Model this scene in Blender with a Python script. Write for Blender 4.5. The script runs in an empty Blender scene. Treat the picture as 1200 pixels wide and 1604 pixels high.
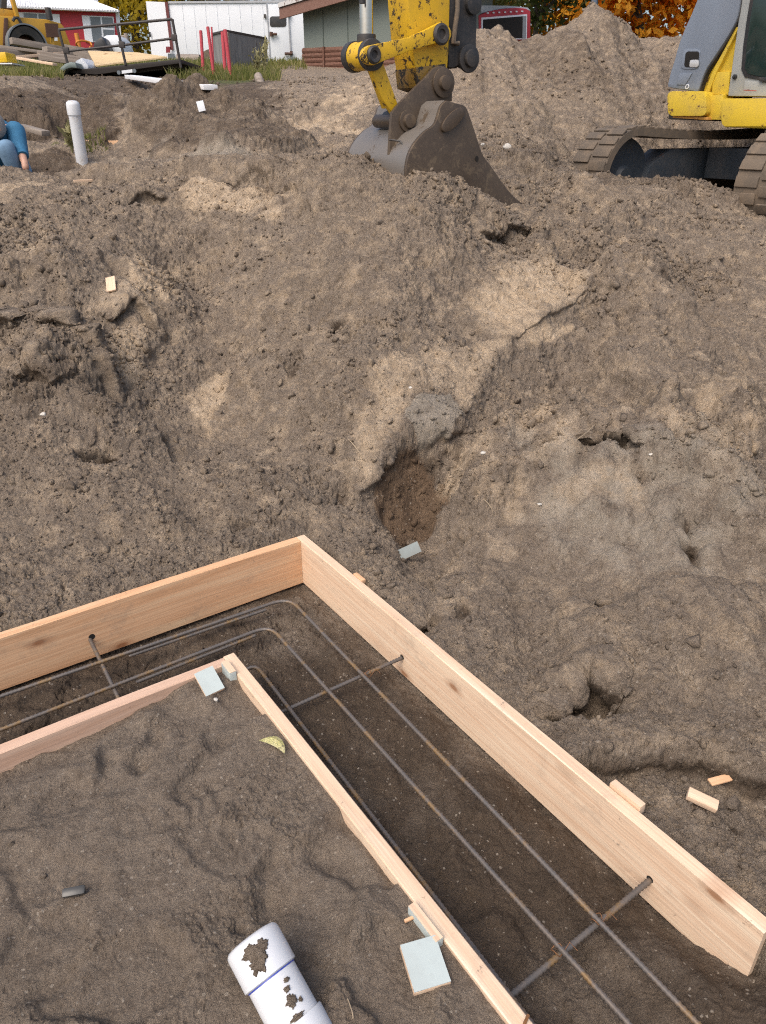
import bpy, bmesh, math, random
import numpy as np
from mathutils import Vector, Matrix

S = bpy.context.scene
COL = S.collection
R = math.radians
random.seed(7)

# ------------------------------------------------------------------ camera
FOC, CX, CY, PITCH, CAMZ = 1150.0, 600.0, 802.0, R(27.63), 1.5
cd = bpy.data.cameras.new("camera")
cam = bpy.data.objects.new("camera", cd)
COL.objects.link(cam)
cam.location = (0, 0, CAMZ)
cam.rotation_euler = (R(90) - PITCH, 0, 0)
cd.sensor_fit = 'VERTICAL'
cd.sensor_height = 24.0
cd.lens = 24.0 * FOC / 1604.0
cd.clip_start = 0.05
cd.clip_end = 2000
S.camera = cam

# ------------------------------------------------------------------ sky, sun, exposure
SUN_EL, SUN_AZ = R(54), R(-148)          # azimuth clockwise from +Y: over the left shoulder
W = bpy.data.worlds.new("World")
S.world = W
W.use_nodes = True
nt = W.node_tree
sky = nt.nodes.new('ShaderNodeTexSky')
sky.sky_type = 'NISHITA'
sky.sun_disc = False
sky.sun_elevation = SUN_EL
sky.sun_rotation = SUN_AZ
sky.air_density = 1.0
sky.dust_density = 5.0
sky.ozone_density = 0.6
nt.links.new(sky.outputs[0], nt.nodes['Background'].inputs[0])
nt.nodes['Background'].inputs[1].default_value = 0.15
ld = bpy.data.lights.new("sun", 'SUN')
sun = bpy.data.objects.new("sun", ld)
COL.objects.link(sun)
ld.energy = 1.05
ld.angle = R(38)
ld.color = (1.0, 0.95, 0.88)
sd = Vector((math.sin(SUN_AZ) * math.cos(SUN_EL), math.cos(SUN_AZ) * math.cos(SUN_EL), math.sin(SUN_EL)))
sun.rotation_euler = sd.to_track_quat('Z', 'Y').to_euler()
S.view_settings.view_transform = 'Standard'
S.view_settings.look = 'None'
S.view_settings.exposure = 0.54
S.view_settings.gamma = 1.0
S.view_settings.use_curve_mapping = False
S.cycles.use_denoising = False
S.cycles.filter_width = 1.15

# ------------------------------------------------------------------ measuring helpers (a sight line to a point in the place)
CP, SP = math.cos(PITCH), math.sin(PITCH)
def ray(px, py):
    u, v = (px - CX) / FOC, (CY - py) / FOC
    return np.array([u, CP + v * SP, -SP + v * CP])
def at(px, py, D):
    r = ray(px, py); t = D / r[1]
    return np.array([0, 0, CAMZ]) + r * t
def atz(px, py, z):
    r = ray(px, py); t = (z - CAMZ) / r[2]
    return np.array([0, 0, CAMZ]) + r * t
def atplane(px, py, p0, nn):
    r = ray(px, py); o = np.array([0, 0, CAMZ])
    t = np.dot(np.asarray(p0) - o, nn) / np.dot(r, nn)
    return o + r * t

# ------------------------------------------------------------------ noise on arrays
def _hash(ix, iy, iz, seed):
    h = (ix.astype(np.uint32) * np.uint32(374761393) + iy.astype(np.uint32) * np.uint32(668265263)
         + iz.astype(np.uint32) * np.uint32(2147483647 - 58) + np.uint32((seed * 974711) & 0xffffffff))
    h = (h ^ (h >> np.uint32(13))) * np.uint32(1274126177)
    h = (h ^ (h >> np.uint32(15))) * np.uint32(2246822519)
    return h ^ (h >> np.uint32(16))
def vnoise(P, scale, seed=0):
    """value noise in 3D, -1..1"""
    Q = P * scale
    I = np.floor(Q).astype(np.int32); F = (Q - I).astype(np.float32)
    F = F * F * F * (F * (F * 6 - 15) + 10)
    out = np.zeros(len(P), np.float32)
    for dx in (0, 1):
        wx = F[:, 0] if dx else 1 - F[:, 0]
        for dy in (0, 1):
            wy = F[:, 1] if dy else 1 - F[:, 1]
            for dz in (0, 1):
                wz = F[:, 2] if dz else 1 - F[:, 2]
                h = _hash(I[:, 0] + dx, I[:, 1] + dy, I[:, 2] + dz, seed)
                out += wx * wy * wz * (h.astype(np.float32) / 2147483648.0 - 1)
    return out
def fbm(P, scale, octaves, seed=0, gain=0.5):
    o = np.zeros(len(P), np.float32); a = 1.0
    for k in range(octaves):
        o += a * vnoise(P + k * 17.3, scale, seed + k); scale *= 2.03; a *= gain
    return o
def lumps(P, cell, seed, fill=0.6):
    """half-ball crumbs of random size, 0..1 (height over cell/2)"""
    Q = P / cell
    I = np.floor(Q - 0.5).astype(np.int32)
    out = np.zeros(len(P), np.float32)
    for dx in (0, 1):
        for dy in (0, 1):
            for dz in (0, 1):
                ix, iy, iz = I[:, 0] + dx, I[:, 1] + dy, I[:, 2] + dz
                h = _hash(ix, iy, iz, seed)
                rx = (h & np.uint32(255)).astype(np.float32) / 255
                ry = ((h >> np.uint32(8)) & np.uint32(255)).astype(np.float32) / 255
                rz = ((h >> np.uint32(16)) & np.uint32(255)).astype(np.float32) / 255
                rr = ((h >> np.uint32(24)) & np.uint32(255)).astype(np.float32) / 255
                rad = np.where(rr < fill, 0.16 + 0.34 * (rr / fill) ** 2, 0.0).astype(np.float32)
                d2 = ((Q[:, 0] - ix - 0.3 - 0.4 * rx) ** 2 + (Q[:, 1] - iy - 0.3 - 0.4 * ry) ** 2
                      + (Q[:, 2] - iz - 0.3 - 0.4 * rz) ** 2)
                out = np.maximum(out, np.sqrt(np.maximum(rad * rad - d2, 0)) * 2)
    return out
def sstep(a, b, x):
    t = np.clip((x - a) / (b - a), 0, 1)
    return t * t * (3 - 2 * t)

# ------------------------------------------------------------------ object helpers
def tag(o, label=None, cat=None, group=None, kind=None):
    if label: o['label'] = label
    if cat: o['category'] = cat
    if group: o['group'] = group
    if kind: o['kind'] = kind
    return o
def empty(name, loc, label, cat, group=None):
    o = bpy.data.objects.new(name, None)
    COL.objects.link(o)
    o.location = Vector(tuple(float(v) for v in loc))
    o.empty_display_size = 0.1
    return tag(o, label, cat, group)
def wloc(o):
    v = Vector((0, 0, 0))
    while o is not None:
        v = v + o.location; o = o.parent
    return v
def copy_tree(o, parent=None):
    c = o.copy(); COL.objects.link(c); c.parent = parent
    for ch in [x for x in bpy.data.objects if x.parent == o]:
        copy_tree(ch, c)
    return c

class MB:
    """collects shapes given in world (or local) coordinates; build() links them as ONE mesh object"""
    def __init__(self): self.bm = bmesh.new()
    def _v(self, p): return self.bm.verts.new((float(p[0]), float(p[1]), float(p[2])))
    def face(self, pts): 
        return self.bm.faces.new([self._v(p) for p in pts])
    def prism(self, pts, off):
        """closed outline pts, extruded by vector off"""
        off = np.asarray(off, float)
        a = [self._v(p) for p in pts]; b = [self._v(np.asarray(p) + off) for p in pts]
        n = len(a)
        self.bm.faces.new(a); self.bm.faces.new(list(reversed(b)))
        for i in range(n):
            self.bm.faces.new((a[i], b[i], b[(i + 1) % n], a[(i + 1) % n]))
    def box(self, c, ax, ay, az, sx, sy, sz):
        """box centred at c with axes and full sizes"""
        c, ax, ay, az = [np.asarray(q, float) for q in (c, ax, ay, az)]
        p = [c + ax * (i * sx / 2) + ay * (j * sy / 2) - az * (sz / 2) for i, j in ((-1, -1), (1, -1), (1, 1), (-1, 1))]
        self.prism(p, az * sz)
    def abox(self, x0, x1, y0, y1, z0, z1):
        self.box(((x0 + x1) / 2, (y0 + y1) / 2, (z0 + z1) / 2), (1, 0, 0), (0, 1, 0), (0, 0, 1), x1 - x0, y1 - y0, z1 - z0)
    def tube(self, path, rad, seg=12, caps=True, sx=1.0):
        """round tube along a list of points; rad a number or a list"""
        path = [Vector(tuple(float(v) for v in p)) for p in path]
        n = len(path); rads = rad if isinstance(rad, (list, tuple)) else [rad] * n
        t = (path[1] - path[0]).normalized()
        u = t.orthogonal().normalized()
        rings = []
        for i in range(n):
            t = ((path[min(i + 1, n - 1)] - path[max(i - 1, 0)])).normalized()
            u = (u - t * u.dot(t)).normalized(); w = t.cross(u)
            rings.append([self.bm.verts.new(path[i] + (u * math.cos(2 * math.pi * k / seg) * sx + w * math.sin(2 * math.pi * k / seg)) * rads[i]) for k in range(seg)])
        for i in range(n - 1):
            for k in range(seg):
                self.bm.faces.new((rings[i][k], rings[i][(k + 1) % seg], rings[i + 1][(k + 1) % seg], rings[i + 1][k]))
        if caps:
            self.bm.faces.new(list(reversed(rings[0]))); self.bm.faces.new(rings[-1])
    def disc(self, c, axis, rad, th, seg=28, inner=0.0):
        c = np.asarray(c, float); axis = np.asarray(axis, float) / np.linalg.norm(axis)
        if inner <= 0:
            self.tube([c, c + axis * th], rad, seg)
        else:
            self.lathe(c, axis, [(inner, 0), (rad, 0), (rad, th), (inner, th)], seg, closed=True)
    def lathe(self, c, axis, prof, seg=28, closed=False):
        """profile of (radius, height along axis)"""
        c = Vector(tuple(float(v) for v in c)); a = Vector(tuple(float(v) for v in axis)).normalized()
        u = a.orthogonal().normalized(); w = a.cross(u)
        rings = []
        for r_, h in prof:
            if r_ < 1e-6: rings.append([self.bm.verts.new(c + a * h)])
            else: rings.append([self.bm.verts.new(c + a * h + (u * math.cos(2 * math.pi * k / seg) + w * math.sin(2 * math.pi * k / seg)) * r_) for k in range(seg)])
        m = len(rings)
        for i in range(m if closed else m - 1):
            A, B = rings[i], rings[(i + 1) % m]
            for k in range(seg):
                k2 = (k + 1) % seg
                if len(A) == 1 and len(B) == 1: continue
                if len(A) == 1: self.bm.faces.new((A[0], B[k2], B[k]))
                elif len(B) == 1: self.bm.faces.new((A[k], A[k2], B[0]))
                else: self.bm.faces.new((A[k], A[k2], B[k2], B[k]))
    def blob(self, c, r3, seed=0, rough=0.25, sub=2, rotz=0.0):
        rr = random.Random(seed)
        d = bmesh.ops.create_icosphere(self.bm, subdivisions=sub, radius=1.0)
        ph = [rr.uniform(0, 6.28) for _ in range(6)]
        cz, sz = math.cos(rotz), math.sin(rotz)
        for v in d['verts']:
            p = v.co
            k = 1 + rough * (math.sin(3.1 * p.x + ph[0]) * math.sin(2.7 * p.y + ph[1]) + 0.6 * math.sin(5.3 * p.z + ph[2] + 2 * p.x) + 0.4 * math.sin(7.7 * p.y + ph[3] + 3 * p.z))
            q = Vector((p.x * r3[0] * k, p.y * r3[1] * k, p.z * r3[2] * k))
            v.co = Vector((q.x * cz - q.y * sz + c[0], q.x * sz + q.y * cz + c[1], q.z + c[2]))
    def build(self, name, mat, parent=None, bevel=0.0, smooth=35, seg=2, world=True):
        bm = self.bm
        bmesh.ops.recalc_face_normals(bm, faces=bm.faces)
        if bevel > 0:
            es = [e for e in bm.edges if len(e.link_faces) == 2 and e.calc_face_angle(0) > R(28)]
            if es: bmesh.ops.bevel(bm, geom=es, offset=bevel, segments=seg, profile=0.6, affect='EDGES', clamp_overlap=True)
        if parent is not None and world:
            bmesh.ops.translate(bm, verts=bm.verts, vec=-wloc(parent))
        me = bpy.data.meshes.new(name)
        bm.to_mesh(me); bm.free()
        if smooth:
            me.polygons.foreach_set('use_smooth', [True] * len(me.polygons))
            try: me.set_sharp_from_angle(angle=R(smooth))
            except Exception: pass
        o = bpy.data.objects.new(name, me)
        if mat is not None: me.materials.append(mat)
        COL.objects.link(o)
        o.parent = parent
        return o
    def thing(self, name, mat, loc, label, cat, group=None, **k):
        """a thing that is one mesh, its origin moved to loc"""
        bmesh.ops.translate(self.bm, verts=self.bm.verts, vec=-Vector(tuple(float(v) for v in loc)))
        o = self.build(name, mat, None, **k)
        o.location = tuple(float(v) for v in loc)
        return tag(o, label, cat, group)

# ------------------------------------------------------------------ materials
class NT:
    def __init__(self, name):
        self.m = bpy.data.materials.new(name); self.m.use_nodes = True
        self.t = self.m.node_tree
        self.b = self.t.nodes['Principled BSDF']
        self.tc = self.t.nodes.new('ShaderNodeTexCoord').outputs['Object']
    def n(self, typ, **k):
        q = self.t.nodes.new(typ)
        for a, b in k.items(): setattr(q, a, b)
        return q
    def l(self, a, b): self.t.links.new(a, b)
    def map(self, scale=(1, 1, 1), rot=(0, 0, 0), src=None, loc=(0, 0, 0)):
        q = self.n('ShaderNodeMapping'); q.inputs['Scale'].default_value = scale; q.inputs['Rotation'].default_value = rot
        q.inputs['Location'].default_value = loc
        self.l(src or self.tc, q.inputs['Vector']); return q.outputs[0]
    def noise(self, scale, detail=4, rough=0.55, vec=None, dist=0.0):
        q = self.n('ShaderNodeTexNoise'); q.inputs['Scale'].default_value = scale; q.inputs['Detail'].default_value = detail
        q.inputs['Roughness'].default_value = rough; q.inputs['Distortion'].default_value = dist
        self.l(vec or self.tc, q.inputs['Vector']); return q.outputs['Fac']
    def vor(self, scale, vec=None, feature='F1', out='Distance'):
        q = self.n('ShaderNodeTexVoronoi'); q.feature = feature; q.inputs['Scale'].default_value = scale
        self.l(vec or self.tc, q.inputs['Vector']); return q.outputs[out]
    def ramp(self, fac, stops, interp='LINEAR'):
        q = self.n('ShaderNodeValToRGB'); e = q.color_ramp.elements; q.color_ramp.interpolation = interp
        while len(e) < len(stops): e.new(0.5)
        for s, (p, c) in zip(e, stops):
            s.position = p; s.color = tuple(c) + (1,) if hasattr(c, '__len__') else (c, c, c, 1)
        self.l(fac, q.inputs[0]); return q.outputs[0]
    def mix(self, fac, a, b, mode='MIX'):
        q = self.n('ShaderNodeMix'); q.data_type = 'RGBA'; q.blend_type = mode
        for s, v in ((q.inputs[0], fac), (q.inputs[6], a), (q.inputs[7], b)):
            if isinstance(v, (int, float)): s.default_value = v
            elif isinstance(v, tuple): s.default_value = v + (1,)
            else: self.l(v, s)
        return q.outputs[2]
    def math(self, op, a, b=0.0):
        q = self.n('ShaderNodeMath'); q.operation = op
        for s, v in ((q.inputs[0], a), (q.inputs[1], b)):
            if isinstance(v, (int, float)): s.default_value = v
            else: self.l(v, s)
        return q.outputs[0]
    def attr(self, name):
        q = self.n('ShaderNodeAttribute'); q.attribute_name = name; return q.outputs['Fac']
    def bump(self, h, strength=0.4, dist=0.01, prev=None):
        q = self.n('ShaderNodeBump'); q.inputs['Strength'].default_value = strength; q.inputs['Distance'].default_value = dist
        self.l(h, q.inputs['Height'])
        if prev is not None: self.l(prev, q.inputs['Normal'])
        return q.outputs[0]
    def done(self, col, rough=0.6, metal=0.0, normal=None, spec=0.5):
        b = self.b
        if isinstance(col, tuple): b.inputs['Base Color'].default_value = col + (1,)
        else: self.l(col, b.inputs['Base Color'])
        if isinstance(rough, (int, float)): b.inputs['Roughness'].default_value = rough
        else: self.l(rough, b.inputs['Roughness'])
        if isinstance(metal, (int, float)): b.inputs['Metallic'].default_value = metal
        else: self.l(metal, b.inputs['Metallic'])
        b.inputs['Specular IOR Level'].default_value = spec
        if normal is not None: self.l(normal, b.inputs['Normal'])
        return self.m

def soil_mat(name='soil'):
    q = NT(name)
    n1 = q.noise(1.7, 6, 0.6); n2 = q.noise(14, 6, 0.65); n3 = q.noise(90, 4, 0.7); n4 = q.noise(420, 2, 0.6)
    base = q.ramp(n1, [(0.30, (0.154, 0.120, 0.088)), (0.5, (0.198, 0.156, 0.118)), (0.72, (0.241, 0.195, 0.150))])
    base = q.mix(0.55, base, q.ramp(n2, [(0.3, (0.126, 0.096, 0.070)), (0.5, (0.198, 0.156, 0.118)), (0.75, (0.270, 0.220, 0.169))]))
    base = q.mix(q.ramp(n3, [(0.35, 0.0), (0.75, 0.6)]), base, (0.266, 0.216, 0.167))
    nm_ = q.noise(42, 9, 0.82)
    base = q.mix(q.ramp(nm_, [(0.40, 0.45), (0.49, 0.0)]), base, (0.082, 0.060, 0.043))
    base = q.mix(q.ramp(nm_, [(0.54, 0.0), (0.66, 0.5)]), base, (0.310, 0.255, 0.199))
    base = q.mix(q.ramp(n4, [(0.40, 0.45), (0.5, 0.0)]), base, (0.082, 0.063, 0.050))
    # pale sand where the lighter subsoil shows
    nb = q.noise(9, 6, 0.7)
    tanf = q.ramp(q.math('ADD', q.attr('tan'), q.math('MULTIPLY', q.math('SUBTRACT', nb, 0.5), 1.1)), [(0.32, 0.0), (0.68, 1.0)])
    sand = q.ramp(n2, [(0.3, (0.381, 0.286, 0.191)), (0.55, (0.508, 0.396, 0.276)), (0.8, (0.622, 0.508, 0.381))])
    sand = q.mix(q.ramp(n4, [(0.42, 0.35), (0.52, 0.0)]), sand, (0.184, 0.128, 0.080))
    base = q.mix(q.math('MULTIPLY', tanf, 0.9), base, sand)
    # grey crust; also the lighter relief painted on the right mound
    gf = q.ramp(q.math('ADD', q.attr('grey'), q.math('MULTIPLY', q.math('SUBTRACT', nb, 0.5), 0.9)), [(0.4, 0.0), (0.6, 1.0)])
    base = q.mix(q.math('MULTIPLY', gf, 0.8), base, q.ramp(n2, [(0.3, (0.232, 0.201, 0.160)), (0.7, (0.320, 0.279, 0.229))]))
    # damp dark earth; also shade painted in pits and crevices
    df = q.ramp(q.math('ADD', q.attr('damp_shade'), q.math('MULTIPLY', q.math('SUBTRACT', q.noise(6, 6, 0.7), 0.5), 1.0)), [(0.32, 0.0), (0.72, 1.0)])
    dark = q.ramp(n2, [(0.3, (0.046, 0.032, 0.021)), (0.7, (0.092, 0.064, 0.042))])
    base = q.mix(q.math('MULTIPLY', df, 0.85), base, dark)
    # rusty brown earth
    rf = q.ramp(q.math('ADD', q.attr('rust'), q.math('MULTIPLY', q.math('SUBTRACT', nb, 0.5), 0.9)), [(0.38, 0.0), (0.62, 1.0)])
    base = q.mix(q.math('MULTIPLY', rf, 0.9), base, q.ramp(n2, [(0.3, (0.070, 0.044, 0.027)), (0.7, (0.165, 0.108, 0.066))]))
    # turf
    tf = q.ramp(q.math('ADD', q.attr('turf'), q.math('MULTIPLY', q.math('SUBTRACT', nb, 0.5), 1.0)), [(0.4, 0.0), (0.6, 1.0)])
    base = q.mix(tf, base, q.ramp(n2, [(0.3, (0.048, 0.057, 0.018)), (0.7, (0.114, 0.114, 0.040))]))
    # pale grains
    gr = q.vor(190, out='Color')
    sep = q.n('ShaderNodeSeparateColor'); q.l(gr, sep.inputs[0])
    base = q.mix(q.ramp(sep.outputs[0], [(0.985, 0.0), (0.992, 0.7)]), base, (0.370, 0.317, 0.255))
    nrm = q.bump(q.noise(60, 8, 0.8), 0.9, 0.015)
    nrm = q.bump(n3, 0.8, 0.006, nrm)
    nrm = q.bump(n4, 0.7, 0.0018, nrm)
    return q.done(base, q.ramp(df, [(0.0, 0.95), (1.0, 0.78)]), 0, nrm, 0.25)

def wood_mat(name, tone, dark, axis=0, pale=None, grain=1.0):
    """sawn lumber: grain lines along a local axis, knots, smudges"""
    q = NT(name)
    sc = [14.0, 14.0, 14.0]; sc[axis] = 0.55
    v = q.map(tuple(sc))
    n = q.noise(2.6, 5, 0.62, v, 1.3)
    sc2 = [120.0, 120.0, 120.0]; sc2[axis] = 2.2
    f = q.noise(1.6, 3, 0.6, q.map(tuple(sc2)), 0.4)
    c = q.ramp(n, [(0.28, dark), (0.48, tone), (0.72, pale or tuple(min(1, t * 1.16) for t in tone))])
    c = q.mix(q.math('MULTIPLY', q.ramp(f, [(0.38, 0.55), (0.55, 0.0)]), grain), c, tuple(t * 0.72 for t in tone))
    # knots
    sk = [8.0, 8.0, 8.0]; sk[axis] = 3.4; sk[1 if axis == 0 else 0] = 0.15
    kd = q.vor(1.0, q.map(tuple(sk), loc=(3.1, 1.7, 0.4)))
    kn = q.math('ADD', kd, q.math('MULTIPLY', q.math('SUBTRACT', q.noise(20, 3), 0.5), 0.06))
    c = q.mix(q.ramp(kn, [(0.06, 0.9), (0.10, 0.4), (0.2, 0.0)]), c, (tone[0] * 0.42, tone[1] * 0.28, tone[2] * 0.2))
    # dirt smears
    d = q.noise(7, 7, 0.75)
    c = q.mix(q.ramp(d, [(0.55, 0.0), (0.68, 0.34)]), c, (0.27, 0.21, 0.16))
    d2 = q.noise(26, 5, 0.8)
    c = q.mix(q.ramp(d2, [(0.625, 0.0), (0.67, 0.6)]), c, (0.19, 0.145, 0.112))
    nr = q.bump(f, 0.35, 0.002)
    nr = q.bump(n, 0.2, 0.003, nr)
    return q.done(c, 0.78, 0, nr, 0.25)

def paint_mat(name, col, rough=0.5, chip=None, amount=0.5, dirt=0.3, scale=6.0, metal=0.0, dirtcol=(0.19, 0.15, 0.12)):
    """painted or plain surface with chips and dust"""
    q = NT(name)
    n = q.noise(scale, 8, 0.72, dist=0.4); n2 = q.noise(scale * 0.5, 6, 0.65); fine = q.noise(scale * 9, 4, 0.7)
    c = q.mix(q.ramp(n2, [(0.3, 0.0), (0.8, 0.35)]), col, tuple(v * 0.78 for v in col))
    c = q.mix(q.math('MULTIPLY', q.ramp(n2, [(0.45, 0.0), (0.75, 1.0)]), dirt), c, dirtcol)
    c = q.mix(q.math('MULTIPLY', q.ramp(fine, [(0.5, 0.0), (0.75, 1.0)]), dirt * 0.7), c, dirtcol)
    if chip:
        t = 0.66 - 0.18 * amount
        k = q.ramp(q.math('ADD', q.math('MULTIPLY', n, 0.8), q.math('MULTIPLY', fine, 0.2)), [(t, 0.0), (t + 0.02, 1.0)])
        c = q.mix(k, c, q.mix(fine, chip, tuple(v * 0.4 for v in chip)))
    nr = q.bump(fine, 0.12, 0.003)
    return q.done(c, q.ramp(n2, [(0.2, max(0.05, rough - 0.1)), (0.8, min(1, rough + 0.2))]), metal, nr)

def plain_mat(name, col, rough=0.6, metal=0.0, var=0.2, scale=8.0, spec=0.5):
    q = NT(name)
    n = q.noise(scale, 5, 0.65)
    c = q.mix(q.ramp(n, [(0.3, 0.0), (0.75, 1.0)]), tuple(v * (1 - var) for v in col), tuple(min(1, v * (1 + var * 0.5)) for v in col))
    return q.done(c, rough, metal, q.bump(q.noise(scale * 8, 3), 0.1, 0.002), spec)

M = {}
M['soil'] = soil_mat()
M['board'] = wood_mat('fresh fir board', (0.68, 0.41, 0.235), (0.55, 0.30, 0.155), 0, (0.72, 0.51, 0.32), 0.8)
M['board_pale'] = wood_mat('pale fir board', (0.71, 0.52, 0.365), (0.61, 0.405, 0.265), 0, (0.76, 0.63, 0.47), 0.8)
M['old_wood'] = wood_mat('weathered grey wood', (0.25, 0.21, 0.175), (0.15, 0.12, 0.10), 0, (0.36, 0.32, 0.28))
M['grey_ply'] = wood_mat('silvered plywood', (0.20, 0.20, 0.20), (0.11, 0.11, 0.115), 2, (0.30, 0.30, 0.295), 1.0)
M['ply'] = wood_mat('clean plywood', (0.58, 0.43, 0.24), (0.50, 0.36, 0.19), 0, (0.66, 0.52, 0.32), 0.5)
M['pvc'] = None
M['yellow'] = paint_mat('worn yellow paint', (0.66, 0.40, 0.012), 0.45, (0.05, 0.03, 0.02), 0.62, 0.16, 15.0)
M['yellow_clean'] = paint_mat('yellow paint with dust', (0.68, 0.47, 0.03), 0.45, (0.16, 0.07, 0.03), 0.42, 0.30, 7.0)
M['black_steel'] = paint_mat('dark steel', (0.022, 0.023, 0.025), 0.5, (0.07, 0.06, 0.05), 0.3, 0.3, 7.0)
M['bucket_steel'] = paint_mat('dirty bucket steel', (0.078, 0.057, 0.041), 0.42, (0.20, 0.148, 0.098), 0.55, 0.55, 6.0, 0.15, (0.165, 0.122, 0.082))
M['shiny_steel'] = paint_mat('soil polished steel', (0.23, 0.208, 0.185), 0.40, (0.19, 0.142, 0.10), 0.45, 0.35, 6.0, 0.45)
M['chrome'] = plain_mat('chrome rod', (0.62, 0.6, 0.58), 0.16, 1.0, 0.15)
M['grey_body'] = paint_mat('blue grey plastic', (0.20, 0.235, 0.29), 0.42, (0.36, 0.38, 0.40), 0.02, 0.14, 4.0)
M['cab_grey'] = paint_mat('light grey cab paint', (0.37, 0.38, 0.36), 0.45, (0.16, 0.07, 0.03), 0.12, 0.2, 6.0)
M['rubber'] = paint_mat('dusty rubber', (0.115, 0.092, 0.070), 0.9, (0.23, 0.175, 0.125), 0.8, 0.8, 7.0, 0.0, (0.20, 0.152, 0.108))
M['track_frame'] = paint_mat('blue black track frame', (0.028, 0.038, 0.05), 0.5, (0.22, 0.095, 0.05), 0.28, 0.25, 5.0)
M['glass_dark'] = plain_mat('green tinted glass', (0.012, 0.03, 0.028), 0.06, 0.0, 0.3, 2.0, 0.8)
M['white_paint'] = paint_mat('white paint', (0.72, 0.75, 0.79), 0.5, (0.4, 0.4, 0.4), 0.03, 0.06, 1.2)
M['rebar'] = None
# pipe plastic and rebar steel
def pvc_mat():
    q = NT('white pvc')
    n = q.noise(5, 7, 0.7); f = q.noise(60, 4, 0.7)
    c = q.mix(q.ramp(n, [(0.5, 0.0), (0.8, 0.35)]), (0.62, 0.635, 0.655), (0.44, 0.43, 0.38))
    c = q.mix(q.ramp(q.noise(9, 8, 0.8), [(0.54, 0.0), (0.66, 0.75)]), c, (0.40, 0.34, 0.28))
    return q.done(c, 0.33, 0, q.bump(f, 0.05, 0.001))
def rebar_mat():
    q = NT('mill scale rebar')
    n = q.noise(7, 5, 0.7); f = q.noise(70, 3, 0.6)
    c = q.ramp(n, [(0.30, (0.10, 0.098, 0.098)), (0.52, (0.145, 0.125, 0.11)), (0.60, (0.24, 0.15, 0.065)), (0.72, (0.10, 0.13, 0.15))])
    c = q.mix(q.ramp(f, [(0.45, 0.0), (0.7, 0.5)]), c, (0.21, 0.165, 0.13))
    return q.done(c, 0.55, 0.35, q.bump(f, 0.2, 0.002))
M['pvc'] = pvc_mat()
M['rebar'] = rebar_mat()

# ------------------------------------------------------------------ footing form: axes and sizes
FA = np.array([math.sin(R(34.6)), -math.cos(R(34.6)), 0.0])     # along the long outer board, towards the camera
FB = np.array([-math.cos(R(34.6)), -math.sin(R(34.6)), 0.0])    # along the other outer board, to the left
C0 = atz(471, 847, 0.0)                                          # inner top corner of the outer form
TH = 0.038
def fl(p):
    d = np.asarray(p) - C0
    return float(np.dot(d, FA)), float(np.dot(d, FB))
def fw(sa, sb, z=0.0):
    return C0 + FA * sa + FB * sb + np.array([0, 0, z])
IN_A, IN_B = fl(atz(367, 1022, -0.01))                           # outer corner of the inner form
END_A = fl(atz(1197, 1462, 0.0))[0]                              # where the long board stops
HB = 0.205                                                       # board height
print('inner corner', IN_A, IN_B, 'long board', END_A, 'C0', C0)

# ------------------------------------------------------------------ ground: heights at measured points
ORG = np.array([0.0, -0.6])
CP_ = []
def g(px, py, D): 
    p = at(px, py, D); CP_.append(p)
def gz(px, py, z): CP_.append(atz(px, py, z))
def gw(x, y, z): CP_.append(np.array([x, y, z], float))
for px in (0, 150, 300):
    dz = {0: 0, 150: 0, 300: -40}[px]
    gz(px, 960 + int(-0.3 * px), 0.0)
g(0, 850, 2.55); g(0, 750, 2.95); g(0, 650, 3.4); g(0, 550, 3.9); g(0, 450, 4.5); g(0, 380, 4.95); g(0, 330, 5.45); g(0, 300, 5.9); g(0, 276, 6.6)
g(150, 850, 2.55); g(150, 750, 2.92); g(150, 650, 3.35); g(150, 550, 3.9); g(150, 450, 4.45); g(150, 380, 4.95); g(150, 330, 5.4); g(150, 290, 6.1); g(150, 262, 7.3)
g(300, 800, 2.75); g(300, 700, 3.2); g(300, 600, 3.75); g(300, 500, 4.35); g(300, 400, 5.0); g(300, 340, 5.55); g(300, 285, 5.85); g(300, 258, 6.5); g(260, 245, 7.2)
g(450, 830, 2.66); g(450, 750, 2.95); g(450, 650, 3.4); g(450, 550, 3.9); g(450, 450, 4.4); g(450, 370, 4.9); g(450, 320, 5.3); g(440, 282, 5.9); g(430, 245, 7.4)
g(600, 800, 2.84); g(600, 700, 3.15); g(600, 600, 3.6); g(600, 500, 4.1); g(600, 400, 4.6); g(600, 320, 5.0); g(600, 282, 5.25); g(560, 262, 5.7); g(520, 268, 5.7)
g(680, 298, 5.1); g(740, 306, 5.3); g(800, 330, 5.45)
gz(560, 900, 0.0); gz(640, 960, -0.02); gz(700, 930, 0.0); g(750, 800, 2.75); g(750, 700, 3.1); g(750, 600, 3.6); g(750, 500, 4.2); g(750, 420, 4.7); g(760, 362, 5.15)
g(850, 374, 5.35); g(900, 420, 4.9); g(900, 500, 4.35); g(900, 600, 3.65); g(900, 700, 3.05); g(900, 800, 2.65); g(900, 900, 2.3); gz(880, 1010, 0.0); gz(860, 1080, -0.03)
g(1050, 450, 4.75); g(1050, 550, 4.0); g(1050, 650, 3.35); g(1050, 750, 2.8); g(1050, 850, 2.35); g(1050, 950, 2.0); g(1050, 1050, 1.75); gz(1040, 1160, -0.01); gz(1030, 1240, -0.03)
for px in (1200, 1500):
    g(px, 450, 4.8); g(px, 550, 4.0); g(px, 650, 3.3); g(px, 750, 2.75); g(px, 850, 2.3); g(px, 950, 1.95); g(px, 1050, 1.7)
gz(1200, 1160, 0.0); gz(1200, 1240, -0.03); gz(1200, 1350, -0.04); gz(1330, 1300, 0.0); gz(1330, 1500, 0.0)
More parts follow.
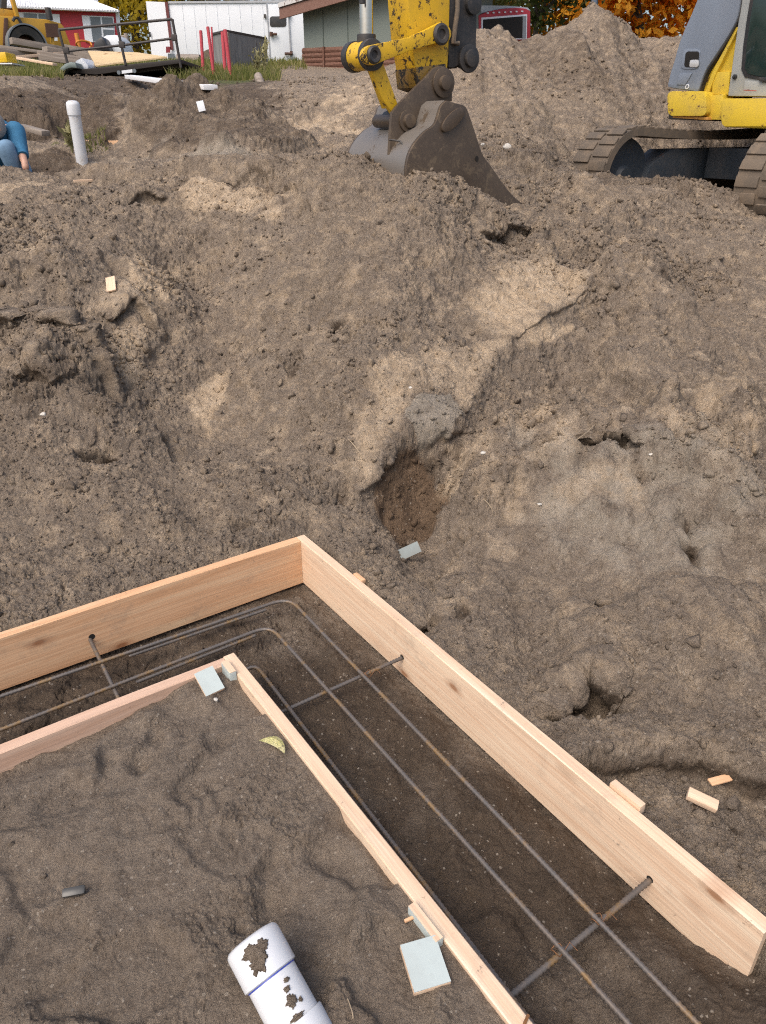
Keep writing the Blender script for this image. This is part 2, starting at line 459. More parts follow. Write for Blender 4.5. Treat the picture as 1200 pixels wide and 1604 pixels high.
for px in (-350, -150):
    g(px, 750, 2.95); g(px, 550, 3.9); g(px, 380, 4.95); g(px, 300, 5.9); gz(px, 960 - int(0.3 * px), 0.0)
# bench under and behind the bucket, ruts in front of the tracks
gw(0.5, 6.3, 1.10); gw(0.9, 6.4, 1.06); gw(0.0, 6.6, 1.12); gw(-0.1, 6.0, 1.14); gw(0.15, 5.75, 1.15); g(880, 335, 6.0); g(900, 318, 6.9); g(1000, 324, 6.6); g(1100, 306, 7.0); g(1150, 362, 6.2); g(1000, 380, 5.6); g(900, 345, 5.9); g(1200, 385, 5.6)
g(945, 300, 7.5); g(1040, 292, 7.7); gw(2.0, 8.0, 0.86); gw(2.6, 8.55, 0.80); gw(3.6, 9.2, 0.82); gw(3.6, 7.3, 0.82); gw(4.6, 8.0, 0.8); gw(5.0, 9.6, 0.9); gw(3.2, 6.0, 0.74); gw(6.0, 7.0, 0.8)
# dip in front of the back banks
g(20, 262, 7.35); gw(-3.6, 7.7, 0.95); gw(-3.0, 7.8, 1.0); g(60, 238, 8.3); g(110, 232, 8.5); g(180, 236, 8.4); g(300, 237, 8.2); g(420, 236, 8.2)
g(0, 215, 9.0); g(110, 205, 9.2); g(40, 150, 10.3); g(0, 122, 11.3); g(90, 124, 11.3); g(200, 150, 10.6); g(200, 136, 11.6)
g(250, 190, 9.4); g(330, 195, 9.3); g(340, 165, 10.0); g(300, 182, 9.5); g(420, 200, 9.2); g(300, 148, 11.6); g(380, 132, 12.3); g(440, 130, 12.2); g(470, 160, 10.8)
g(520, 210, 8.6); g(560, 170, 9.6); g(520, 130, 12.5); g(600, 120, 13.0); g(490, 119, 15.5); g(590, 118, 15.5)
g(700, 215, 8.3); g(780, 265, 7.4); g(830, 250, 7.9); g(770, 200, 8.8); g(770, 130, 10.4); g(750, 75, 11.8); g(760, 58, 12.4); g(800, 50, 12.8); g(840, 52, 12.8); g(700, 60, 12.6); g(650, 95, 13.0)
g(860, 200, 8.9); g(900, 130, 10.2); g(900, 60, 11.4); g(935, 3, 12.2); g(900, 34, 12.1); g(870, 47, 12.3); g(975, 36, 12.2); g(1020, 56, 12.2); g(1060, 68, 12.2); g(1000, 120, 10.9); g(1000, 196, 9.75); g(940, 200, 9.2); g(1150, 60, 12.0); g(1150, 150, 10.9); g(1350, 60, 12.0); g(1350, 200, 10.0)
# rising yard behind
for x in (-16, -9, -3, 3, 9, 16):
    gw(x, 14.5, 2.25); gw(x * 1.2, 19, 2.72); gw(x * 1.5, 26, 3.2); gw(x * 2.2, 40, 3.9); gw(x * 4, 80, 4.6)
# flat floor round the photographer
for a_ in range(-150, 211, 30):
    if abs(a_) >= 60:
        gw(ORG[0] + 1.5 * math.sin(R(a_)), ORG[1] + 1.5 * math.cos(R(a_)), -0.03)
        gw(ORG[0] + 4.0 * math.sin(R(a_)), ORG[1] + 4.0 * math.cos(R(a_)), 0.15)
        gw(ORG[0] + 12 * math.sin(R(a_)), ORG[1] + 12 * math.cos(R(a_)), 1.5)
        gw(ORG[0] + 60 * math.sin(R(a_)), ORG[1] + 60 * math.cos(R(a_)), 3.0)
CPT = np.array(CP_)

def polar(x, y):
    dx, dy = x - ORG[0], y - ORG[1]
    return np.arctan2(dx, dy), np.log(np.maximum(np.hypot(dx, dy), 0.05))
def feat(x, y):
    th, lr = polar(x, y)
    return np.stack([th, lr], 1)
def kern(A, B):
    d2 = (A[:, None, 0] - B[None, :, 0]) ** 2 * 0.8 + (A[:, None, 1] - B[None, :, 1]) ** 2
    return np.sqrt(d2 + 0.0004)          # linear kernel, slightly rounded: slopes stay where they are measured
_F = feat(CPT[:, 0], CPT[:, 1])
_n = len(_F)
_A = np.zeros((_n + 3, _n + 3))
_A[:_n, :_n] = kern(_F, _F) - np.eye(_n) * 0.006
_A[:_n, _n] = 1; _A[:_n, _n + 1:] = _F
_A[_n:, :_n] = _A[:_n, _n:].T
_b = np.zeros(_n + 3); _b[:_n] = CPT[:, 2]
_w = np.linalg.solve(_A, _b)
def base_exact(x, y):
    x = np.atleast_1d(np.asarray(x, float)); y = np.atleast_1d(np.asarray(y, float))
    f = feat(x, y)
    return kern(f, _F) @ _w[:_n] + _w[_n] + f @ _w[_n + 1:]

def hit(px, py, d0=0.7, d1=60.0):
    """where a sight line meets the measured ground"""
    r = ray(px, py); r = r / r[1]
    D = np.exp(np.linspace(math.log(d0), math.log(d1), 900))
    X, Y, Z = r[0] * D, D, CAMZ + r[2] * D
    below = Z < base_exact(X, Y)
    i = int(np.argmax(below)) if below.any() else 899
    return np.array([X[i], Y[i], base_exact(X[i], Y[i])[0]])

# ------------------------------------------------------------------ ground mesh: a polar grid, fine where the pit lies
def lin(a, b, n): return np.linspace(a, b, n, endpoint=False)
thd = R(31.5)
th = np.concatenate([lin(-math.pi, -R(75), 26), lin(-R(75), -thd, 90), lin(-thd, thd, 1050), lin(thd, R(75), 90), lin(R(75), math.pi, 26)])
rr = np.exp(np.concatenate([lin(math.log(0.15), math.log(1.2), 40), lin(math.log(1.2), math.log(7.6), 1060), lin(math.log(7.6), math.log(16), 330), lin(math.log(16), math.log(60), 90), lin(math.log(60), math.log(900), 24)]))
NT_, NR_ = len(th), len(rr)
TH2, RR2 = np.meshgrid(th, rr)
gx = (ORG[0] + RR2 * np.sin(TH2)).ravel(); gy = (ORG[1] + RR2 * np.cos(TH2)).ravel()
# smooth base on a coarser lattice, then interpolated
ci = np.unique(np.concatenate([np.arange(0, NT_, 5), [NT_ - 1]])); cj = np.unique(np.concatenate([np.arange(0, NR_, 5), [NR_ - 1]]))
cz = np.zeros((len(cj), len(ci)))
for a_, j in enumerate(cj):
    cz[a_] = base_exact(ORG[0] + rr[j] * np.sin(th[ci]), ORG[1] + rr[j] * np.cos(th[ci]))
# far ground levels out
tmp = np.zeros((len(cj), NT_))
for a_ in range(len(cj)): tmp[a_] = np.interp(np.arange(NT_), ci, cz[a_])
gz0 = np.zeros((NR_, NT_))
for i in range(NT_): gz0[:, i] = np.interp(np.arange(NR_), cj, tmp[:, i])
gz0 = gz0.ravel()
farw = sstep(45, 90, np.hypot(gx, gy))
gz0 = gz0 * (1 - farw) + 4.3 * farw

# form coordinates of every point
sa = (gx - C0[0]) * FA[0] + (gy - C0[1]) * FA[1]
sb = (gx - C0[0]) * FB[0] + (gy - C0[1]) * FB[1]
Pf = np.stack([gx, gy, np.zeros_like(gx)], 1).astype(np.float32)
near = gy < 3.4
lowf = fbm(Pf, 2.2, 3, 11)
inside = (sa > IN_A + TH * 0.5) & (sb > IN_B + TH * 0.5)
quad = (sa > -TH * 0.5) & (sb > -TH * 0.5) & (sa < END_A + 1.4)
trench = quad & ~inside & ~((sa > IN_A - TH * 0.5) & (sb > IN_B - TH * 0.5))
trz = -0.192 + 0.010 * lowf
# soil banked up at the end of the long board
trz = trz + 0.075 * sstep(END_A - 0.22, END_A + 0.1, sa) * sstep(0.35, 0.0, sb)
hin = -0.030 + 0.012 * lowf
hin = hin - 0.05 * sstep(0.22, 0.0, sa - IN_A) * sstep(0.05, 0.5, sb - IN_B)          # soil lower along the left inner board
hin = hin - 0.004 * sstep(0.16, 0.0, sb - IN_B)
# outside: keep the soil just under the board tops next to the form
dout = np.maximum(np.maximum(-sa, -sb), 0)
outl = (~quad) & (gy < 3.5)
cap = -0.028 + 0.9 * np.maximum(dout - 0.05, 0)
z = np.where(outl & (sa < END_A), np.minimum(gz0, cap + 0.02 * np.maximum(lowf, -0.5)), gz0)
z = np.where(trench, trz, z)
z = np.where(inside & quad, hin, z)
del cz, tmp

# ------------------------------------------------------------------ soil features: (where, how big, how deep)
A_tan = np.zeros(len(gx), np.float32); A_grey = A_tan.copy(); A_damp_shade = A_tan.copy(); A_rust = A_tan.copy(); A_turf = A_tan.copy()  # the dark mask holds both moist soil and painted shade
A_rough = np.where(gy < 16, 1.0, 0.4).astype(np.float32)
wob1 = fbm(Pf, 3.0, 3, 31); wob2 = fbm(Pf, 3.0, 3, 37)
wobs1 = fbm(Pf, 14.0, 2, 41); wobs2 = fbm(Pf, 14.0, 2, 43)
LINES = {}
def seg_d(pts, wob=0.0, wobs=0.0):
    """signed distance (left of travel positive) and distance to a polyline in plan, in metres"""
    wobs *= 0.35
    x = gx + wob * wob1 + wobs * wobs1; y = gy + wob * wob2 + wobs * wobs2
    best = np.full(len(gx), 1e9, np.float32); sg = np.zeros(len(gx), np.float32); tt = np.zeros(len(gx), np.float32)
    L = 0.0
    for a, b in zip(pts[:-1], pts[1:]):
        ex, ey = b[0] - a[0], b[1] - a[1]; l2 = ex * ex + ey * ey + 1e-9
        t = np.clip(((x - a[0]) * ex + (y - a[1]) * ey) / l2, 0, 1)
        dx, dy = x - a[0] - t * ex, y - a[1] - t * ey
        d = np.hypot(dx, dy); c = ex * dy - ey * dx
        m = d < best
        best = np.where(m, d, best); sg = np.where(m, np.sign(c) * d, sg); tt = np.where(m, L + t * math.sqrt(l2), tt)
        L += math.sqrt(l2)
    return sg, best, tt / L
def patch(px, py, wpx, hpx, rot=0.0, wob=0.10, wobs=0.03):
    """soft elliptic weight 0..1 round a point of the ground; sizes are spans as seen, turned into metres there"""
    c = hit(px, py); e1 = hit(px + wpx, py); e2 = hit(px, py - hpx)
    rx = np.hypot(*(e1 - c)[:2]) + 1e-3; ry = np.hypot(*(e2 - c)[:2]) + 1e-3
    x = gx + wob * wob1 + wobs * wobs1 - c[0]; y = gy + wob * wob2 + wobs * wobs2 - c[1]
    cr, sr = math.cos(R(rot)), math.sin(R(rot))
    u, v = (x * cr + y * sr) / rx, (-x * sr + y * cr) / ry
    return np.exp(-(u * u + v * v) * 1.2).astype(np.float32)
def poly(px_pts, wob=0.05, wobs=0.03):
    """distance into (+) or out of (-) a patch of ground whose outline was sighted at these points"""
    V = np.array([hit(*p)[:2] for p in px_pts])
    m = (gx > V[:, 0].min() - 0.4) & (gx < V[:, 0].max() + 0.4) & (gy > V[:, 1].min() - 0.4) & (gy < V[:, 1].max() + 0.4)
    k = np.nonzero(m)[0]
    wobs *= 0.4
    x = gx[k] + wob * wob1[k] + wobs * wobs1[k]; y = gy[k] + wob * wob2[k] + wobs * wobs2[k]
    ins = np.zeros(len(k), bool); dmin = np.full(len(k), 1e9)
    for a, b in zip(V, np.roll(V, -1, axis=0)):
        c = (a[1] > y) != (b[1] > y)
        ins ^= c & (x < (b[0] - a[0]) * (y - a[1]) / (b[1] - a[1] + 1e-12) + a[0])
        ex, ey = b - a; t = np.clip(((x - a[0]) * ex + (y - a[1]) * ey) / (ex * ex + ey * ey + 1e-12), 0, 1)
        dmin = np.minimum(dmin, np.hypot(x - a[0] - t * ex, y - a[1] - t * ey))
    o = np.full(len(gx), -1.0, np.float32); o[k] = np.where(ins, dmin, -dmin)
    return o
def L(*pts): return [hit(*p) for p in pts]

# big slumps and heaps of the whole cut
out = (~quad) & ~inside
wout = np.where(out, sstep(0.02, 0.45, dout + np.where(gy > 3.2, 1, 0)), 0).astype(np.float32)
dist = np.hypot(gx, gy)
big = fbm(Pf, 0.9, 3, 61)
med = fbm(Pf, 3.1, 3, 67)
rid = 1 - np.abs(fbm(Pf * np.array([1, 0.8, 1], np.float32), 1.7, 4, 71))
H = np.zeros(len(gx), np.float32)
lim = sstep(70, 20, dist)
flatb = np.maximum(sstep(14.0, 18.0, gy), sstep(10.8, 12.4, gy) * sstep(0.8, -0.6, gx))
H += wout * lim * (1 - 0.85 * flatb) * (0.045 * big * np.minimum(1, dist / 4) + 0.024 * med + 0.05 * (rid - 0.75) * np.minimum(1.3, dist / 4))
H += wout * sstep(7.5, 10, dist) * (1 - 0.9 * flatb) * 0.085 * fbm(Pf, 1.1, 4, 77)
def blur(a_, k):
    for ax in (0, 1):
        c = np.cumsum(np.concatenate([np.repeat(np.take(a_, [0], axis=ax), k + 1, axis=ax), a_, np.repeat(np.take(a_, [-1], axis=ax), k, axis=ax)], axis=ax), axis=ax)
        n_ = a_.shape[ax]
        a_ = (np.take(c, np.arange(2 * k + 1, 2 * k + 1 + n_), axis=ax) - np.take(c, np.arange(0, n_), axis=ax)) / (2 * k + 1)
    return a_
# --- big forms of the cut: hollow left of the middle, bulging masses on both sides, a shelf on the right
sg, dd, t = seg_d(L((300, 345), (330, 430), (335, 520), (325, 620), (330, 760)), 0.10, 0.02)
H -= 0.19 * np.exp(-(dd / 0.32) ** 2) * sstep(0.0, 0.2, t) * sstep(1.0, 0.75, t)
sg, dd, t = seg_d(L((690, 318), (640, 420), (595, 540), (545, 640), (520, 720)), 0.08, 0.02)
H += 0.13 * np.exp(-(dd / 0.30) ** 2) * sstep(0.0, 0.2, t) * sstep(1.0, 0.7, t)
H += 0.17 * patch(90, 610, 120, 70, 0, 0.2, 0.03) + 0.15 * patch(70, 440, 110, 50, 0, 0.2, 0.03)
sg, dd, t = seg_d(L((930, 560), (840, 610), (760, 640), (715, 700), (690, 800), (680, 870)), 0.08, 0.03)
H -= 0.12 * np.exp(-((sg + 0.02) / 0.19) ** 2)
H += 0.19 * patch(980, 740, 210, 80, 0, 0.15, 0.03) + 0.05 * patch(1100, 980, 120, 80, 0, 0.1, 0.03)
H -= 0.10 * patch(860, 1010, 60, 60, 0, 0.08, 0.02) * 0.5
for (px, py, a, b, h) in ((560, 470, 60, 50, 0.05), (480, 380, 60, 30, 0.06), (660, 420, 70, 40, 0.05), (1080, 540, 80, 40, 0.07), (960, 430, 60, 30, 0.07), (420, 640, 50, 40, -0.04), (530, 640, 40, 40, 0.03), (200, 760, 70, 50, 0.05), (420, 760, 60, 40, 0.03)):
    H += h * patch(px, py, a, b, 0, 0.15, 0.04)
# --- slipped crust: a ridge running down the middle of the slope, hollow and rust brown under its lower lip
sg, dd, t = seg_d(L((905, 470), (860, 520), (800, 580), (740, 625), (680, 670), (620, 690), (575, 745), (562, 792)), 0.05, 0.025)
band = np.exp(-(dd / 0.30) ** 2)
lipw = sstep(0.30, 0.55, t)
H += 0.055 * np.exp(-((sg - 0.03) / 0.16) ** 2) * sstep(1.0, 0.93, t)
step = sstep(-0.06, 0.0, sg) * band
slab = poly([(535, 700), (575, 605), (650, 565), (770, 548), (815, 560), (745, 640), (705, 676), (645, 702), (612, 752), (598, 800), (555, 796), (540, 745)], 0.03, 0.035)
si = sstep(-0.01, 0.03, slab)
H += 0.045 * si
A_tan = np.maximum(A_tan, 0.56 * sstep(-0.05, 0.10, slab)); A_rough = A_rough * (1 - 0.6 * si)
gslab = poly([(628, 690), (640, 660), (700, 632), (722, 655), (690, 685), (655, 700)], 0.02, 0.03)
A_grey = np.maximum(A_grey, 0.95 * sstep(-0.02, 0.02, gslab)); A_tan *= 1 - 0.85 * sstep(-0.02, 0.02, gslab)
A_damp_shade = np.maximum(A_damp_shade, 0.45 * sstep(-0.02, 0.02, gslab) * patch(655, 675, 24, 16, 20, 0.04))
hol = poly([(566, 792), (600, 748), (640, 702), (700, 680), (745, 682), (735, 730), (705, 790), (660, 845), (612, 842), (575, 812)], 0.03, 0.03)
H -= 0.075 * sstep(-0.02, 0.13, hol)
A_rust = np.maximum(A_rust, np.clip(0.95 * sstep(-0.03, 0.06, hol) * patch(635, 755, 95, 70, 0, 0.06, 0.05) * 1.25, 0, 0.9)); A_damp_shade = np.maximum(A_damp_shade, 0.62 * sstep(0.0, 0.05, hol) * patch(680, 700, 50, 30, 20, 0.05, 0.03))  # brown earth fading downward; the dark under the lip is painted shade
# --- pale sand face high on the slope, with a broken scarp
face = poly([(730, 475), (775, 428), (850, 412), (905, 436), (928, 470), (925, 495), (872, 528), (850, 560), (790, 562), (728, 520)], 0.05, 0.05)
fi = sstep(-0.02, 0.04, face)
A_tan = np.maximum(A_tan, 0.70 * sstep(-0.16, 0.18, face)); A_rough *= 1 - 0.5 * fi; H += 0.05 * fi - 0.05 * sstep(0.02, 0.12, poly([(850, 420), (905, 440), (925, 475), (900, 500), (850, 470)], 0.03, 0.06))
flt = np.sin((gx * 0.9 + gy * 0.35) * 55 + 3 * wobs1)
H -= 0.018 * sstep(0.0, 0.6, flt) * np.clip(patch(885, 455, 34, 34, 0, 0.03), 0, 1)
A_tan = np.maximum(A_tan, 0.75 * sstep(-0.01, 0.03, poly([(815, 556), (850, 535), (885, 520), (905, 520), (870, 545), (838, 562)], 0.02, 0.02)))
# --- clay lumps lower right
for (px, py, a, b, h) in ((800, 690, 40, 34, 0.05), (935, 690, 60, 50, 0.06), (770, 770, 50, 40, 0.03), (1060, 740, 70, 46, 0.05), (1170, 740, 60, 40, 0.04), (880, 740, 40, 30, 0.045)):
    w_ = patch(px, py, a, b, 0, 0.08, 0.05); H += h * w_; A_tan = np.maximum(A_tan, 0.56 * w_); A_rough = np.maximum(A_rough, 1 + 0.9 * w_)
A_tan = np.maximum(A_tan, 0.66 * patch(940, 800, 110, 26)); A_tan = np.maximum(A_tan, 0.6 * patch(830, 800, 46, 30))
A_tan = np.maximum(A_tan, 0.30 * patch(760, 900, 120, 80)); A_tan = np.maximum(A_tan, 0.40 * patch(1080, 640, 120, 40))
A_grey = np.maximum(A_grey, 0.52 * patch(840, 710, 60, 50)); A_tan = np.maximum(A_tan, 0.26 * patch(1000, 900, 160, 90))
sg, dd, t = seg_d(L((730, 660), (800, 668), (870, 650), (960, 648), (1010, 680), (1100, 668), (1190, 690)), 0.06, 0.05)
H -= 0.075 * sstep(0.03, -0.03, -sg) * np.exp(-(dd / 0.14) ** 2); A_damp_shade = np.maximum(A_damp_shade, 0.42 * np.exp(-(dd / 0.05) ** 2))  # shade below the shelf painted as a dark line
sg, dd, t = seg_d(L((850, 740), (900, 730), (960, 745), (990, 790)), 0.05, 0.04)
H -= 0.05 * np.exp(-(dd / 0.035) ** 2); A_damp_shade = np.maximum(A_damp_shade, 0.5 * np.exp(-(dd / 0.05) ** 2))  # crevice shade painted along the groove
lm = sstep(-0.08, 0.15, poly([(690, 690), (760, 655), (870, 640), (1010, 655), (1230, 665), (1230, 850), (1060, 840), (900, 790), (780, 830), (700, 790)], 0.15, 0.05))
H += lm * (0.042 * fbm(Pf, 5.0, 3, 411) + 0.045 * (np.abs(fbm(Pf, 8.0, 3, 415)) - 0.3)); A_rough = np.maximum(A_rough, 1 + 0.35 * lm)
A_damp_shade = np.maximum(A_damp_shade, np.clip(lm * (0.45 * fbm(Pf, 6.0, 3, 417)), 0, 0.42)); A_tan = np.maximum(A_tan, np.clip(lm * (0.30 + 0.45 * fbm(Pf, 4.0, 3, 419)), 0, 0.6))
lm2 = wout * sstep(0.15, 0.5, gx) * sstep(4.2, 3.2, gy)
H += lm2 * (0.022 * fbm(Pf, 4.0, 3, 421) + 0.02 * (np.abs(fbm(Pf, 9.0, 3, 423)) - 0.3))
# rain-washed streaks on the spoil heap
hp = sstep(9.0, 10.5, gy) * sstep(0.4, 1.6, gx) * sstep(16, 13, gy)
Ps = Pf * np.array([2.6, 0.55, 1], np.float32)
def mound_w(px, py, D, rx, ry):
    c = at(px, py, D); return np.exp(-(((gx + 0.2 * wob1 - c[0]) / rx) ** 2 + ((gy + 0.2 * wob2 - c[1]) / ry) ** 2)).astype(np.float32)
H += 0.12 * mound_w(932, 20, 12.2, 0.5, 0.8) - 0.16 * mound_w(845, 50, 12.4, 0.5, 1.0) - 0.16 * mound_w(1025, 55, 12.2, 0.6, 1.0)
H += hp * (0.11 * (0.6 - np.abs(fbm(Ps, 0.8, 3, 431))) + 0.05 * fbm(Ps, 2.4, 3, 433))
A_damp_shade = np.maximum(A_damp_shade, np.clip(hp * (0.26 + 0.6 * fbm(Ps, 0.7, 3, 435)), 0, 0.5)); A_tan = np.maximum(A_tan, np.clip(hp * (0.02 + 0.6 * fbm(Ps, 0.9, 3, 437)), 0, 0.5))
# --- holes and undercuts, the shade inside them painted dark
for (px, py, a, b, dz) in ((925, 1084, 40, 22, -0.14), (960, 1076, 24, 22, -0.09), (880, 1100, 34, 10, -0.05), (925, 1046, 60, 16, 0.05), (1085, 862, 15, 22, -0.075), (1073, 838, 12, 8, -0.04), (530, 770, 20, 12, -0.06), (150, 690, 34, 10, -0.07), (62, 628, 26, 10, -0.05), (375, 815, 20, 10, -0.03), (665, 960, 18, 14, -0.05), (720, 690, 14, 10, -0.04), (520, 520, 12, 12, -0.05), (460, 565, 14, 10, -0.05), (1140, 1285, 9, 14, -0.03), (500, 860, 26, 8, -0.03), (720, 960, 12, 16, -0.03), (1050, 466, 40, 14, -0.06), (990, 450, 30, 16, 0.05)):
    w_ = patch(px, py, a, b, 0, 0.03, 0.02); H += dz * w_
    if dz < -0.02: A_damp_shade = np.maximum(A_damp_shade, 0.75 * w_)  # shade of each pit painted into the soil colour
sg, dd, t = seg_d(L((940, 1200), (985, 1190), (1030, 1180), (1080, 1192), (1130, 1210), (1175, 1225), (1260, 1190)), 0.02, 0.012)
H += (0.055 * sstep(0.0, 0.03, sg) - 0.035 * sstep(0.0, -0.025, sg)) * np.exp(-(dd / 0.10) ** 2); A_damp_shade = np.maximum(A_damp_shade, 0.72 * np.exp(-((sg + 0.012) / 0.022) ** 2))  # dark gap under the ledge is painted shade
A_grey = np.maximum(A_grey, 0.5 * patch(1120, 1120, 80, 40)); 
A_tan = np.maximum(A_tan, 0.70 * sstep(-0.05, 0.07, poly([(870, 812), (930, 780), (985, 775), (1015, 800), (1012, 836), (950, 826)], 0.03, 0.03)))
A_tan = np.maximum(A_tan, 0.64 * sstep(-0.05, 0.07, poly([(796, 776), (830, 790), (862, 812), (858, 830), (820, 826)], 0.02, 0.03)))
A_tan = np.maximum(A_tan, 0.74 * sstep(-0.10, 0.12, poly([(185, 400), (235, 380), (272, 440), (236, 490), (226, 545), (172, 582), (160, 540), (192, 470)], 0.08, 0.05)))
A_tan = np.maximum(A_tan, 0.82 * sstep(-0.04, 0.05, poly([(292, 556), (330, 545), (325, 518), (357, 515), (352, 560), (326, 600), (320, 640), (304, 600)], 0.03, 0.03)))
tonez = fbm(Pf, 0.8, 2, 401)
A_grey = np.maximum(A_grey, np.clip(0.40 * patch(980, 780, 210, 110) + 0.34 * patch(760, 560, 130, 70) + 0.38 * patch(870, 180, 100, 90) + 0.30 * tonez * wout, 0, 0.5) * (1 - si))  # relief light painted in: paler mound, upper slope and heap
A_damp_shade = np.maximum(A_damp_shade, np.clip(0.50 * patch(110, 640, 130, 34) + 0.42 * patch(60, 520, 90, 34) + 0.40 * patch(1100, 430, 110, 40) + 0.30 * patch(420, 760, 140, 70) + 0.34 * patch(330, 380, 70, 30), 0, 0.6))  # relief shading painted in as darker zones of the slope
# --- soft sand slides of the left slope
A_tan = np.maximum(A_tan, np.clip(patch(325, 560, 30, 52, -10, 0.04, 0.03), 0, 0.82)); H -= 0.035 * patch(330, 520, 26, 20); H += 0.02 * patch(318, 590, 26, 30)
A_tan = np.maximum(A_tan, 0.72 * patch(215, 430, 40, 80, -25, 0.12, 0.05)); A_tan = np.maximum(A_tan, 0.62 * patch(60, 395, 60, 40))
A_tan = np.maximum(A_tan, 0.60 * patch(20, 300, 70, 24)); A_tan = np.maximum(A_tan, 0.5 * patch(190, 540, 50, 40)); A_tan = np.maximum(A_tan, 0.34 * patch(20, 720, 50, 60)); A_tan = np.maximum(A_tan, 0.34 * patch(60, 345, 80, 16))
for (px, py, a, b, h) in ((60, 430, 70, 36, 0.10), (220, 440, 50, 40, 0.06), (100, 590, 120, 34, 0.09), (200, 370, 60, 24, 0.06), (30, 340, 60, 22, 0.07), (120, 500, 60, 30, 0.06), (40, 660, 60, 40, 0.05)):
    w_ = patch(px, py, a, b, 0, 0.15, 0.06); H += h * w_; A_rough = np.maximum(A_rough, 1 + 1.2 * w_)
sg, dd, t = seg_d(L((-40, 548), (60, 542), (150, 575), (190, 620), (260, 655)), 0.10, 0.04)
H += (0.06 * sstep(0.0, -0.05, sg) - 0.03 * sstep(0.0, 0.05, sg)) * np.exp(-(dd / 0.2) ** 2)
sg, dd, t = seg_d(L((160, 420), (215, 455), (260, 500), (225, 540), (190, 590)), 0.06, 0.04)
H -= 0.05 * np.exp(-(dd / 0.045) ** 2); A_damp_shade = np.maximum(A_damp_shade, 0.35 * np.exp(-(dd / 0.05) ** 2))  # groove darkened with painted shade
# --- broken bench at the top of the cut
sg, dd, t = seg_d(L((150, 268), (230, 272), (300, 266), (370, 272), (440, 288), (470, 306)), 0.05, 0.06)
H += (0.10 * sstep(-0.01, 0.05, sg) - 0.05 * sstep(0.01, -0.05, sg)) * np.exp(-(dd / 0.35) ** 2)
A_tan = np.maximum(A_tan, 0.8 * patch(330, 305, 90, 16, 0, 0.10, 0.05)); A_tan = np.maximum(A_tan, 0.6 * patch(450, 318, 40, 14)); A_tan = np.maximum(A_tan, 0.45 * patch(220, 285, 80, 14))
A_grey = np.maximum(A_grey, 0.7 * patch(330, 252, 130, 7)); A_grey = np.maximum(A_grey, 0.62 * patch(175, 255, 30, 10))
w_ = patch(222, 322, 38, 6, 0, 0.02, 0.02); H -= 0.11 * w_; A_damp_shade = np.maximum(A_damp_shade, 0.8 * w_); H += 0.07 * patch(222, 308, 42, 5, 0, 0.02, 0.02)  # slit under the slab, its shade painted dark
# --- crumbs heaped before the bucket and in the ruts
for (px, py, a, b, h) in ((670, 290, 30, 8, 0.04), (730, 312, 40, 9, 0.08), (800, 345, 50, 12, 0.06), (870, 325, 40, 12, 0.08), (960, 304, 40, 7, 0.05), (1060, 303, 50, 8, 0.06), (1000, 340, 60, 12, 0.07), (1110, 330, 50, 10, 0.09), (900, 372, 40, 12, 0.07), (1090, 400, 60, 16, 0.06)):
    w_ = patch(px, py, a, b, 0, 0.12, 0.06); H += h * w_; A_rough = np.maximum(A_rough, 1 + 1.5 * w_)
w_ = patch(790, 362, 42, 6, 0, 0.03); H -= 0.12 * w_; A_damp_shade = np.maximum(A_damp_shade, 0.8 * w_)  # cavity shade painted into the colour
A_rust = np.maximum(A_rust, 0.36 * patch(1060, 420, 90, 30))
# --- back banks: pale scars, dark raw cuts, turf
A_tan = np.maximum(A_tan, 0.66 * patch(470, 185, 70, 30)); A_tan = np.maximum(A_tan, 0.5 * patch(560, 150, 60, 30)); A_tan = np.maximum(A_tan, 0.55 * patch(180, 205, 16, 26)); A_tan = np.maximum(A_tan, 0.5 * patch(510, 235, 50, 20))
A_tan = np.maximum(A_tan, 0.36 * patch(930, 40, 70, 30)); A_tan = np.maximum(A_tan, 0.40 * patch(780, 90, 40, 40)); A_tan = np.maximum(A_tan, 0.42 * patch(985, 150, 30, 30)); A_tan = np.maximum(A_tan, 0.22 * patch(830, 140, 90, 60))
A_damp_shade = np.maximum(A_damp_shade, 0.85 * patch(90, 175, 130, 40)); A_damp_shade = np.maximum(A_damp_shade, 0.80 * patch(290, 140, 180, 16)); A_damp_shade = np.maximum(A_damp_shade, 0.62 * patch(435, 150, 24, 12)); A_damp_shade = np.maximum(A_damp_shade, 0.8 * patch(60, 252, 46, 8)); A_damp_shade = np.maximum(A_damp_shade, 0.62 * patch(330, 215, 90, 26)); A_damp_shade = np.maximum(A_damp_shade, 0.5 * patch(1000, 300, 120, 22))
for (px, py, a, b, h) in ((90, 190, 50, 22, -0.32), (310, 188, 90, 16, 0.26), (200, 172, 40, 10, 0.10), (180, 215, 22, 22, -0.12), (470, 175, 30, 20, -0.15), (780, 130, 40, 30, -0.12), (900, 110, 60, 40, 0.12), (770, 70, 24, 30, 0.14), (980, 150, 40, 30, -0.1), (850, 90, 30, 40, -0.1)):
    H += h * patch(px, py, a, b, 0, 0.3, 0.05)
A_turf = np.maximum(A_turf, np.clip(sstep(15.5, 17.5, gy + 0.8 * wob1) * sstep(-3.0, -3.8, gx - 0.02 * gy + 0.3 * wob2), 0, 1) * 0.9)
A_turf = np.maximum(A_turf, np.clip(0.95 * patch(370, 125, 56, 8) + 0.9 * patch(40, 100, 60, 8), 0, 0.95))
A_turf = np.maximum(A_turf, 0.5 * patch(90, 232, 40, 3))
A_turf = np.maximum(A_turf, sstep(19, 24, gy) * 0.9)
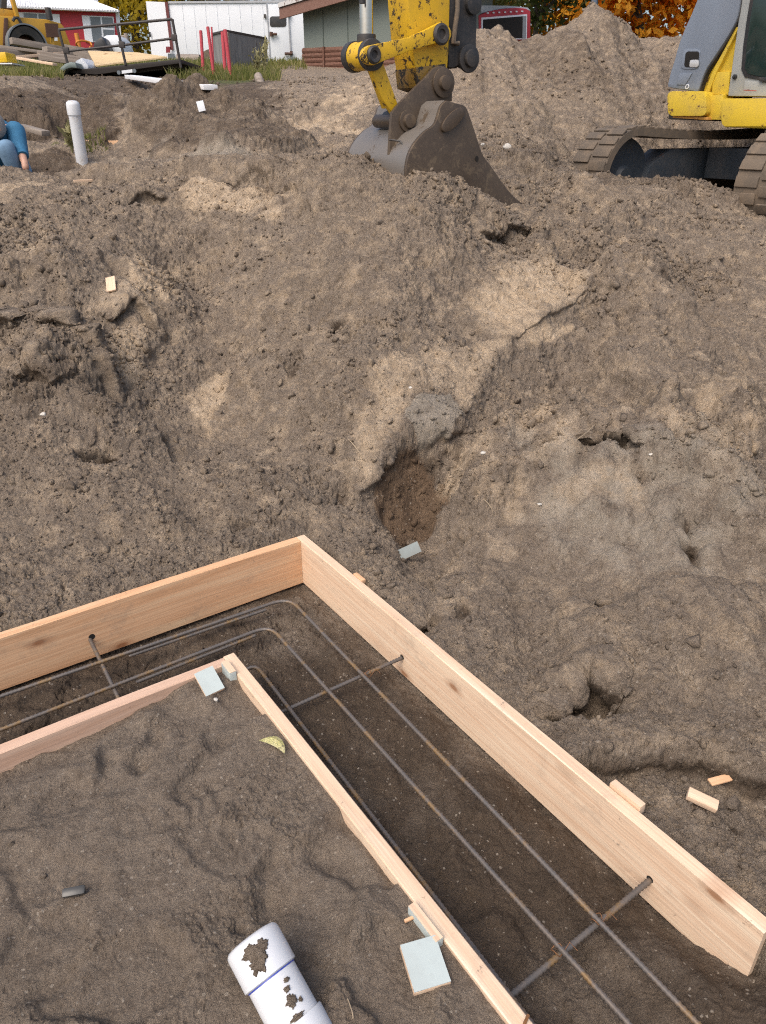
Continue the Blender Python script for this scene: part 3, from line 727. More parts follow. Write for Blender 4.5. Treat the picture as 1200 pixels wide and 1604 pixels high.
for pl_, v_ in (([(-60, 330), (150, 340), (250, 400), (285, 520), (250, 640), (120, 600), (-60, 560)], 2.1), ([(850, 300), (1230, 300), (1230, 470), (1000, 480), (860, 400)], 1.8), ([(140, 265), (300, 262), (470, 290), (480, 345), (300, 345), (150, 330)], 1.7), ([(600, 272), (700, 290), (820, 330), (860, 370), (760, 366), (640, 320)], 1.9), ([(-60, 560), (120, 610), (260, 650), (240, 800), (-60, 800)], 1.5)):
    A_rough = np.maximum(A_rough, 1 + (v_ - 1) * sstep(-0.1, 0.25, poly(pl_, 0.15, 0.05)))
wa = poly([(212, 246), (206, 208), (258, 186), (322, 178), (400, 192), (470, 212), (503, 234), (480, 248), (330, 250)], 0.10, 0.05)
wi = sstep(-0.02, 0.12, wa); H += 0.16 * wi; A_damp_shade = np.maximum(A_damp_shade, 0.60 * wi); A_rough *= 1 - 0.5 * wi
A_damp_shade = np.maximum(A_damp_shade, 0.74 * sstep(-0.05, 0.25, poly([(-80, 228), (-80, 140), (100, 130), (185, 150), (212, 166), (200, 205), (176, 236), (120, 230), (60, 232)], 0.2, 0.05)))
A_damp_shade = np.maximum(A_damp_shade, 0.70 * sstep(-0.05, 0.3, poly([(60, 112), (430, 122), (445, 165), (330, 176), (250, 162), (190, 150), (60, 132)], 0.3, 0.05)))
A_tan = np.maximum(A_tan, 0.62 * sstep(-0.1, 0.4, poly([(440, 178), (520, 132), (570, 130), (600, 200), (545, 222), (478, 212)], 0.3, 0.08)) * (1 - wi))
A_tan = np.maximum(A_tan, 0.66 * sstep(-0.10, 0.10, poly([(262, 282), (330, 275), (420, 288), (460, 312), (440, 328), (380, 326), (300, 330), (266, 318)], 0.08, 0.06)))
A_damp_shade = np.maximum(A_damp_shade, 0.75 * sstep(-0.03, 0.08, poly([(30, 262), (70, 238), (118, 240), (118, 262), (90, 274)], 0.06, 0.04)))  # dark under the ledge painted into the soil colour
# --- trodden soil inside the form: boot prints with sharp rims, and lumps pressed up between them
Hn = np.zeros(len(gx), np.float32); BM = np.zeros(len(gx), np.float32); TRD = np.zeros(len(gx), np.float32)
def boot(px, py, ang, ln=0.29, wd=0.105, dep=0.022, tread=True):
    c = atz(px, py, -0.04); ca, sn = math.cos(R(ang)), math.sin(R(ang))
    x = gx - c[0] + 0.012 * wobs1; y = gy - c[1] + 0.012 * wobs2
    u, v = x * ca + y * sn, -x * sn + y * ca
    wv = wd * 0.66 * (0.86 + 0.22 * np.cos((u / ln - 0.22) * 5.2))
    d = np.maximum(np.abs(u) / (ln / 2), np.abs(v) / wv)
    d = (np.abs(u / (ln / 2)) ** 3.2 + np.abs(v / wv) ** 2.6) ** 0.36
    m = sstep(1.12, 0.84, d)
    r_ = np.exp(-((d - 1.26) / 0.2) ** 2)
    global BM, TRD
    BM = np.maximum(BM, m)
    tr = 0.0045 * sstep(0.0, 0.5, np.sin(u * 2 * math.pi / 0.042)) * (np.abs(v) < wv * 0.8) if tread else 0
    if tread: TRD = TRD + (0.006 * (sstep(-0.15, 0.25, np.sin(u * 2 * math.pi / 0.045 + np.abs(v) * 60)) * (np.abs(v) < wv * 0.85) * (np.abs(v) > 0.004)) * m).astype(np.float32)
    return (-0.9 * dep * m + dep * 0.36 * r_ + tr * m).astype(np.float32)
for b in ((490, 1420, 100, 0.33, 0.17, 0.034, False), (360, 1330, -20, 0.29, 0.10, 0.016, True), (270, 1150, 62, 0.27, 0.12, 0.03, False), (200, 1185, 78, 0.26, 0.12, 0.026, False), (150, 1230, 40, 0.30, 0.11, 0.022, False), (60, 1270, 25, 0.30, 0.115, 0.024, False),
          (350, 1200, 48, 0.30, 0.12, 0.028, False), (280, 1270, 32, 0.30, 0.11, 0.018, True), (180, 1545, 10, 0.30, 0.13, 0.028, False), (40, 1530, 60, 0.28, 0.12, 0.026, False), (560, 1340, 140, 0.24, 0.12, 0.03, False), (620, 1560, 110, 0.26, 0.12, 0.03, False), (370, 1120, 70, 0.26, 0.12, 0.026, False), (80, 1390, -30, 0.30, 0.11, 0.016, True)):
    Hn += boot(*b)
P2 = Pf * 1.0
Hn += 0.007 * fbm(P2, 3.2, 2, 91) * (1 - 0.6 * BM) + 0.003 * (1 - BM) * (1 - np.abs(fbm(P2, 10.0, 3, 95))) 
sm = np.maximum(sstep(0.15, 0.55, fbm(P2, 3.5, 2, 99) * 0.5 + 0.5), 0.9 * BM)      # trodden smooth / left crumbly
for (px, py, a, b, h) in ((100, 1330, 80, 40, 0.012), (560, 1480, 70, 40, 0.02), (210, 1440, 60, 40, 0.012), (310, 1090, 60, 16, 0.03), (240, 1130, 40, 14, 0.02), (60, 1190, 60, 12, 0.02), (430, 1500, 70, 50, -0.05), (490, 1610, 60, 40, -0.05), (30, 1440, 60, 40, -0.015)):
    Hn += h * patch(px, py, a, b, 0, 0.04, 0.03)
# soil creeping up the inner boards in places
edge = np.minimum(sa - IN_A, sb - IN_B)
Hn += 0.03 * sstep(0.09, 0.03, sb - IN_B) * np.clip(fbm(P2, 4.0, 2, 105) + 0.2, 0, 1)
Hn = blur(Hn.reshape(NR_, NT_), 2).ravel() * 0.68 + TRD
H = np.where(inside & quad, Hn, H)
# trench floor
Ht = 0.018 * fbm(P2, 5.0, 3, 111) + 0.010 * sstep(0.25, 0.6, fbm(P2, 9.0, 3, 115)) + 0.022 * sstep(0.25, 0.6, fbm(P2, 3.2, 3, 117))
Ht += 0.012 * sstep(0.10, 0.02, sb) * np.clip(fbm(P2, 5.0, 2, 119), 0, 1) * sstep(0.3, 0.8, sa) - 0.02 * sstep(0.08, 0.02, sa)
nbf = sstep(0.0, 0.10, np.minimum(sb, sa))
Ht = Ht * (0.2 + 0.8 * nbf) - 0.026 * (1 - nbf)
H = np.where(trench, Ht, H)
A_damp_shade = np.where(trench, np.clip(0.63 + 0.28 * lowf + 0.25 * sstep(0.3, 1.8, sa) + 0.2 * sstep(0.6, 0.2, np.abs(sa - 0.25)) * sstep(0.1, 0.5, sb) - 0.30 * sstep(END_A - 0.5, END_A + 0.1, sa) - 0.25 * sstep(0.10, 0.0, sb), 0.05, 0.95), A_damp_shade)
A_damp_shade = np.where(inside & quad, 0.02 + 0.08 * lowf, A_damp_shade).astype(np.float32)
for A_ in (A_tan, A_grey, A_rust): A_[quad] *= 0.15
H -= 0.16 * np.exp(-((gy - 11.4) / 0.9) ** 2) * sstep(-5.2, -4.4, gx) * sstep(-2.0, -2.8, gx)
z = z + H
OV = np.zeros(len(gx), np.float32)
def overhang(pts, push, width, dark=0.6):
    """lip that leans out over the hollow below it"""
    global OV, z, A_damp_shade
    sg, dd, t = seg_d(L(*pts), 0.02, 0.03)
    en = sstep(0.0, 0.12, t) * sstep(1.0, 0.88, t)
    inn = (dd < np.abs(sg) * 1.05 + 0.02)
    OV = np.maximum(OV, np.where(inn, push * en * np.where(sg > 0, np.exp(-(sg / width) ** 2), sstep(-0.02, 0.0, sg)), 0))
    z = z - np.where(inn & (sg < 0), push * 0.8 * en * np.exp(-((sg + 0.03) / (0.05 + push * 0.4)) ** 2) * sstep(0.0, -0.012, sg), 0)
    A_damp_shade = np.maximum(A_damp_shade, np.where(inn & (sg < 0.0), dark * en * np.exp(-(sg / (0.03 + push * 0.35)) ** 2), 0)).astype(np.float32)  # shade under the lip painted into the soil colour
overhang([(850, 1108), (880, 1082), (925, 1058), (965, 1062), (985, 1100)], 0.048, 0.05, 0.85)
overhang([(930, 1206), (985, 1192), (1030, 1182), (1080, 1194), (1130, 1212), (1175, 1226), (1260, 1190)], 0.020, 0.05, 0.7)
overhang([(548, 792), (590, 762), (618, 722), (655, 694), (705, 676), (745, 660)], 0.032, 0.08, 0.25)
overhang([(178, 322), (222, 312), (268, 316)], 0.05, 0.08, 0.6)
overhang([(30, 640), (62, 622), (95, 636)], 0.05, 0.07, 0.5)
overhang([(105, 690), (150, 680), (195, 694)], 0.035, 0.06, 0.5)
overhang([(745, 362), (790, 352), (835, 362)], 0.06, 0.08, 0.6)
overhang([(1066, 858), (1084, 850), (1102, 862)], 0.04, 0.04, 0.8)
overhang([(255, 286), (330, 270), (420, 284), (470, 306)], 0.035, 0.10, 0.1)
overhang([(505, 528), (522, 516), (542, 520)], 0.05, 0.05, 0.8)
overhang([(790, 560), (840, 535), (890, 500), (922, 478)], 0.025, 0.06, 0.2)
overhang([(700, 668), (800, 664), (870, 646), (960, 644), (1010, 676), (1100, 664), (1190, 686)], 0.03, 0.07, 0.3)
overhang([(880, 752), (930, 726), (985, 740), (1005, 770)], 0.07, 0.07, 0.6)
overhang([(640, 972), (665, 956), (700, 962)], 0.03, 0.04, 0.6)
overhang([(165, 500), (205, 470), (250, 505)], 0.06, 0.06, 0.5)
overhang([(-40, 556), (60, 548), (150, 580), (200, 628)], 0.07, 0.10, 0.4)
zb_ = blur(z.reshape(NR_, NT_), 3).ravel()
near_ = (gy < 3.4) & (np.minimum(np.minimum(np.abs(sb + TH / 2), np.abs(sa + TH / 2)), np.minimum(np.abs(sb - IN_B - TH / 2), np.abs(sa - IN_A - TH / 2))) < 0.07)
z = np.where(near_, z, zb_)
# ------------------------------------------------------------------ crumbs and clods raised along the surface normal
Z2 = blur(z.reshape(NR_, NT_), 6); X2 = gx.reshape(NR_, NT_); Y2 = gy.reshape(NR_, NT_)
P3 = np.stack([X2, Y2, Z2], 2)
du = np.gradient(P3, axis=1); dv = np.gradient(P3, axis=0)
N3 = np.cross(dv, du); N3 /= (np.linalg.norm(N3, axis=2, keepdims=True) + 1e-12)
N3[N3[..., 2] < 0] *= -1
NB = N3.reshape(-1, 3).astype(np.float32).copy()
nearb = np.where(gy < 3.4, np.exp(-(np.minimum(np.minimum(np.abs(sb + TH / 2), np.abs(sa + TH / 2)), np.minimum(np.abs(sb - IN_B - TH / 2), np.abs(sa - IN_A - TH / 2))) / 0.06) ** 4), 0).reshape(NR_, NT_, 1)
N3 = N3 * (1 - nearb) + np.array([0, 0, 1.0]) * nearb
P3[..., 2] = z.reshape(NR_, NT_)
Q = P3.reshape(-1, 3).astype(np.float32); N3 = N3.reshape(-1, 3).astype(np.float32)
del P3, du, dv
def far(a, b): return sstep(b, a, dist)
rgh = np.clip(np.where(A_rough > 1, A_rough, A_rough) - 0.3 * np.clip(1.3 - A_rough, 0, 1), 0.25, 2.4)
zone = np.where(trench, 0.10 + 0.35 * nbf, np.where(inside & quad, 0.16 + 0.20 * (1 - sm), 1.0)).astype(np.float32)
zone = zone * np.clip(1 - 0.7 * A_grey, 0.25, 1) * np.clip(1 - 0.75 * A_tan, 0.3, 1)
dens = np.clip(0.55 + 0.9 * fbm(Q, 1.6, 3, 131), 0.1, 1.5)
disp = np.zeros(len(Q), np.float32)
warp = np.stack([vnoise(Q, 45, 141), vnoise(Q, 45, 143), vnoise(Q, 45, 145)], 1) + 0.6 * np.stack([vnoise(Q, 110, 146), vnoise(Q, 110, 147), vnoise(Q, 110, 148)], 1)
warp2 = np.stack([vnoise(Q, 16, 241), vnoise(Q, 16, 243), vnoise(Q, 16, 245)], 1) + 0.5 * warp
disp += 0.0044 * lumps(Q + warp * 0.012, 0.019, 151, 0.8) * far(4.0, 7.0) * dens
disp += 0.0048 * lumps(Q + warp * 0.030, 0.038, 153, 0.6) * dens * np.clip(rgh, 0.5, 1.7) * sstep(1.0, 2.2, dist) * far(10, 15)
disp += 0.010 * lumps(Q + warp2 * 0.055, 0.085, 155, 0.40) * dens * np.clip(rgh - 0.62, 0, 2) * sstep(1.8, 4.2, dist)
disp += 0.080 * lumps(Q + warp2 * 0.07, 0.22, 157, 0.28) * dens * np.maximum(rgh - 1.0, 0) * sstep(3.0, 7.0, dist) * far(12, 17)
disp += 0.011 * lumps(Q + warp2 * 0.06, 0.16, 158, 0.25) * sstep(6, 8, dist) * far(12, 17) * (1 - np.clip(3 * A_tan, 0, 0.7))
bil = 1 - np.abs(vnoise(Q, 26, 161)) * 2 + 0.55 * (1 - np.abs(vnoise(Q, 55, 162)) * 2) + 0.3 * (1 - np.abs(vnoise(Q, 118, 163)) * 2)
disp += -0.0030 * bil * np.minimum(1.3, 0.7 + dist / 9)
disp += 0.0055 * fbm(Q, 19, 4, 165, 0.6) * np.minimum(1.5, 0.6 + dist / 5)
disp += 0.014 * (np.abs(fbm(Q, 7, 4, 171, 0.58)) - 0.35) * np.minimum(1.6, 0.4 + dist / 4)
ck = vnoise(Q + warp2 * 0.05, 6.5, 301) + 0.35 * vnoise(Q, 15, 303)
ckm = sstep(0.05, 0.5, fbm(Q, 2.3, 2, 305))
disp -= 0.020 * np.exp(-(ck / 0.055) ** 2) * ckm * np.minimum(1.6, 0.5 + dist / 4)
disp *= zone * (1 - 0.75 * flatb)
fz_ = np.where(trench, 0.5, np.where(inside & quad, 0.20 + 0.5 * (1 - sm), 1.0)).astype(np.float32) * np.clip(1 - 0.6 * A_tan, 0.35, 1) * np.clip(1 - 0.5 * A_grey, 0.3, 1) * (1 - 0.6 * flatb)
disp += 0.0072 * fbm(Q, 36, 4, 181, 0.68) * fz_ * np.clip(0.5 + dist / 5, 0.7, 1.7)
disp += 0.0040 * (1 - 2 * np.abs(vnoise(Q + warp * 0.01, 75, 191))) * fz_ * far(4, 8)
Q = Q + N3 * disp[:, None]
ed_ = np.minimum(sa - IN_A, sb - IN_B)
Q[:, 2] = np.where(inside & quad & (ed_ < 0.16), np.minimum(Q[:, 2], -0.022 + 0.45 * np.maximum(ed_ - 0.07, 0)), Q[:, 2])
hl_ = np.hypot(NB[:, 0], NB[:, 1]) + 1e-4
Q[:, 0] += NB[:, 0] / hl_ * OV; Q[:, 1] += NB[:, 1] / hl_ * OV
clod_base = (Q.copy(), N3, dist, dens * rgh * np.where(dist > 6.5, 0.62, 1.0) * np.where(quad, 0.35 * np.where(inside, 1 - 0.7 * sm, 0.7), 1.0))

# ------------------------------------------------------------------ link the ground sheet
nv = NR_ * NT_
idx = np.arange(nv, dtype=np.int32).reshape(NR_, NT_)
a_ = idx[:-1, :]; b_ = np.roll(idx, -1, axis=1)[:-1, :]; c_ = np.roll(idx, -1, axis=1)[1:, :]; d_ = idx[1:, :]
quads = np.stack([a_, d_, c_, b_], 2).reshape(-1, 4)
Q = np.vstack([Q, [[ORG[0], ORG[1], -0.03]]]).astype(np.float32)
fan = np.stack([np.roll(idx[0], -1), idx[0] * 0 + nv, idx[0]], 1)[:, [0, 2, 1]]
loops = np.concatenate([quads.ravel(), fan.ravel()]).astype(np.int32)
me = bpy.data.meshes.new('ground')
me.vertices.add(nv + 1); me.vertices.foreach_set('co', Q.ravel())
me.loops.add(len(loops)); me.loops.foreach_set('vertex_index', loops)
npoly = len(quads) + len(fan)
me.polygons.add(npoly)
ls = np.concatenate([np.arange(len(quads)) * 4, len(quads) * 4 + np.arange(len(fan)) * 3]).astype(np.int32)
me.polygons.foreach_set('loop_start', ls)
me.polygons.foreach_set('use_smooth', np.ones(npoly, bool))
me.update(calc_edges=True)
for nm, A_ in (('tan', A_tan), ('grey', A_grey), ('damp_shade', A_damp_shade), ('rust', A_rust), ('turf', A_turf)):
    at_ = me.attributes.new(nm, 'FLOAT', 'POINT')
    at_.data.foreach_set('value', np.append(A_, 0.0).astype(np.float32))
me.materials.append(M['soil'])
ground = bpy.data.objects.new('ground', me); COL.objects.link(ground)
tag(ground, kind='structure')
if me.polygons[len(quads) // 2].normal.z < 0: me.flip_normals()

def gh(x, y):
    """height of the finished ground at a point (nearest grid vertex)"""
    t_, r_ = math.atan2(x - ORG[0], y - ORG[1]), math.hypot(x - ORG[0], y - ORG[1])
    i = int(np.argmin(np.abs(th - t_))); j = int(np.argmin(np.abs(rr - r_)))
    return float(Q[j * NT_ + i, 2])
def ghit(px, py, d0=0.6, d1=50):
    """point where a sight line meets the finished ground"""
    r = ray(px, py); r = r / r[1]
    D = np.exp(np.linspace(math.log(d0), math.log(d1), 1600))
    for d in D:
        if CAMZ + r[2] * d < gh(r[0] * d, d): return np.array([r[0] * d, d, gh(r[0] * d, d)])
    return np.array([r[0] * d1, d1, gh(r[0] * d1, d1)])

# ------------------------------------------------------------------ loose clods lying on the soil: too many to count
def scatter_clods():
    P, Nn, dd_, dn = clod_base
    rs = np.random.RandomState(5)
    dx = np.where((dd_ > 1.0) & (dd_ < 15) & (np.abs(np.arctan2(P[:, 0] - ORG[0], P[:, 1] - ORG[1])) < thd), 1.0, 0.0) * np.clip(dn, 0, 2) ** 1.6
    pr = dx / dx.sum()
    N = 22000
    pick = rs.choice(len(P), N, p=pr)
    ico = bmesh.new(); bmesh.ops.create_icosphere(ico, subdivisions=1, radius=1.0)
    bv = np.array([v.co[:] for v in ico.verts]); bf = np.array([[v.index for v in f.verts] for f in ico.faces]); ico.free()
    nvv = len(bv)
    d = dd_[pick]
    size = np.minimum(0.00105 * d * np.exp(rs.exponential(0.40, N)) + 0.0006, 0.024)
    rot = rs.normal(size=(N, 3, 3)); rot, _ = np.linalg.qr(rot); rot *= np.sign(np.linalg.det(rot))[:, None, None]
    sc = rs.uniform(0.55, 1.25, (N, 1, 3))
    jit = 1 + rs.uniform(-0.5, 0.45, (N, nvv, 1))
    V = np.einsum('nij,nkj->nki', rot, bv[None] * sc * jit) * size[:, None, None]
    V = V + (P[pick] + Nn[pick] * (size * 0.25)[:, None])[:, None, :]
    F = bf[None] + (np.arange(N) * nvv)[:, None, None]
    me = bpy.data.meshes.new('soil_clods')
    me.from_pydata([], [], [])
    me.vertices.add(N * nvv); me.vertices.foreach_set('co', V.astype(np.float32).ravel())
    fl_ = F.reshape(-1).astype(np.int32)
    me.loops.add(len(fl_)); me.loops.foreach_set('vertex_index', fl_)
    me.polygons.add(len(fl_) // 3); me.polygons.foreach_set('loop_start', np.arange(0, len(fl_), 3, dtype=np.int32))
    me.update(calc_edges=True)
    for nm, A_ in (('tan', A_tan), ('grey', A_grey), ('damp_shade', A_damp_shade), ('rust', A_rust)):
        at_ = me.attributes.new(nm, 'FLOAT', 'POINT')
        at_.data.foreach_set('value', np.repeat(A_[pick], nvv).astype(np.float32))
    me.materials.append(M['soil'])
    o = bpy.data.objects.new('soil_clods', me); COL.objects.link(o)
    tag(o, 'loose brown soil crumbs and clods strewn over the dug slope', 'soil', kind='stuff')
scatter_clods()
# ------------------------------------------------------------------ the footing form: sawn boards on edge
def board_mesh(lx, ty, hz, holes=(), seed=0, wave=0.0, bot=None):
    """board along local x from 0..lx, thickness 0..ty, top at z=0; slightly uneven sawn edges"""
    rs = random.Random(seed)
    bm = bmesh.new()
    n = max(8, int(lx / 0.05))
    rings = []
    off = [rs.uniform(-1, 1) for _ in range(4)]
    for i in range(n + 1):
        x = lx * i / n
        w_ = 0.0012 * math.sin(x * 3 + off[0]) + 0.0009 * math.sin(x * 9 + off[1]); w2 = 0.0015 * math.sin(x * 2.3 + off[2])
        zt = 0.0012 * math.sin(x * 5 + off[3]) + wave * math.sin(x * 1.1)
        e = 0.0025
        pr = [(w2, -hz), (ty + w2, -hz), (ty + w2, zt - e), (ty + w2 - e, zt), (w2 + e, zt + w_), (w2, zt - e)]
        rings.append([bm.verts.new((x, y, z_)) for y, z_ in pr])
    for i in range(n):
        for k in range(6):
            bm.faces.new((rings[i][k], rings[i][(k + 1) % 6], rings[i + 1][(k + 1) % 6], rings[i + 1][k]))
    bm.faces.new(list(reversed(rings[0]))); bm.faces.new(rings[-1])
    bmesh.ops.recalc_face_normals(bm, faces=bm.faces)
    return bm
def link_local(bm, name, mat, parent, loc=(0, 0, 0), rot=(0, 0, 0), smooth=25):
    me = bpy.data.meshes.new(name); bm.to_mesh(me); bm.free()
    me.polygons.foreach_set('use_smooth', [True] * len(me.polygons)); me.set_sharp_from_angle(angle=R(smooth))
    me.materials.append(mat)
    o = bpy.data.objects.new(name, me); COL.objects.link(o)
    o.parent = parent; o.location = loc; o.rotation_euler = rot
    return o
ANG = math.atan2(FA[1], FA[0])
# outer form; local frame of its root: x along FA, y = left of it (= minus FB side is +y)
SGN = 1 if np.cross(FA, FB)[2] > 0 else -1
outer = empty('outer_footing_form', C0, 'taller outer L of two long fir boards meeting at the far corner', 'formwork')
outer.rotation_euler = (0, 0, ANG)
# in local coordinates FB is (0, SGN)
b1 = board_mesh(END_A + TH, TH, HB, seed=1)
link_local(b1, 'form_board', M['board_pale'], outer, (-TH, -TH if SGN > 0 else 0, 0))
LB = 2.9
b2 = board_mesh(LB, TH, HB, seed=2)
o = link_local(b2, 'form_board', M['board'], outer, (-TH if SGN < 0 else 0, 0.0, 0) if SGN > 0 else (-TH, 0.0, 0), (0, 0, R(90) * SGN))
o['label'] = 'redder board of the two, running left from the far corner'
def dots(name, pts, rad, mat, parent, axis, th=0.0012):
    mb = MB()
    for p in pts: mb.disc(p, axis, rad, th, 12)
    return mb.build(name, mat, parent)
M['hole'] = plain_mat('dark drilled hole', (0.012, 0.01, 0.008), 0.9)
M['rust_stain'] = plain_mat('rusty end stain', (0.36, 0.15, 0.04), 0.9)

inner = empty('inner_footing_form', fw(IN_A, IN_B, -0.01), 'low inner L of two fir boards half sunk in trodden soil', 'formwork')
inner.rotation_euler = (0, 0, ANG)
b3 = board_mesh(2.4, TH, 0.19, seed=3)
link_local(b3, 'form_board', M['board_pale'], inner, (0, 0 if SGN > 0 else -TH, 0))
b4 = board_mesh(2.2, TH, 0.19, seed=4)
M['board_pink'] = wood_mat('pinkish fir board', (0.60, 0.41, 0.30), (0.52, 0.33, 0.225), 0, (0.68, 0.50, 0.37), 0.8)
o = link_local(b4, 'form_board', M['board_pink'], inner, (TH if SGN > 0 else 0, (TH + 0.0015) * SGN, -0.001), (0, 0, R(90) * SGN))
o['label'] = 'pinker board of the two, running left from the inner corner'

# splinter and offcut wedged on the outer board's back
def block(name, c, ax, up, sx, sy, sz, mat, label, cat, group=None, bevel=0.002, side=None, smooth=30):
    """small sawn block; local x along ax, local z along up, its base under c"""
    ax = Vector(tuple(ax)).normalized(); up = Vector(tuple(up)).normalized()
    ay = up.cross(ax).normalized(); ax = ay.cross(up).normalized()
    mb = MB(); mb.box((0, 0, 0), (1, 0, 0), (0, 1, 0), (0, 0, 1), sx, sy, sz)
    if side is not None:
        root = bpy.data.objects.new(name, None); COL.objects.link(root)
        mb.build('wood_core', mat, root, bevel=bevel, world=False)
        m2 = MB(); m2.box((0, 0, sz / 2 + 0.0008), (1, 0, 0), (0, 1, 0), (0, 0, 1), sx - 0.001, sy - 0.001, 0.0016); m2.build('painted_face', side, root, world=False)
    else:
        root = mb.build(name, mat, None, bevel=bevel, world=False)
    m = Matrix((ax, ay, up)).transposed().to_4x4()
    root.matrix_world = Matrix.Translation(Vector(tuple(float(v) for v in c))) @ m
    root.location = Vector(tuple(float(v) for v in c)); root.rotation_euler = m.to_euler()
    return tag(root, label, cat, group)
M['sage'] = paint_mat('sage grey factory coat', (0.44, 0.50, 0.485), 0.6, (0.3, 0.26, 0.22), 0.08, 0.12, 8.0)
M['sage_dark'] = paint_mat('dark sage underside', (0.20, 0.23, 0.225), 0.65, (0.3, 0.26, 0.22), 0.2, 0.3, 8.0)  # darker sage for the underside of the offcut on the slope
FAv, FBv, UP = Vector(FA), Vector(FB), Vector((0, 0, 1))
def gp(px, py, dz=0.0, r_=0.032):
    p = ghit(px, py)
    zs = [gh(p[0] + r_ * math.cos(a), p[1] + r_ * math.sin(a)) for a in np.linspace(0, 6, 9)]
    p = p.copy(); p[2] = max(p[2], 0.35 * p[2] + 0.65 * max(zs)) if p[1] < 4 else p[2]
    return p + np.array([0, 0, dz])
OFFG = 'sage grey trim offcuts round the form'
# leaning tile by the inner corner, showing its coated face up
c = gp(329, 1076, 0.016); block('trim_offcut', c, FAv * 0.35 + FBv * -0.2 + Vector((0.0, -0.3, -0.28)), Vector((0.2, -0.35, 0.85)), 0.085, 0.062, 0.011, M['board_pale'], 'sage grey offcut leaning in the soil left of the upright one at the inner corner', 'offcut', OFFG, side=M['sage'])
# upright block against the long inner board
c = fw(IN_A + TH + 0.035, IN_B + TH + 0.013, -0.045); block('trim_offcut', c, FAv, UP, 0.066, 0.022, 0.10, M['sage'], 'thick sage grey offcut standing upright inside the corner of the low inner form', 'offcut', OFFG, side=M['board_pale'])
# block against the long inner board nearer the camera
pb = atz(683, 1442, -0.02); sa_, sb_ = fl(pb)
c = fw(sa_, IN_B + TH + 0.013, -0.035); block('trim_offcut', c, FAv, UP, 0.098, 0.020, 0.075, M['sage'], 'sage grey offcut standing on edge against the long inner board near the white pipe', 'offcut', OFFG, side=M['board_pale'])
# tile flat on the soil
c = gp(665, 1525, 0.014); block('trim_offcut', c, (0.30, -1.0, 0.0), (0.04, -0.10, 1), 0.094, 0.078, 0.014, M['board_pale'], 'largest sage grey offcut lying flat on the trodden soil beside the inner board', 'offcut', OFFG, side=M['sage'])
# outside the corner
c = gp(641, 877, 0.026); block('trim_offcut', c, (0.9, 0.42, 0.12), (-0.2, -0.75, 0.6), 0.095, 0.048, 0.012, M['board_pale'], 'sage grey offcut lying on the slope outside the far corner of the outer form', 'offcut', OFFG, side=M['sage_dark'])
c = gp(1097, 1264, 0.016); block('wood_scrap', c, (0.9, -0.5, 0), (0.05, -0.25, 0.95), 0.075, 0.030, 0.018, M['board_pale'], 'small pale scrap with a grey side on the soil outside the long outer board', 'offcut', None)
c = gp(1122, 1241, 0.012); block('wood_chip', c, (1, 0.28, 0.03), (0, -0.1, 1), 0.062, 0.022, 0.006, M['board'], 'thin orange wood chip above the pale scrap outside the long board', 'wood chip')
c = fw(fl(atz(982, 1247, 0))[0], -TH - 0.012, -0.004); block('wood_scrap', c, FAv, UP, 0.095, 0.022, 0.03, M['board_pale'], 'short stick of pale wood nailed behind the long outer board', 'offcut')
c = fw(fl(atz(566, 903, 0))[0], -TH - 0.010, -0.006); block('wood_chip', c, FAv, UP, 0.06, 0.018, 0.02, M['board'], 'orange chip of wood behind the outer form near its far corner', 'wood chip')
c = gp(175, 452, 0.02); block('wood_scrap', c, (0.25, -0.9, -0.6), (-0.1, -0.6, 0.8), 0.11, 0.055, 0.012, M['board_pale'], 'pale notched scrap of wood lying alone on the left slope', 'offcut')
c = gp(316, 178, 0.06); block('card_scrap', c, (0.2, 0.1, -1), (0.1, -1, 0.2), 0.10, 0.075, 0.004, M['white_paint'], 'small white card stuck in the dark bank before the trailer', 'card')
c = gp(648, 1441, 0.005); block('wood_chip', c, (0.95, 0.45, 0.1), (0, 0, 1), 0.045, 0.007, 0.006, M['board'], 'thin splinter beside the block on the long inner board', 'wood chip')
c = gp(118, 1404, 0.008); block('stone_shard', c, (0.95, 0.22, 0.0), (0.1, -0.4, 0.9), 0.050, 0.020, 0.012, plain_mat('dark slate', (0.05, 0.05, 0.048), 0.35), 'dark wedge shaped shard in the trodden soil at lower left', 'stone', bevel=0.006)
c = gp(138, 290, 0.02); block('twig', c, (0.7, 0.6, 0.25), (0, 0, 1), 0.22, 0.02, 0.02, M['board_pale'], 'pale stick lying on the broken bench left of the slope', 'stick')
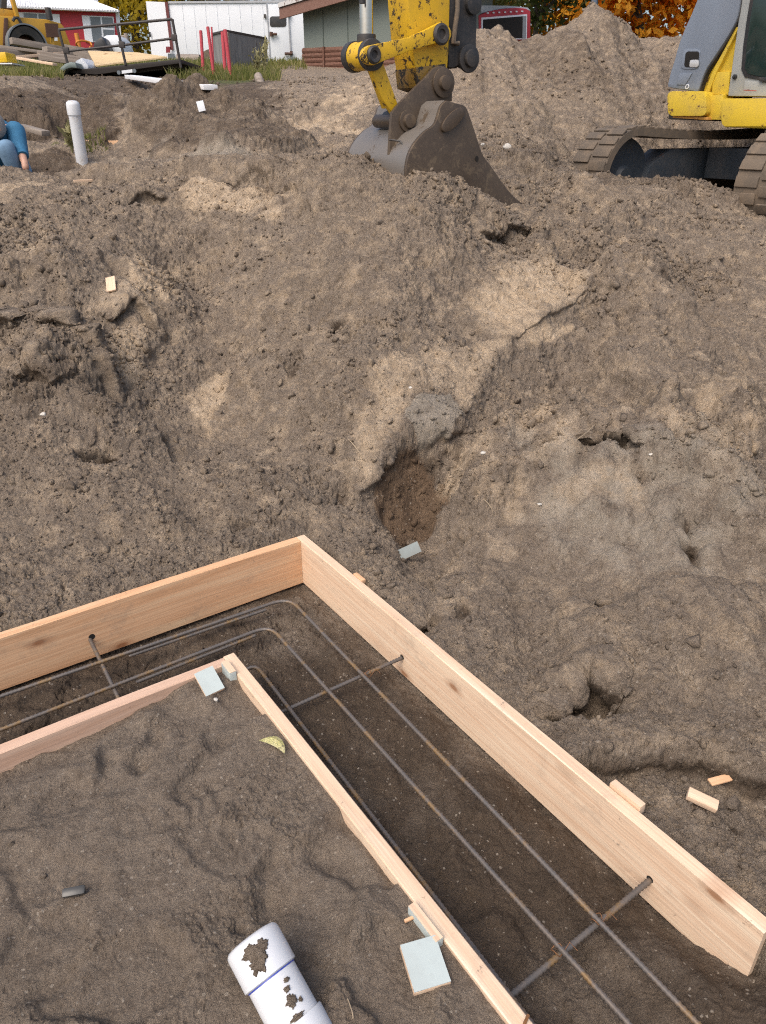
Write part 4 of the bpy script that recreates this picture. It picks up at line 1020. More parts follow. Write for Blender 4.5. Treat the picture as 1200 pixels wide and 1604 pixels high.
# crescent leaf
def leaf():
    c = gp(430, 1172, 0.012)
    bm = bmesh.new(); n = 14; A = []; B = []; Cc = []
    for i in range(n + 1):
        t = i / n; x = (t - 0.5) * 0.092; w_ = 0.027 * math.sin(math.pi * min(1, t * 0.97 + 0.02)) ** 0.75
        y0 = 0.006 * (1 - (2 * t - 1) ** 2) - 0.012
        A.append(bm.verts.new((x, y0 + w_, 0.010 * math.sin(math.pi * t)))); B.append(bm.verts.new((x, y0 + w_ * 0.5, 0.016 * math.sin(math.pi * t)))); Cc.append(bm.verts.new((x, y0, 0.002)))
    for i in range(n):
        bm.faces.new((A[i], A[i + 1], B[i + 1], B[i])); bm.faces.new((B[i], B[i + 1], Cc[i + 1], Cc[i]))
    bmesh.ops.solidify(bm, geom=bm.faces, thickness=0.0015)
    q = NT('yellow green husk'); n_ = q.noise(60, 4); v = q.noise(22, 3)
    m = q.done(q.mix(q.ramp(v, [(0.35, 0.0), (0.65, 1.0)]), q.mix(q.ramp(n_, [(0.62, 0.0), (0.68, 1.0)]), (0.62, 0.60, 0.26), (0.10, 0.09, 0.04)), (0.72, 0.66, 0.42)), 0.5)
    o = link_local(bm, 'husk', m, None, tuple(float(v) for v in c), (0, 0, R(-32)), 60)
    tag(o, 'curled yellow green husk lying on the soil beside the long inner board', 'leaf')
leaf()

# ------------------------------------------------------------------ rebar
def rib_tube(mb, path, rad=0.006, pitch=0.012, seg=9):
    """deformed bar: the path is resampled and the radius stepped to make the ribs"""
    P = [Vector(tuple(float(v) for v in p)) for p in path]
    out_ = []
    for a, b in zip(P[:-1], P[1:]):
        n = max(1, int((b - a).length / (pitch / 2)))
        out_ += [a.lerp(b, k / n) for k in range(n)]
    out_.append(P[-1])
    mb.tube(out_, [rad * (1.2 if i % 2 else 0.9) for i in range(len(out_))], seg)
def bend(p0, corner, p1, r=0.07, n=8):
    a, c, b = [Vector(tuple(float(v) for v in q)) for q in (p0, corner, p1)]
    u, w = (a - c).normalized(), (b - c).normalized()
    s, e = c + u * r, c + w * r
    return [a] + [s.lerp(c, t).lerp(c.lerp(e, t), t) for t in [i / n for i in range(n + 1)]] + [b]
ZB = -0.118
def rebar(name, path, label, group='reinforcing bars in the trench', rad=0.0062):
    mb = MB(); rib_tube(mb, path, rad)
    o = mb.thing(name, M['rebar'], path[len(path) // 2], label, 'rebar', group, smooth=60)
    return o
def fz(px, py, z):
    sa_, sb_ = fl(atz(px, py, z)); return sa_, sb_
print('rebar corner pts', fz(450, 938, ZB), fz(420, 982, ZB), fz(1090, 1600, ZB), fz(985, 1604, ZB), fz(0, 1088, ZB), fz(0, 1145, ZB), fz(395, 1040, ZB), fz(150, 1008, -.12), fz(195, 1080, -.12), fz(612, 1030, -.12), fz(460, 1100, -.12), fz(998, 1388, -.12), fz(812, 1545, -.12))
c1a, c1b = fz(452, 936, ZB); c2a, c2b = fz(422, 980, ZB); c3a, c3b = fz(398, 1036, ZB)
e1 = fz(1090, 1600, ZB); e2 = fz(985, 1604, ZB); l1 = fz(0, 1088, ZB); l2 = fz(0, 1145, ZB)
rebar('rebar', bend(fw(l1[0] + (l1[0] - c1a) * 0.4, l1[1] + 0.9, ZB), fw(c1a, c1b, ZB), fw(e1[0] + 0.5, e1[1] + (e1[1] - c1b) * 0.3, ZB), 0.075), 'outermost ribbed bar bent round the far corner of the trench')
rebar('rebar', bend(fw(l2[0] + (l2[0] - c2a) * 0.4, l2[1] + 0.9, ZB), fw(c2a, c2b, ZB), fw(e2[0] + 0.5, e2[1] + (e2[1] - c2b) * 0.3, ZB), 0.065), 'middle ribbed bar bent round the corner, next to the low inner form')
# lapped dowel lying along the outer bar
rebar('rebar', [fw(c1a + 0.004, c1b + 0.10, ZB - 0.014), fw((c1a + l1[0]) / 2 + 0.004, c1b + 0.62, ZB - 0.014)], 'short straight lap bar under the outermost bar on the left run')
rebar('rebar', [fw(c2a + 0.006, c2b + 0.06, ZB - 0.014), fw((c2a + l2[0]) / 2 + 0.006, c2b + 0.5, ZB - 0.014)], 'short straight lap bar under the middle bar on the left run')
e3 = fz(640, 1380, ZB)
rebar('rebar', bend(fw(IN_A - 0.02, IN_B + 0.06, ZB - 0.03), fw(IN_A - 0.035, 0.444, ZB + 0.002), fw(2.4, 0.492, ZB), 0.045), 'dark ribbed bar hugging the long inner board along the trench')
X1, X2 = fz(151, 1007, -0.10), fz(196, 1082, -0.125)
rebar('rebar', [fw(-TH - 0.28, X1[1], ZB - 0.002), fw(IN_A + 0.03, X1[1] + 0.02, ZB - 0.016)], 'short cross bar through the hole in the left outer board')
X3 = fz(613, 1030, -0.11)
rebar('rebar', [fw(X3[0], -TH * 0.5, ZB - 0.014), fw(fz(462, 1100, ZB)[0], IN_B - 0.02, ZB - 0.015)], 'bluish cross bar under the long bars near the far corner')
X4 = fz(997, 1388, -0.11)
rebar('rebar', [fw(X4[0], -TH * 0.5, ZB + 0.004 - 0.018), fw(fz(812, 1545, ZB)[0], IN_B + 0.01, ZB - 0.015)], 'thick cross bar tied under the long bars at the near end', rad=0.0070)
for (sa_, sb_, z_) in ((0.0007, X1[1], ZB - 0.002),):
    mb = MB(); mb.disc(fw(0.0012, sb_, z_ + 0.004), FA, 0.0115, 0.0006, 20); 
    mb.build('drill_hole', M['hole'], None, world=False)
    q_ = bpy.data.objects['drill_hole']; q_.parent = outer; q_.matrix_parent_inverse = (Matrix.Translation(outer.location) @ outer.rotation_euler.to_matrix().to_4x4()).inverted()
for (sa_) in (X3[0], X4[0]):
    mb = MB(); mb.disc(fw(sa_, 0.0012, ZB - 0.010), FB, 0.0095, 0.0006, 20)
    q_ = mb.build('drill_hole', M['hole'], None, world=False)
    q_.parent = outer; q_.matrix_parent_inverse = (Matrix.Translation(outer.location) @ outer.rotation_euler.to_matrix().to_4x4()).inverted()
# tie wires where bars cross
def tie(p, label):
    mb = MB(); p = np.asarray(p)
    pts = [p + np.array([0.012 * math.cos(a), 0.012 * math.sin(a), 0.009 * math.sin(2 * a)]) for a in np.linspace(0, 5.6, 14)] + [p + np.array([0.03, 0.01, 0.012]), p + np.array([0.045, -0.004, 0.004])]
    mb.tube(pts, 0.0011, 6)
    mb.thing('tie_wire', M['rust_wire'], p, label, 'tie wire', 'tie wires on the bars', smooth=60)
M['rust_wire'] = plain_mat('rusty tie wire', (0.20, 0.09, 0.035), 0.7)
tie(fw(*fz(935, 1440, ZB), ZB), 'rusty twist of wire tying the outermost bar to the thick cross bar')
tie(fw(*fz(872, 1488, ZB), ZB), 'rusty twist of wire tying the middle bar to the thick cross bar')
tie(fw(*fz(575, 1055, ZB), ZB), 'rusty twist of wire where the bluish cross bar meets the outermost bar')
# nail-like pin by the near end of the long inner board
p0 = fw(fl(atz(832, 1590, 0))[0], IN_B + TH * 0.5, -0.03); mb = MB(); mb.tube([p0, p0 + np.array([0.008, 0.0, 0.052])], 0.0032, 8)
mb.thing('rusty_pin', M['rust_wire'], p0, 'rusty steel pin standing in the top of the long inner board', 'pin')

# ------------------------------------------------------------------ white drain pipe in the foreground
def drain_pipe():
    R0 = 0.0505
    top = np.asarray(atz(399, 1480, 0.045)) 
    top = atz(394, 1472, 0.06)
    bot = atz(476, 1625, -0.03)
    ax = Vector(bot - top).normalized()
    root = empty('drain_pipe', gp(470, 1600), 'white plastic drain pipe with dirty end cap poking up from the trodden soil', 'pipe')
    mb = MB(); mb.lathe(Vector(top) + ax * 0.075, ax, [(R0 - 0.004, 0), (R0, 0), (R0, 0.42), (R0 - 0.004, 0.42)], 48, True); mb.build('pipe', M['pvc'], root)
    mb = MB(); rc = R0 + 0.006
    mb.lathe(Vector(top), ax, [(0, -0.007), (rc * 0.6, -0.006), (rc * 0.88, -0.003), (rc * 0.97, 0.002), (rc, 0.008), (rc, 0.074), (rc - 0.004, 0.0765), (R0 + 0.0006, 0.0765)], 48); mb.build('end_cap', M['pvc'], root, smooth=50)
    mb = MB(); mb.lathe(Vector(top), ax, [(R0 + 0.0009, 0.075), (R0 + 0.0009, 0.079), (R0 - 0.001, 0.079)], 48); mb.build('primer_ring', plain_mat('blue violet primer', (0.05, 0.08, 0.42), 0.4), root)
    mb = MB(); mb.lathe(Vector(top), ax, [(R0 + 0.0005, 0.165), (rc - 0.001, 0.165), (rc, 0.168), (rc, 0.34), (R0, 0.34)], 48); mb.build('coupling', M['pvc'], root, smooth=50)
    # caked mud
    side = Vector((0, 0, 1)) - ax * ax.z; side.normalize(); lat = ax.cross(side)
    rs = random.Random(3)
    def mud(tc, ang, r_, along, h):
        bm = bmesh.new()
        d = bmesh.ops.create_icosphere(bm, subdivisions=4, radius=1.0)
        n_ = (side * math.cos(ang) + lat * math.sin(ang)); t_ = ax.cross(n_)
        cc = Vector(top) + ax * tc + n_ * (R0 + 0.0045)
        ph = [rs.uniform(0, 6.3) for _ in range(4)]
        for v in d['verts']:
            p = v.co; k = 1 + 0.28 * math.sin(4 * p.x + ph[0]) * math.sin(4 * p.y + ph[1]) + 0.22 * math.sin(9 * p.x + ph[2]) * math.sin(8 * p.y + ph[3]) + 0.13 * math.sin(19 * p.x + ph[1]) * math.sin(17 * p.y + ph[0])
            # wrap round the pipe
            a2 = p.y * r_ * k / R0; nn = n_ * math.cos(a2) + t_ * math.sin(a2)
            v.co = Vector(top) + ax * (tc + p.x * along * k) + nn * (R0 + (0.0062 if tc < 0.07 else 0.0012) + h * p.z * (1 + 0.3 * math.sin(9 * p.x + ph[2])))
        me = bpy.data.meshes.new('mud'); bmesh.ops.translate(bm, verts=bm.verts, vec=-root.location); bm.to_mesh(me); bm.free()
        me.polygons.foreach_set('use_smooth', [True] * len(me.polygons)); me.materials.append(M['soil'])
        o = bpy.data.objects.new('mud_smear', me); COL.objects.link(o); o.parent = root
    mud(0.036, 0.26, 0.013, 0.022, 0.004); mud(0.020, 0.40, 0.016, 0.012, 0.0035); mud(0.048, 0.46, 0.012, 0.012, 0.003); mud(0.022, 0.05, 0.012, 0.010, 0.003)
    for tc, a_, r_, al in ((0.112, -0.05, 0.006, 0.005), (0.132, 0.0, 0.010, 0.011), (0.140, -0.30, 0.004, 0.004), (0.165, 0.04, 0.009, 0.010), (0.176, -0.05, 0.006, 0.006), (0.182, 0.28, 0.004, 0.004), (0.160, 0.12, 0.014, 0.004), (0.098, -0.2, 0.006, 0.004)):
        mud(tc, a_, r_, al, 0.003)
    mud(0.225, 0.05, 0.036, 0.040, 0.012); mud(0.32, 0.2, 0.05, 0.05, 0.014)
drain_pipe()

# ------------------------------------------------------------------ tall white stand pipe on the left
def stand_pipe():
    b = ghit(130, 256, 5, 12); D = 8.2
    top = at(113, 157, D - 0.05); base = at(129, 254, D)
    ax = Vector(base - top).normalized(); r_ = 0.057
    root = empty('stand_pipe', base, 'tall white plastic stand pipe with rounded cap rising from the broken left bank', 'pipe')
    Ltot = (Vector(base) - Vector(top)).length + 0.35
    mb = MB(); mb.lathe(Vector(top) + ax * 0.1, ax, [(0, 0), (r_, 0), (r_, Ltot - 0.1), (0, Ltot - 0.1)], 28); mb.build('pipe', M['pvc'], root)
    mb = MB(); rc = r_ + 0.007; mb.lathe(Vector(top), ax, [(0, 0), (rc * 0.6, 0.004), (rc * 0.9, 0.018), (rc, 0.035), (rc, 0.125), (r_, 0.126)], 28); mb.build('cap', M['pvc'], root)
    mb = MB(); mb.lathe(Vector(top), ax, [(r_ + 0.0008, 0.62), (r_ + 0.0008, Ltot - 0.02), (r_ - 0.002, Ltot - 0.02), (r_ - 0.002, 0.62)], 28, True)
    mb.build('dusty_band', paint_mat('dusty pvc', (0.52, 0.48, 0.43), 0.6, (0.24, 0.19, 0.15), 0.5, 0.5, 12.0), root)
stand_pipe()
# ------------------------------------------------------------------ tracked excavator: frame of the boom plane
EO = np.array([0.42, 5.9, 0.0])
E = np.array([0.835, 0.55, 0.0]); E /= np.linalg.norm(E)      # from bucket to machine
N = np.array([E[1], -E[0], 0.0])                               # its left hand, towards the camera
exc = empty('excavator', EO + E * 4.6 + np.array([0, 0, 0.78]), 'yellow tracked excavator with blue grey hood, its worn bucket resting on the soil crest', 'excavator')
def ez(X, Y, k):
    """point of a plane k metres to the camera side of the boom plane (measured on the enlarged bucket view)"""
    return atplane(500 + X / 3.529, Y / 3.529, EO + N * k, N)
def eprism(name, outline, k, th, mat, parent=exc, bevel=0.006, smooth=40):
    mb = MB(); mb.prism([ez(x, y, k) for x, y in outline], -N * th)
    return mb.build(name, mat, parent, bevel=bevel, smooth=smooth)
def arc(cx, cy, r_, a0, a1, n=10):
    return [(cx + r_ * math.cos(R(a)), cy + r_ * math.sin(R(a))) for a in np.linspace(a0, a1, n)]
def spl(pts, n=5):
    """Catmull-Rom through the points"""
    P = [np.array(p, float) for p in pts]; P = [2 * P[0] - P[1]] + P + [2 * P[-1] - P[-2]]
    o = []
    for i in range(1, len(P) - 2):
        for t in np.linspace(0, 1, n, endpoint=False):
            o.append(0.5 * (2 * P[i] + (P[i + 1] - P[i - 1]) * t + (2 * P[i - 1] - 5 * P[i] + 4 * P[i + 1] - P[i + 2]) * t * t + (-P[i - 1] + 3 * P[i] - 3 * P[i + 1] + P[i + 2]) * t ** 3))
    return o + [P[-2]]
KW = 0.385
# --- bucket
back = spl([(705, 556), (676, 585), (658, 640), (636, 692), (588, 726), (532, 788), (498, 852), (483, 925), (484, 1010), (508, 1090), (560, 1150), (650, 1205), (800, 1230), (1000, 1235), (1190, 1195)], 5)
front = spl([(1190, 1195), (1205, 1168), (1140, 1135), (1070, 1080), (1010, 1005), (955, 925), (905, 855), (870, 755), (835, 650), (808, 588), (760, 572), (705, 556)], 5)[1:-1]
side_outline = [tuple(p) for p in back] + [tuple(p) for p in front]
bucket = MB()
bucket.prism([ez(x, y, KW) for x, y in side_outline], -N * 0.022)
bk = bucket.build('bucket', M['bucket_steel'], exc, bevel=0.004)
mb = MB(); mb.prism([ez(x, y, KW) - N * (2 * KW - 0.022) for x, y in side_outline], -N * 0.022); mb.build('side_plate', M['bucket_steel'], bk, bevel=0.004)
# wrapped back sheet between the side plates
mb = MB()
A_, B_, A2, B2 = [], [], [], []
cenx = np.mean([p[0] for p in side_outline]); ceny = np.mean([p[1] for p in side_outline])
for (x, y) in [tuple(p) for p in back]:
    vx, vy = cenx - x, ceny - y; l_ = math.hypot(vx, vy); ix, iy = x + vx / l_ * 6, y + vy / l_ * 6
    ox, oy = x - vx / l_ * 2, y - vy / l_ * 2
    A_.append(mb._v(ez(ox, oy, KW) - N * 0.0225)); B_.append(mb._v(ez(ox, oy, KW) - N * (2 * KW - 0.0225)))
    A2.append(mb._v(ez(ix, iy, KW) - N * 0.0225)); B2.append(mb._v(ez(ix, iy, KW) - N * (2 * KW - 0.0225)))
for i in range(len(A_) - 1):
    mb.bm.faces.new((A_[i], A_[i + 1], B_[i + 1], B_[i])); mb.bm.faces.new((A2[i], B2[i], B2[i + 1], A2[i + 1]))
    mb.bm.faces.new((A_[i], A2[i], A2[i + 1], A_[i + 1])); mb.bm.faces.new((B_[i], B_[i + 1], B2[i + 1], B2[i]))
mb.bm.faces.new((A_[0], B_[0], B2[0], A2[0])); mb.bm.faces.new((A_[-1], A2[-1], B2[-1], B_[-1]))
mb.build('back_sheet', M['shiny_steel'], bk, smooth=50)
# round cover plate on the side
cpl = arc(742, 664, 1, 0, 1, 1)
ell = []
for a in np.linspace(0, 360, 28, endpoint=False):
    u, v = 70 * math.cos(R(a)), 60 * math.sin(R(a)); ell.append((744 + u * 0.86 - v * 0.30, 662 + v * 1.0 - u * 0.45))
eprism('cover_plate', ell, KW + 0.020, 0.02, M['bucket_steel'], bk, 0.005)
mb = MB(); mb.prism([ez(872 + 9 * math.cos(R(a)), 878 + 16 * math.sin(R(a)), KW + 0.003) for a in range(0, 360, 24)], -N * 0.004); mb.build('lifting_hole', M['hole'], bk)
# teeth on the lip
for i, kk in enumerate(np.linspace(KW - 0.03, -KW + 0.03, 5)):
    mb = MB(); mb.prism([ez(1120, 1150, KW) + N * (kk - KW + 0.03), ez(1190, 1160, KW) + N * (kk - KW + 0.03), ez(1262, 1205, KW) + N * (kk - KW + 0.03), ez(1180, 1205, KW) + N * (kk - KW + 0.03)], -N * 0.06); mb.build('tooth', M['bucket_steel'], bk, bevel=0.004)
# two ear plates with pin bosses
ear = [(385, 918), (391, 800), (398, 680), (404, 622), (425, 592), (470, 545), (545, 470), (600, 415)] + arc(672, 428, 64, 215, 352, 10) + [(735, 470), (735, 560), (690, 565), (650, 660), (632, 735), (560, 775), (480, 830), (420, 885)]
for kk in (0.165, -0.135):
    e_ = eprism('ear_plate', ear, kk, 0.028, M['bucket_steel'] if kk > 0 else M['black_steel'], bk, 0.004)
p1, p2 = (684, 458), (486, 668)
for (x, y), r1, r2 in ((p1, 0.088, 0.045), (p2, 0.066, 0.042)):
    c = ez(x, y, 0.165)
    mb = MB(); mb.disc(c, N, r1, 0.016, 32); mb.build('pin_boss', M['bucket_steel'], bk, bevel=0.004)
    mb = MB(); mb.tube([c + N * 0.045, c - N * 0.37], r2, 24); mb.build('pin', M['bucket_steel'], bk, bevel=0.006)
# loop of wire hanging on the back
mb = MB(); pts = [ez(388, 772, 0.19), ez(420, 776, 0.21), ez(450, 782, 0.24), ez(463, 800, 0.26), ez(462, 870, 0.30), ez(460, 940, 0.33), ez(470, 985, 0.36)]
mb.tube([Vector(p) for p in pts], 0.006, 8); mb.build('hanging_wire', M['black_steel'], bk)
# --- stick
stick = [(470, -420), (745, -420), (724, 0), (716, 300), (708, 400), (690, 455), (640, 490), (590, 500), (545, 482), (528, 350), (505, 200), (490, 0)]
sk = eprism('stick', stick, 0.115, 0.23, M['yellow'], exc, 0.012)
eprism('nose_sleeve', [(534, 372), (700, 352), (704, 420), (690, 470), (600, 505), (545, 484)], 0.122, 0.244, paint_mat('greasy worn yellow', (0.22, 0.13, 0.02), 0.5, (0.03, 0.025, 0.02), 0.9, 0.6, 14.0), sk, 0.006)
# black bracket behind the stick
br = [(722, -60), (905, -60), (902, 0), (872, 45), (866, 325)] + arc(822, 328, 54, 0, 150, 8) + [(745, 375), (715, 372), (716, 100)]
tb = eprism('rear_bracket', br, 0.10, 0.05, M['black_steel'], exc, 0.006)
br2 = [(722, -60), (880, -60), (850, 60), (835, 300), (760, 378), (715, 376)]
eprism('inner_plate', br2, 0.02, 0.14, M['black_steel'], tb, 0.006)
c = ez(822, 325, 0.10); mb = MB(); mb.disc(c, N, 0.085, 0.022, 30); mb.disc(c + N * 0.022, N, 0.052, 0.03, 26); mb.build('bracket_pin', M['black_steel'], tb, bevel=0.006)
c = ez(845, 25, 0.10); mb = MB(); mb.disc(c, N, 0.06, 0.03, 26); mb.build('bracket_pin', M['black_steel'], tb, bevel=0.005)
mb = MB(); mb.tube([ez(768, -60, 0.12), ez(765, 60, 0.13), ez(752, 150, 0.13), ez(742, 235, 0.12), ez(770, 240, 0.12)], 0.016, 10); mb.build('hydraulic_hose', M['rubber'], tb)
# --- upper links (pair) and boss
PA = (300, 302)
def bar(k, th, mat, name, parent, dx=0, dy=0):
    o_ = [(672 + dx, 122 + dy)] + arc(672 + dx, 186 + dy, 60, -80, 80, 8) + [(640 + dx, 240 + dy), (500 + dx, 282 + dy), (345 + dx, 342 + dy)] + arc(296 + dx, 304 + dy, 56, 60, 270, 10) + [(500 + dx, 205 + dy), (590 + dx, 165 + dy)]
    return eprism(name, o_, k, th, mat, parent, 0.006)
lk = bar(0.175, 0.042, M['yellow'], 'upper_link', exc)
lk2 = bar(-0.12, 0.042, M['yellow'], 'upper_link', exc)
for (x, y), rad in (((672, 190), 0.062), ((300, 303), 0.05)):
    mb = MB(); c = ez(x, y, 0.175); mb.lathe(c, N, [(0.0, 0.006), (rad * 0.42, 0.006), (rad * 0.48, 0.018), (rad * 0.8, 0.022), (rad, 0.012), (rad, 0)], 28); mb.build('link_pin', M['black_steel'], lk, smooth=30)
mb = MB(); cA = ez(PA[0], PA[1], 0.13)
mb.tube([cA, cA - N * 0.05], 0.088, 30); mb.tube([cA - N * 0.2, cA - N * 0.26], 0.088, 30); mb.build('pin_collar', M['black_steel'], lk, bevel=0.006)
mb = MB(); mb.tube([cA - N * 0.05, cA - N * 0.20], 0.082, 28); mb.build('cylinder_eye', M['yellow'], exc, bevel=0.004)
# --- lower link
lo = [(232, 345), (330, 340), (352, 370), (436, 588), (405, 625), (352, 600), (300, 520)]
ll = eprism('bucket_link', [(290, 300), (345, 320), (438, 585), (470, 660), (440, 672), (404, 622), (345, 540), (272, 345)], 0.10, 0.045, M['yellow'], exc, 0.006)
eprism('link_web', [(300, 340), (338, 350), (425, 585), (395, 600)], 0.056, 0.11, M['yellow'], ll, 0.003)
eprism('far_cheek', [(290, 300), (345, 320), (438, 585), (470, 660), (440, 672), (404, 622), (345, 540), (272, 345)], -0.055, 0.045, M['yellow'], ll, 0.006)
c = ez(p2[0], p2[1], 0.115); mb = MB(); mb.tube([c, c - N * 0.23], 0.066, 24); mb.build('link_sleeve', M['black_steel'], ll, bevel=0.005)
# --- bucket cylinder rod going up
r0 = ez(262, 235, 0.02); r1 = ez(256, -330, 0.02)
mb = MB(); mb.tube([r0, r1], 0.043, 26); mb.build('cylinder_rod', M['chrome'], exc)
mb = MB(); mb.tube([ez(262, 260, 0.02), ez(261, 190, 0.02)], 0.06, 24); mb.build('rod_end', M['black_steel'], exc, bevel=0.004)
mb = MB(); mb.tube([ez(238, 20, 0.10), ez(232, -300, 0.10)], 0.02, 16); mb.build('guide_tube', M['black_steel'], exc)

# --- upper body: front plane faces the bucket
FP = EO + E * 3.85
def xz(X, Y, d=0.0):
    return atplane(860 + X / 3.529, Y / 3.529, FP + E * d, E)
def bprism(name, outline, d, depth, mat, parent=exc, bevel=0.01, smooth=40):
    mb = MB(); mb.prism([xz(x, y, d) for x, y in outline], E * depth)
    return mb.build(name, mat, parent, bevel=bevel, smooth=smooth)
hood_o = [tuple(p) for p in spl([(650, 482), (668, 405), (690, 335), (712, 255), (745, 165), (790, 65), (832, -40), (900, -190)], 4)] + [(1010, -240), (1075, -180)] + [tuple(p) for p in spl([(1062, -20), (1040, 95), (1000, 180), (950, 260), (900, 335), (868, 385), (845, 440), (822, 510)], 4)] + [(760, 500), (700, 492)]
hood = bprism('hood', hood_o, -0.02, 1.5, M['grey_body'], exc, 0.035)
edge_o = [tuple(p) for p in spl([(1072, -20), (1052, 95), (1012, 180), (962, 262), (912, 337), (880, 388), (856, 440), (832, 512)], 4)]
edge_i = [tuple(p) for p in spl([(1050, -20), (1028, 95), (985, 180), (936, 260), (888, 335), (856, 384), (838, 440), (815, 512)], 4)]
bprism('rubber_edge', edge_o + edge_i[::-1], 0.0, 0.5, M['black_steel'], hood, 0.004)
def rrect(x0, y0, x1, y1, r_, sk=0.0, n=5):
    o_ = []
    for cx_, cy_, a0 in ((x1 - r_, y1 - r_, 0), (x0 + r_, y1 - r_, 90), (x0 + r_, y0 + r_, 180), (x1 - r_, y0 + r_, 270)):
        o_ += [(cx_ + r_ * math.cos(R(a)) - sk * (cy_ + r_ * math.sin(R(a)) - y0), cy_ + r_ * math.sin(R(a))) for a in np.linspace(a0, a0 + 90, n)]
    return o_
bprism('lamp_bezel', rrect(742, 270, 838, 382, 22, 0.14), -0.028, 0.012, M['grey_body'], hood, 0.004)
lamp = bprism('headlight', rrect(756, 284, 832, 372, 16, 0.12), -0.031, 0.006, M['hole'], hood, 0.001)
bprism('lamp_lens', rrect(778, 330, 828, 372, 12, 0.1), -0.038, 0.012, plain_mat('frosted lamp lens', (0.55, 0.55, 0.55), 0.2, 0.2), lamp, 0.006)
bprism('hood_step', [(722, 405), (790, 405), (752, 470), (704, 468)], -0.030, 0.012, M['grey_body'], hood, 0.004)
c = xz(765, 479, -0.02); mb = MB(); mb.disc(c + E * 0.0, -E, 0.022, 0.006, 24); bd = mb.build('round_badge', M['white_paint'], hood)
mb = MB(); mb.disc(c - E * 0.006, -E, 0.014, 0.002, 20, 0.009); mb.disc(c - E * 0.006, -E, 0.005, 0.002, 12); mb.build('badge_ring', M['track_frame'], bd)
# yellow work between hood and cab
bm_ = bprism('boom_bracket', [(1032, 150), (1075, -120), (1120, -120), (1010, 524), (832, 522), (868, 420), (930, 320)], 0.06, 0.55, M['yellow_clean'], exc, 0.012)
bprism('bracket_rib', [(905, 400), (1000, 395), (992, 524), (900, 524)], 0.03, 0.06, M['yellow_clean'], bm_, 0.006)
bprism('bracket_rib', [(1034, 148), (1050, 148), (925, 402), (880, 520), (858, 520), (900, 400)], 0.02, 0.08, M['yellow_clean'], bm_, 0.006)
# front bumpers
bp = bprism('front_beam', rrect(652, 504, 866, 642, 30, -0.03), -0.10, 0.7, M['yellow_clean'], exc, 0.02)
bprism('beam_joint', [(862, 532), (962, 520), (962, 664), (868, 660)], -0.02, 0.5, M['yellow_clean'], bp, 0.008)
bprism('beam_shelf', [(680, 628), (880, 648), (880, 664), (684, 652)], -0.07, 0.5, paint_mat('rusting orange shelf', (0.55, 0.26, 0.04), 0.6, (0.2, 0.08, 0.03), 0.4, 0.3, 9.0), bp, 0.004)
bp2 = bprism('cab_beam', rrect(950, 544, 1420, 700, 26, -0.02), -0.14, 0.8, M['yellow_clean'], exc, 0.02)
bprism('beam_lip', [(968, 684), (1420, 694), (1420, 716), (974, 704)], -0.12, 0.6, M['yellow_clean'], bp2, 0.004)
# deck and counterweight behind
mb = MB()
dk = [xz(660, 560, 0.3), xz(1440, 560, 0.3), xz(1440, 690, 0.3), xz(660, 660, 0.3)]
mb.prism(dk, E * 2.6); mb.build('deck', M['black_steel'], exc, bevel=0.01)
mb = MB(); cw = EO + E * 7.2; pts = []
for a in np.linspace(-80, 80, 13): pts.append(cw + E * (0.5 * math.cos(R(a)) - 0.4) + N * (1.15 * math.sin(R(a))) + np.array([0, 0, 1.62]))
mb.prism(pts, (0, 0, 0.95)); mb.build('counterweight', M['yellow_clean'], exc, bevel=0.04)
# cab
cab_o = [(985, 528), (1005, 410), (1030, 220), (1062, 0), (1100, -260), (1180, -320), (1420, -320), (1420, 540)]
cab = bprism('cab', [(1420, 540), (986, 532), (1004, 410), (1030, 220), (1062, 0), (1098, -240), (1160, -330), (1420, -330)], 0.0, 1.55, M['cab_grey'], exc, 0.02)
win = [(1420, 460), (1300, 462), (1150, 440), (1082, 428), (1062, 385), (1072, 260), (1092, 110), (1110, 0), (1135, -180), (1180, -230), (1420, -230)]
seal = bprism('window_seal', win, -0.010, 0.02, M['black_steel'], cab, 0.004)
win2 = [(1420, 440), (1300, 442), (1160, 422), (1100, 408), (1082, 376), (1092, 260), (1112, 110), (1130, 0), (1152, -165), (1190, -210), (1420, -210)]
bprism('windscreen', win2, -0.016, 0.018, M['glass_dark'], seal, 0.002)
bprism('wiper_cover', [(1158, 425), (1240, 430), (1240, 455), (1162, 450)], -0.04, 0.03, M['black_steel'], cab, 0.004)
bprism('sill_panel', [(1082, 446), (1420, 475), (1420, 536), (1072, 530)], -0.012, 0.02, M['cab_grey'], cab, 0.004)
bprism('red_sticker', [(1076, 496), (1146, 500), (1146, 503), (1076, 499)], -0.0145, 0.002, plain_mat('faded red', (0.45, 0.06, 0.05), 0.5), cab, 0.0)
c = xz(1030, 425, 0.0); mb = MB(); mb.disc(c, -E, 0.022, 0.02, 16); mb.disc(c - E * 0.02, -E, 0.012, 0.015, 12); mb.build('bolt', M['black_steel'], cab, bevel=0.002)
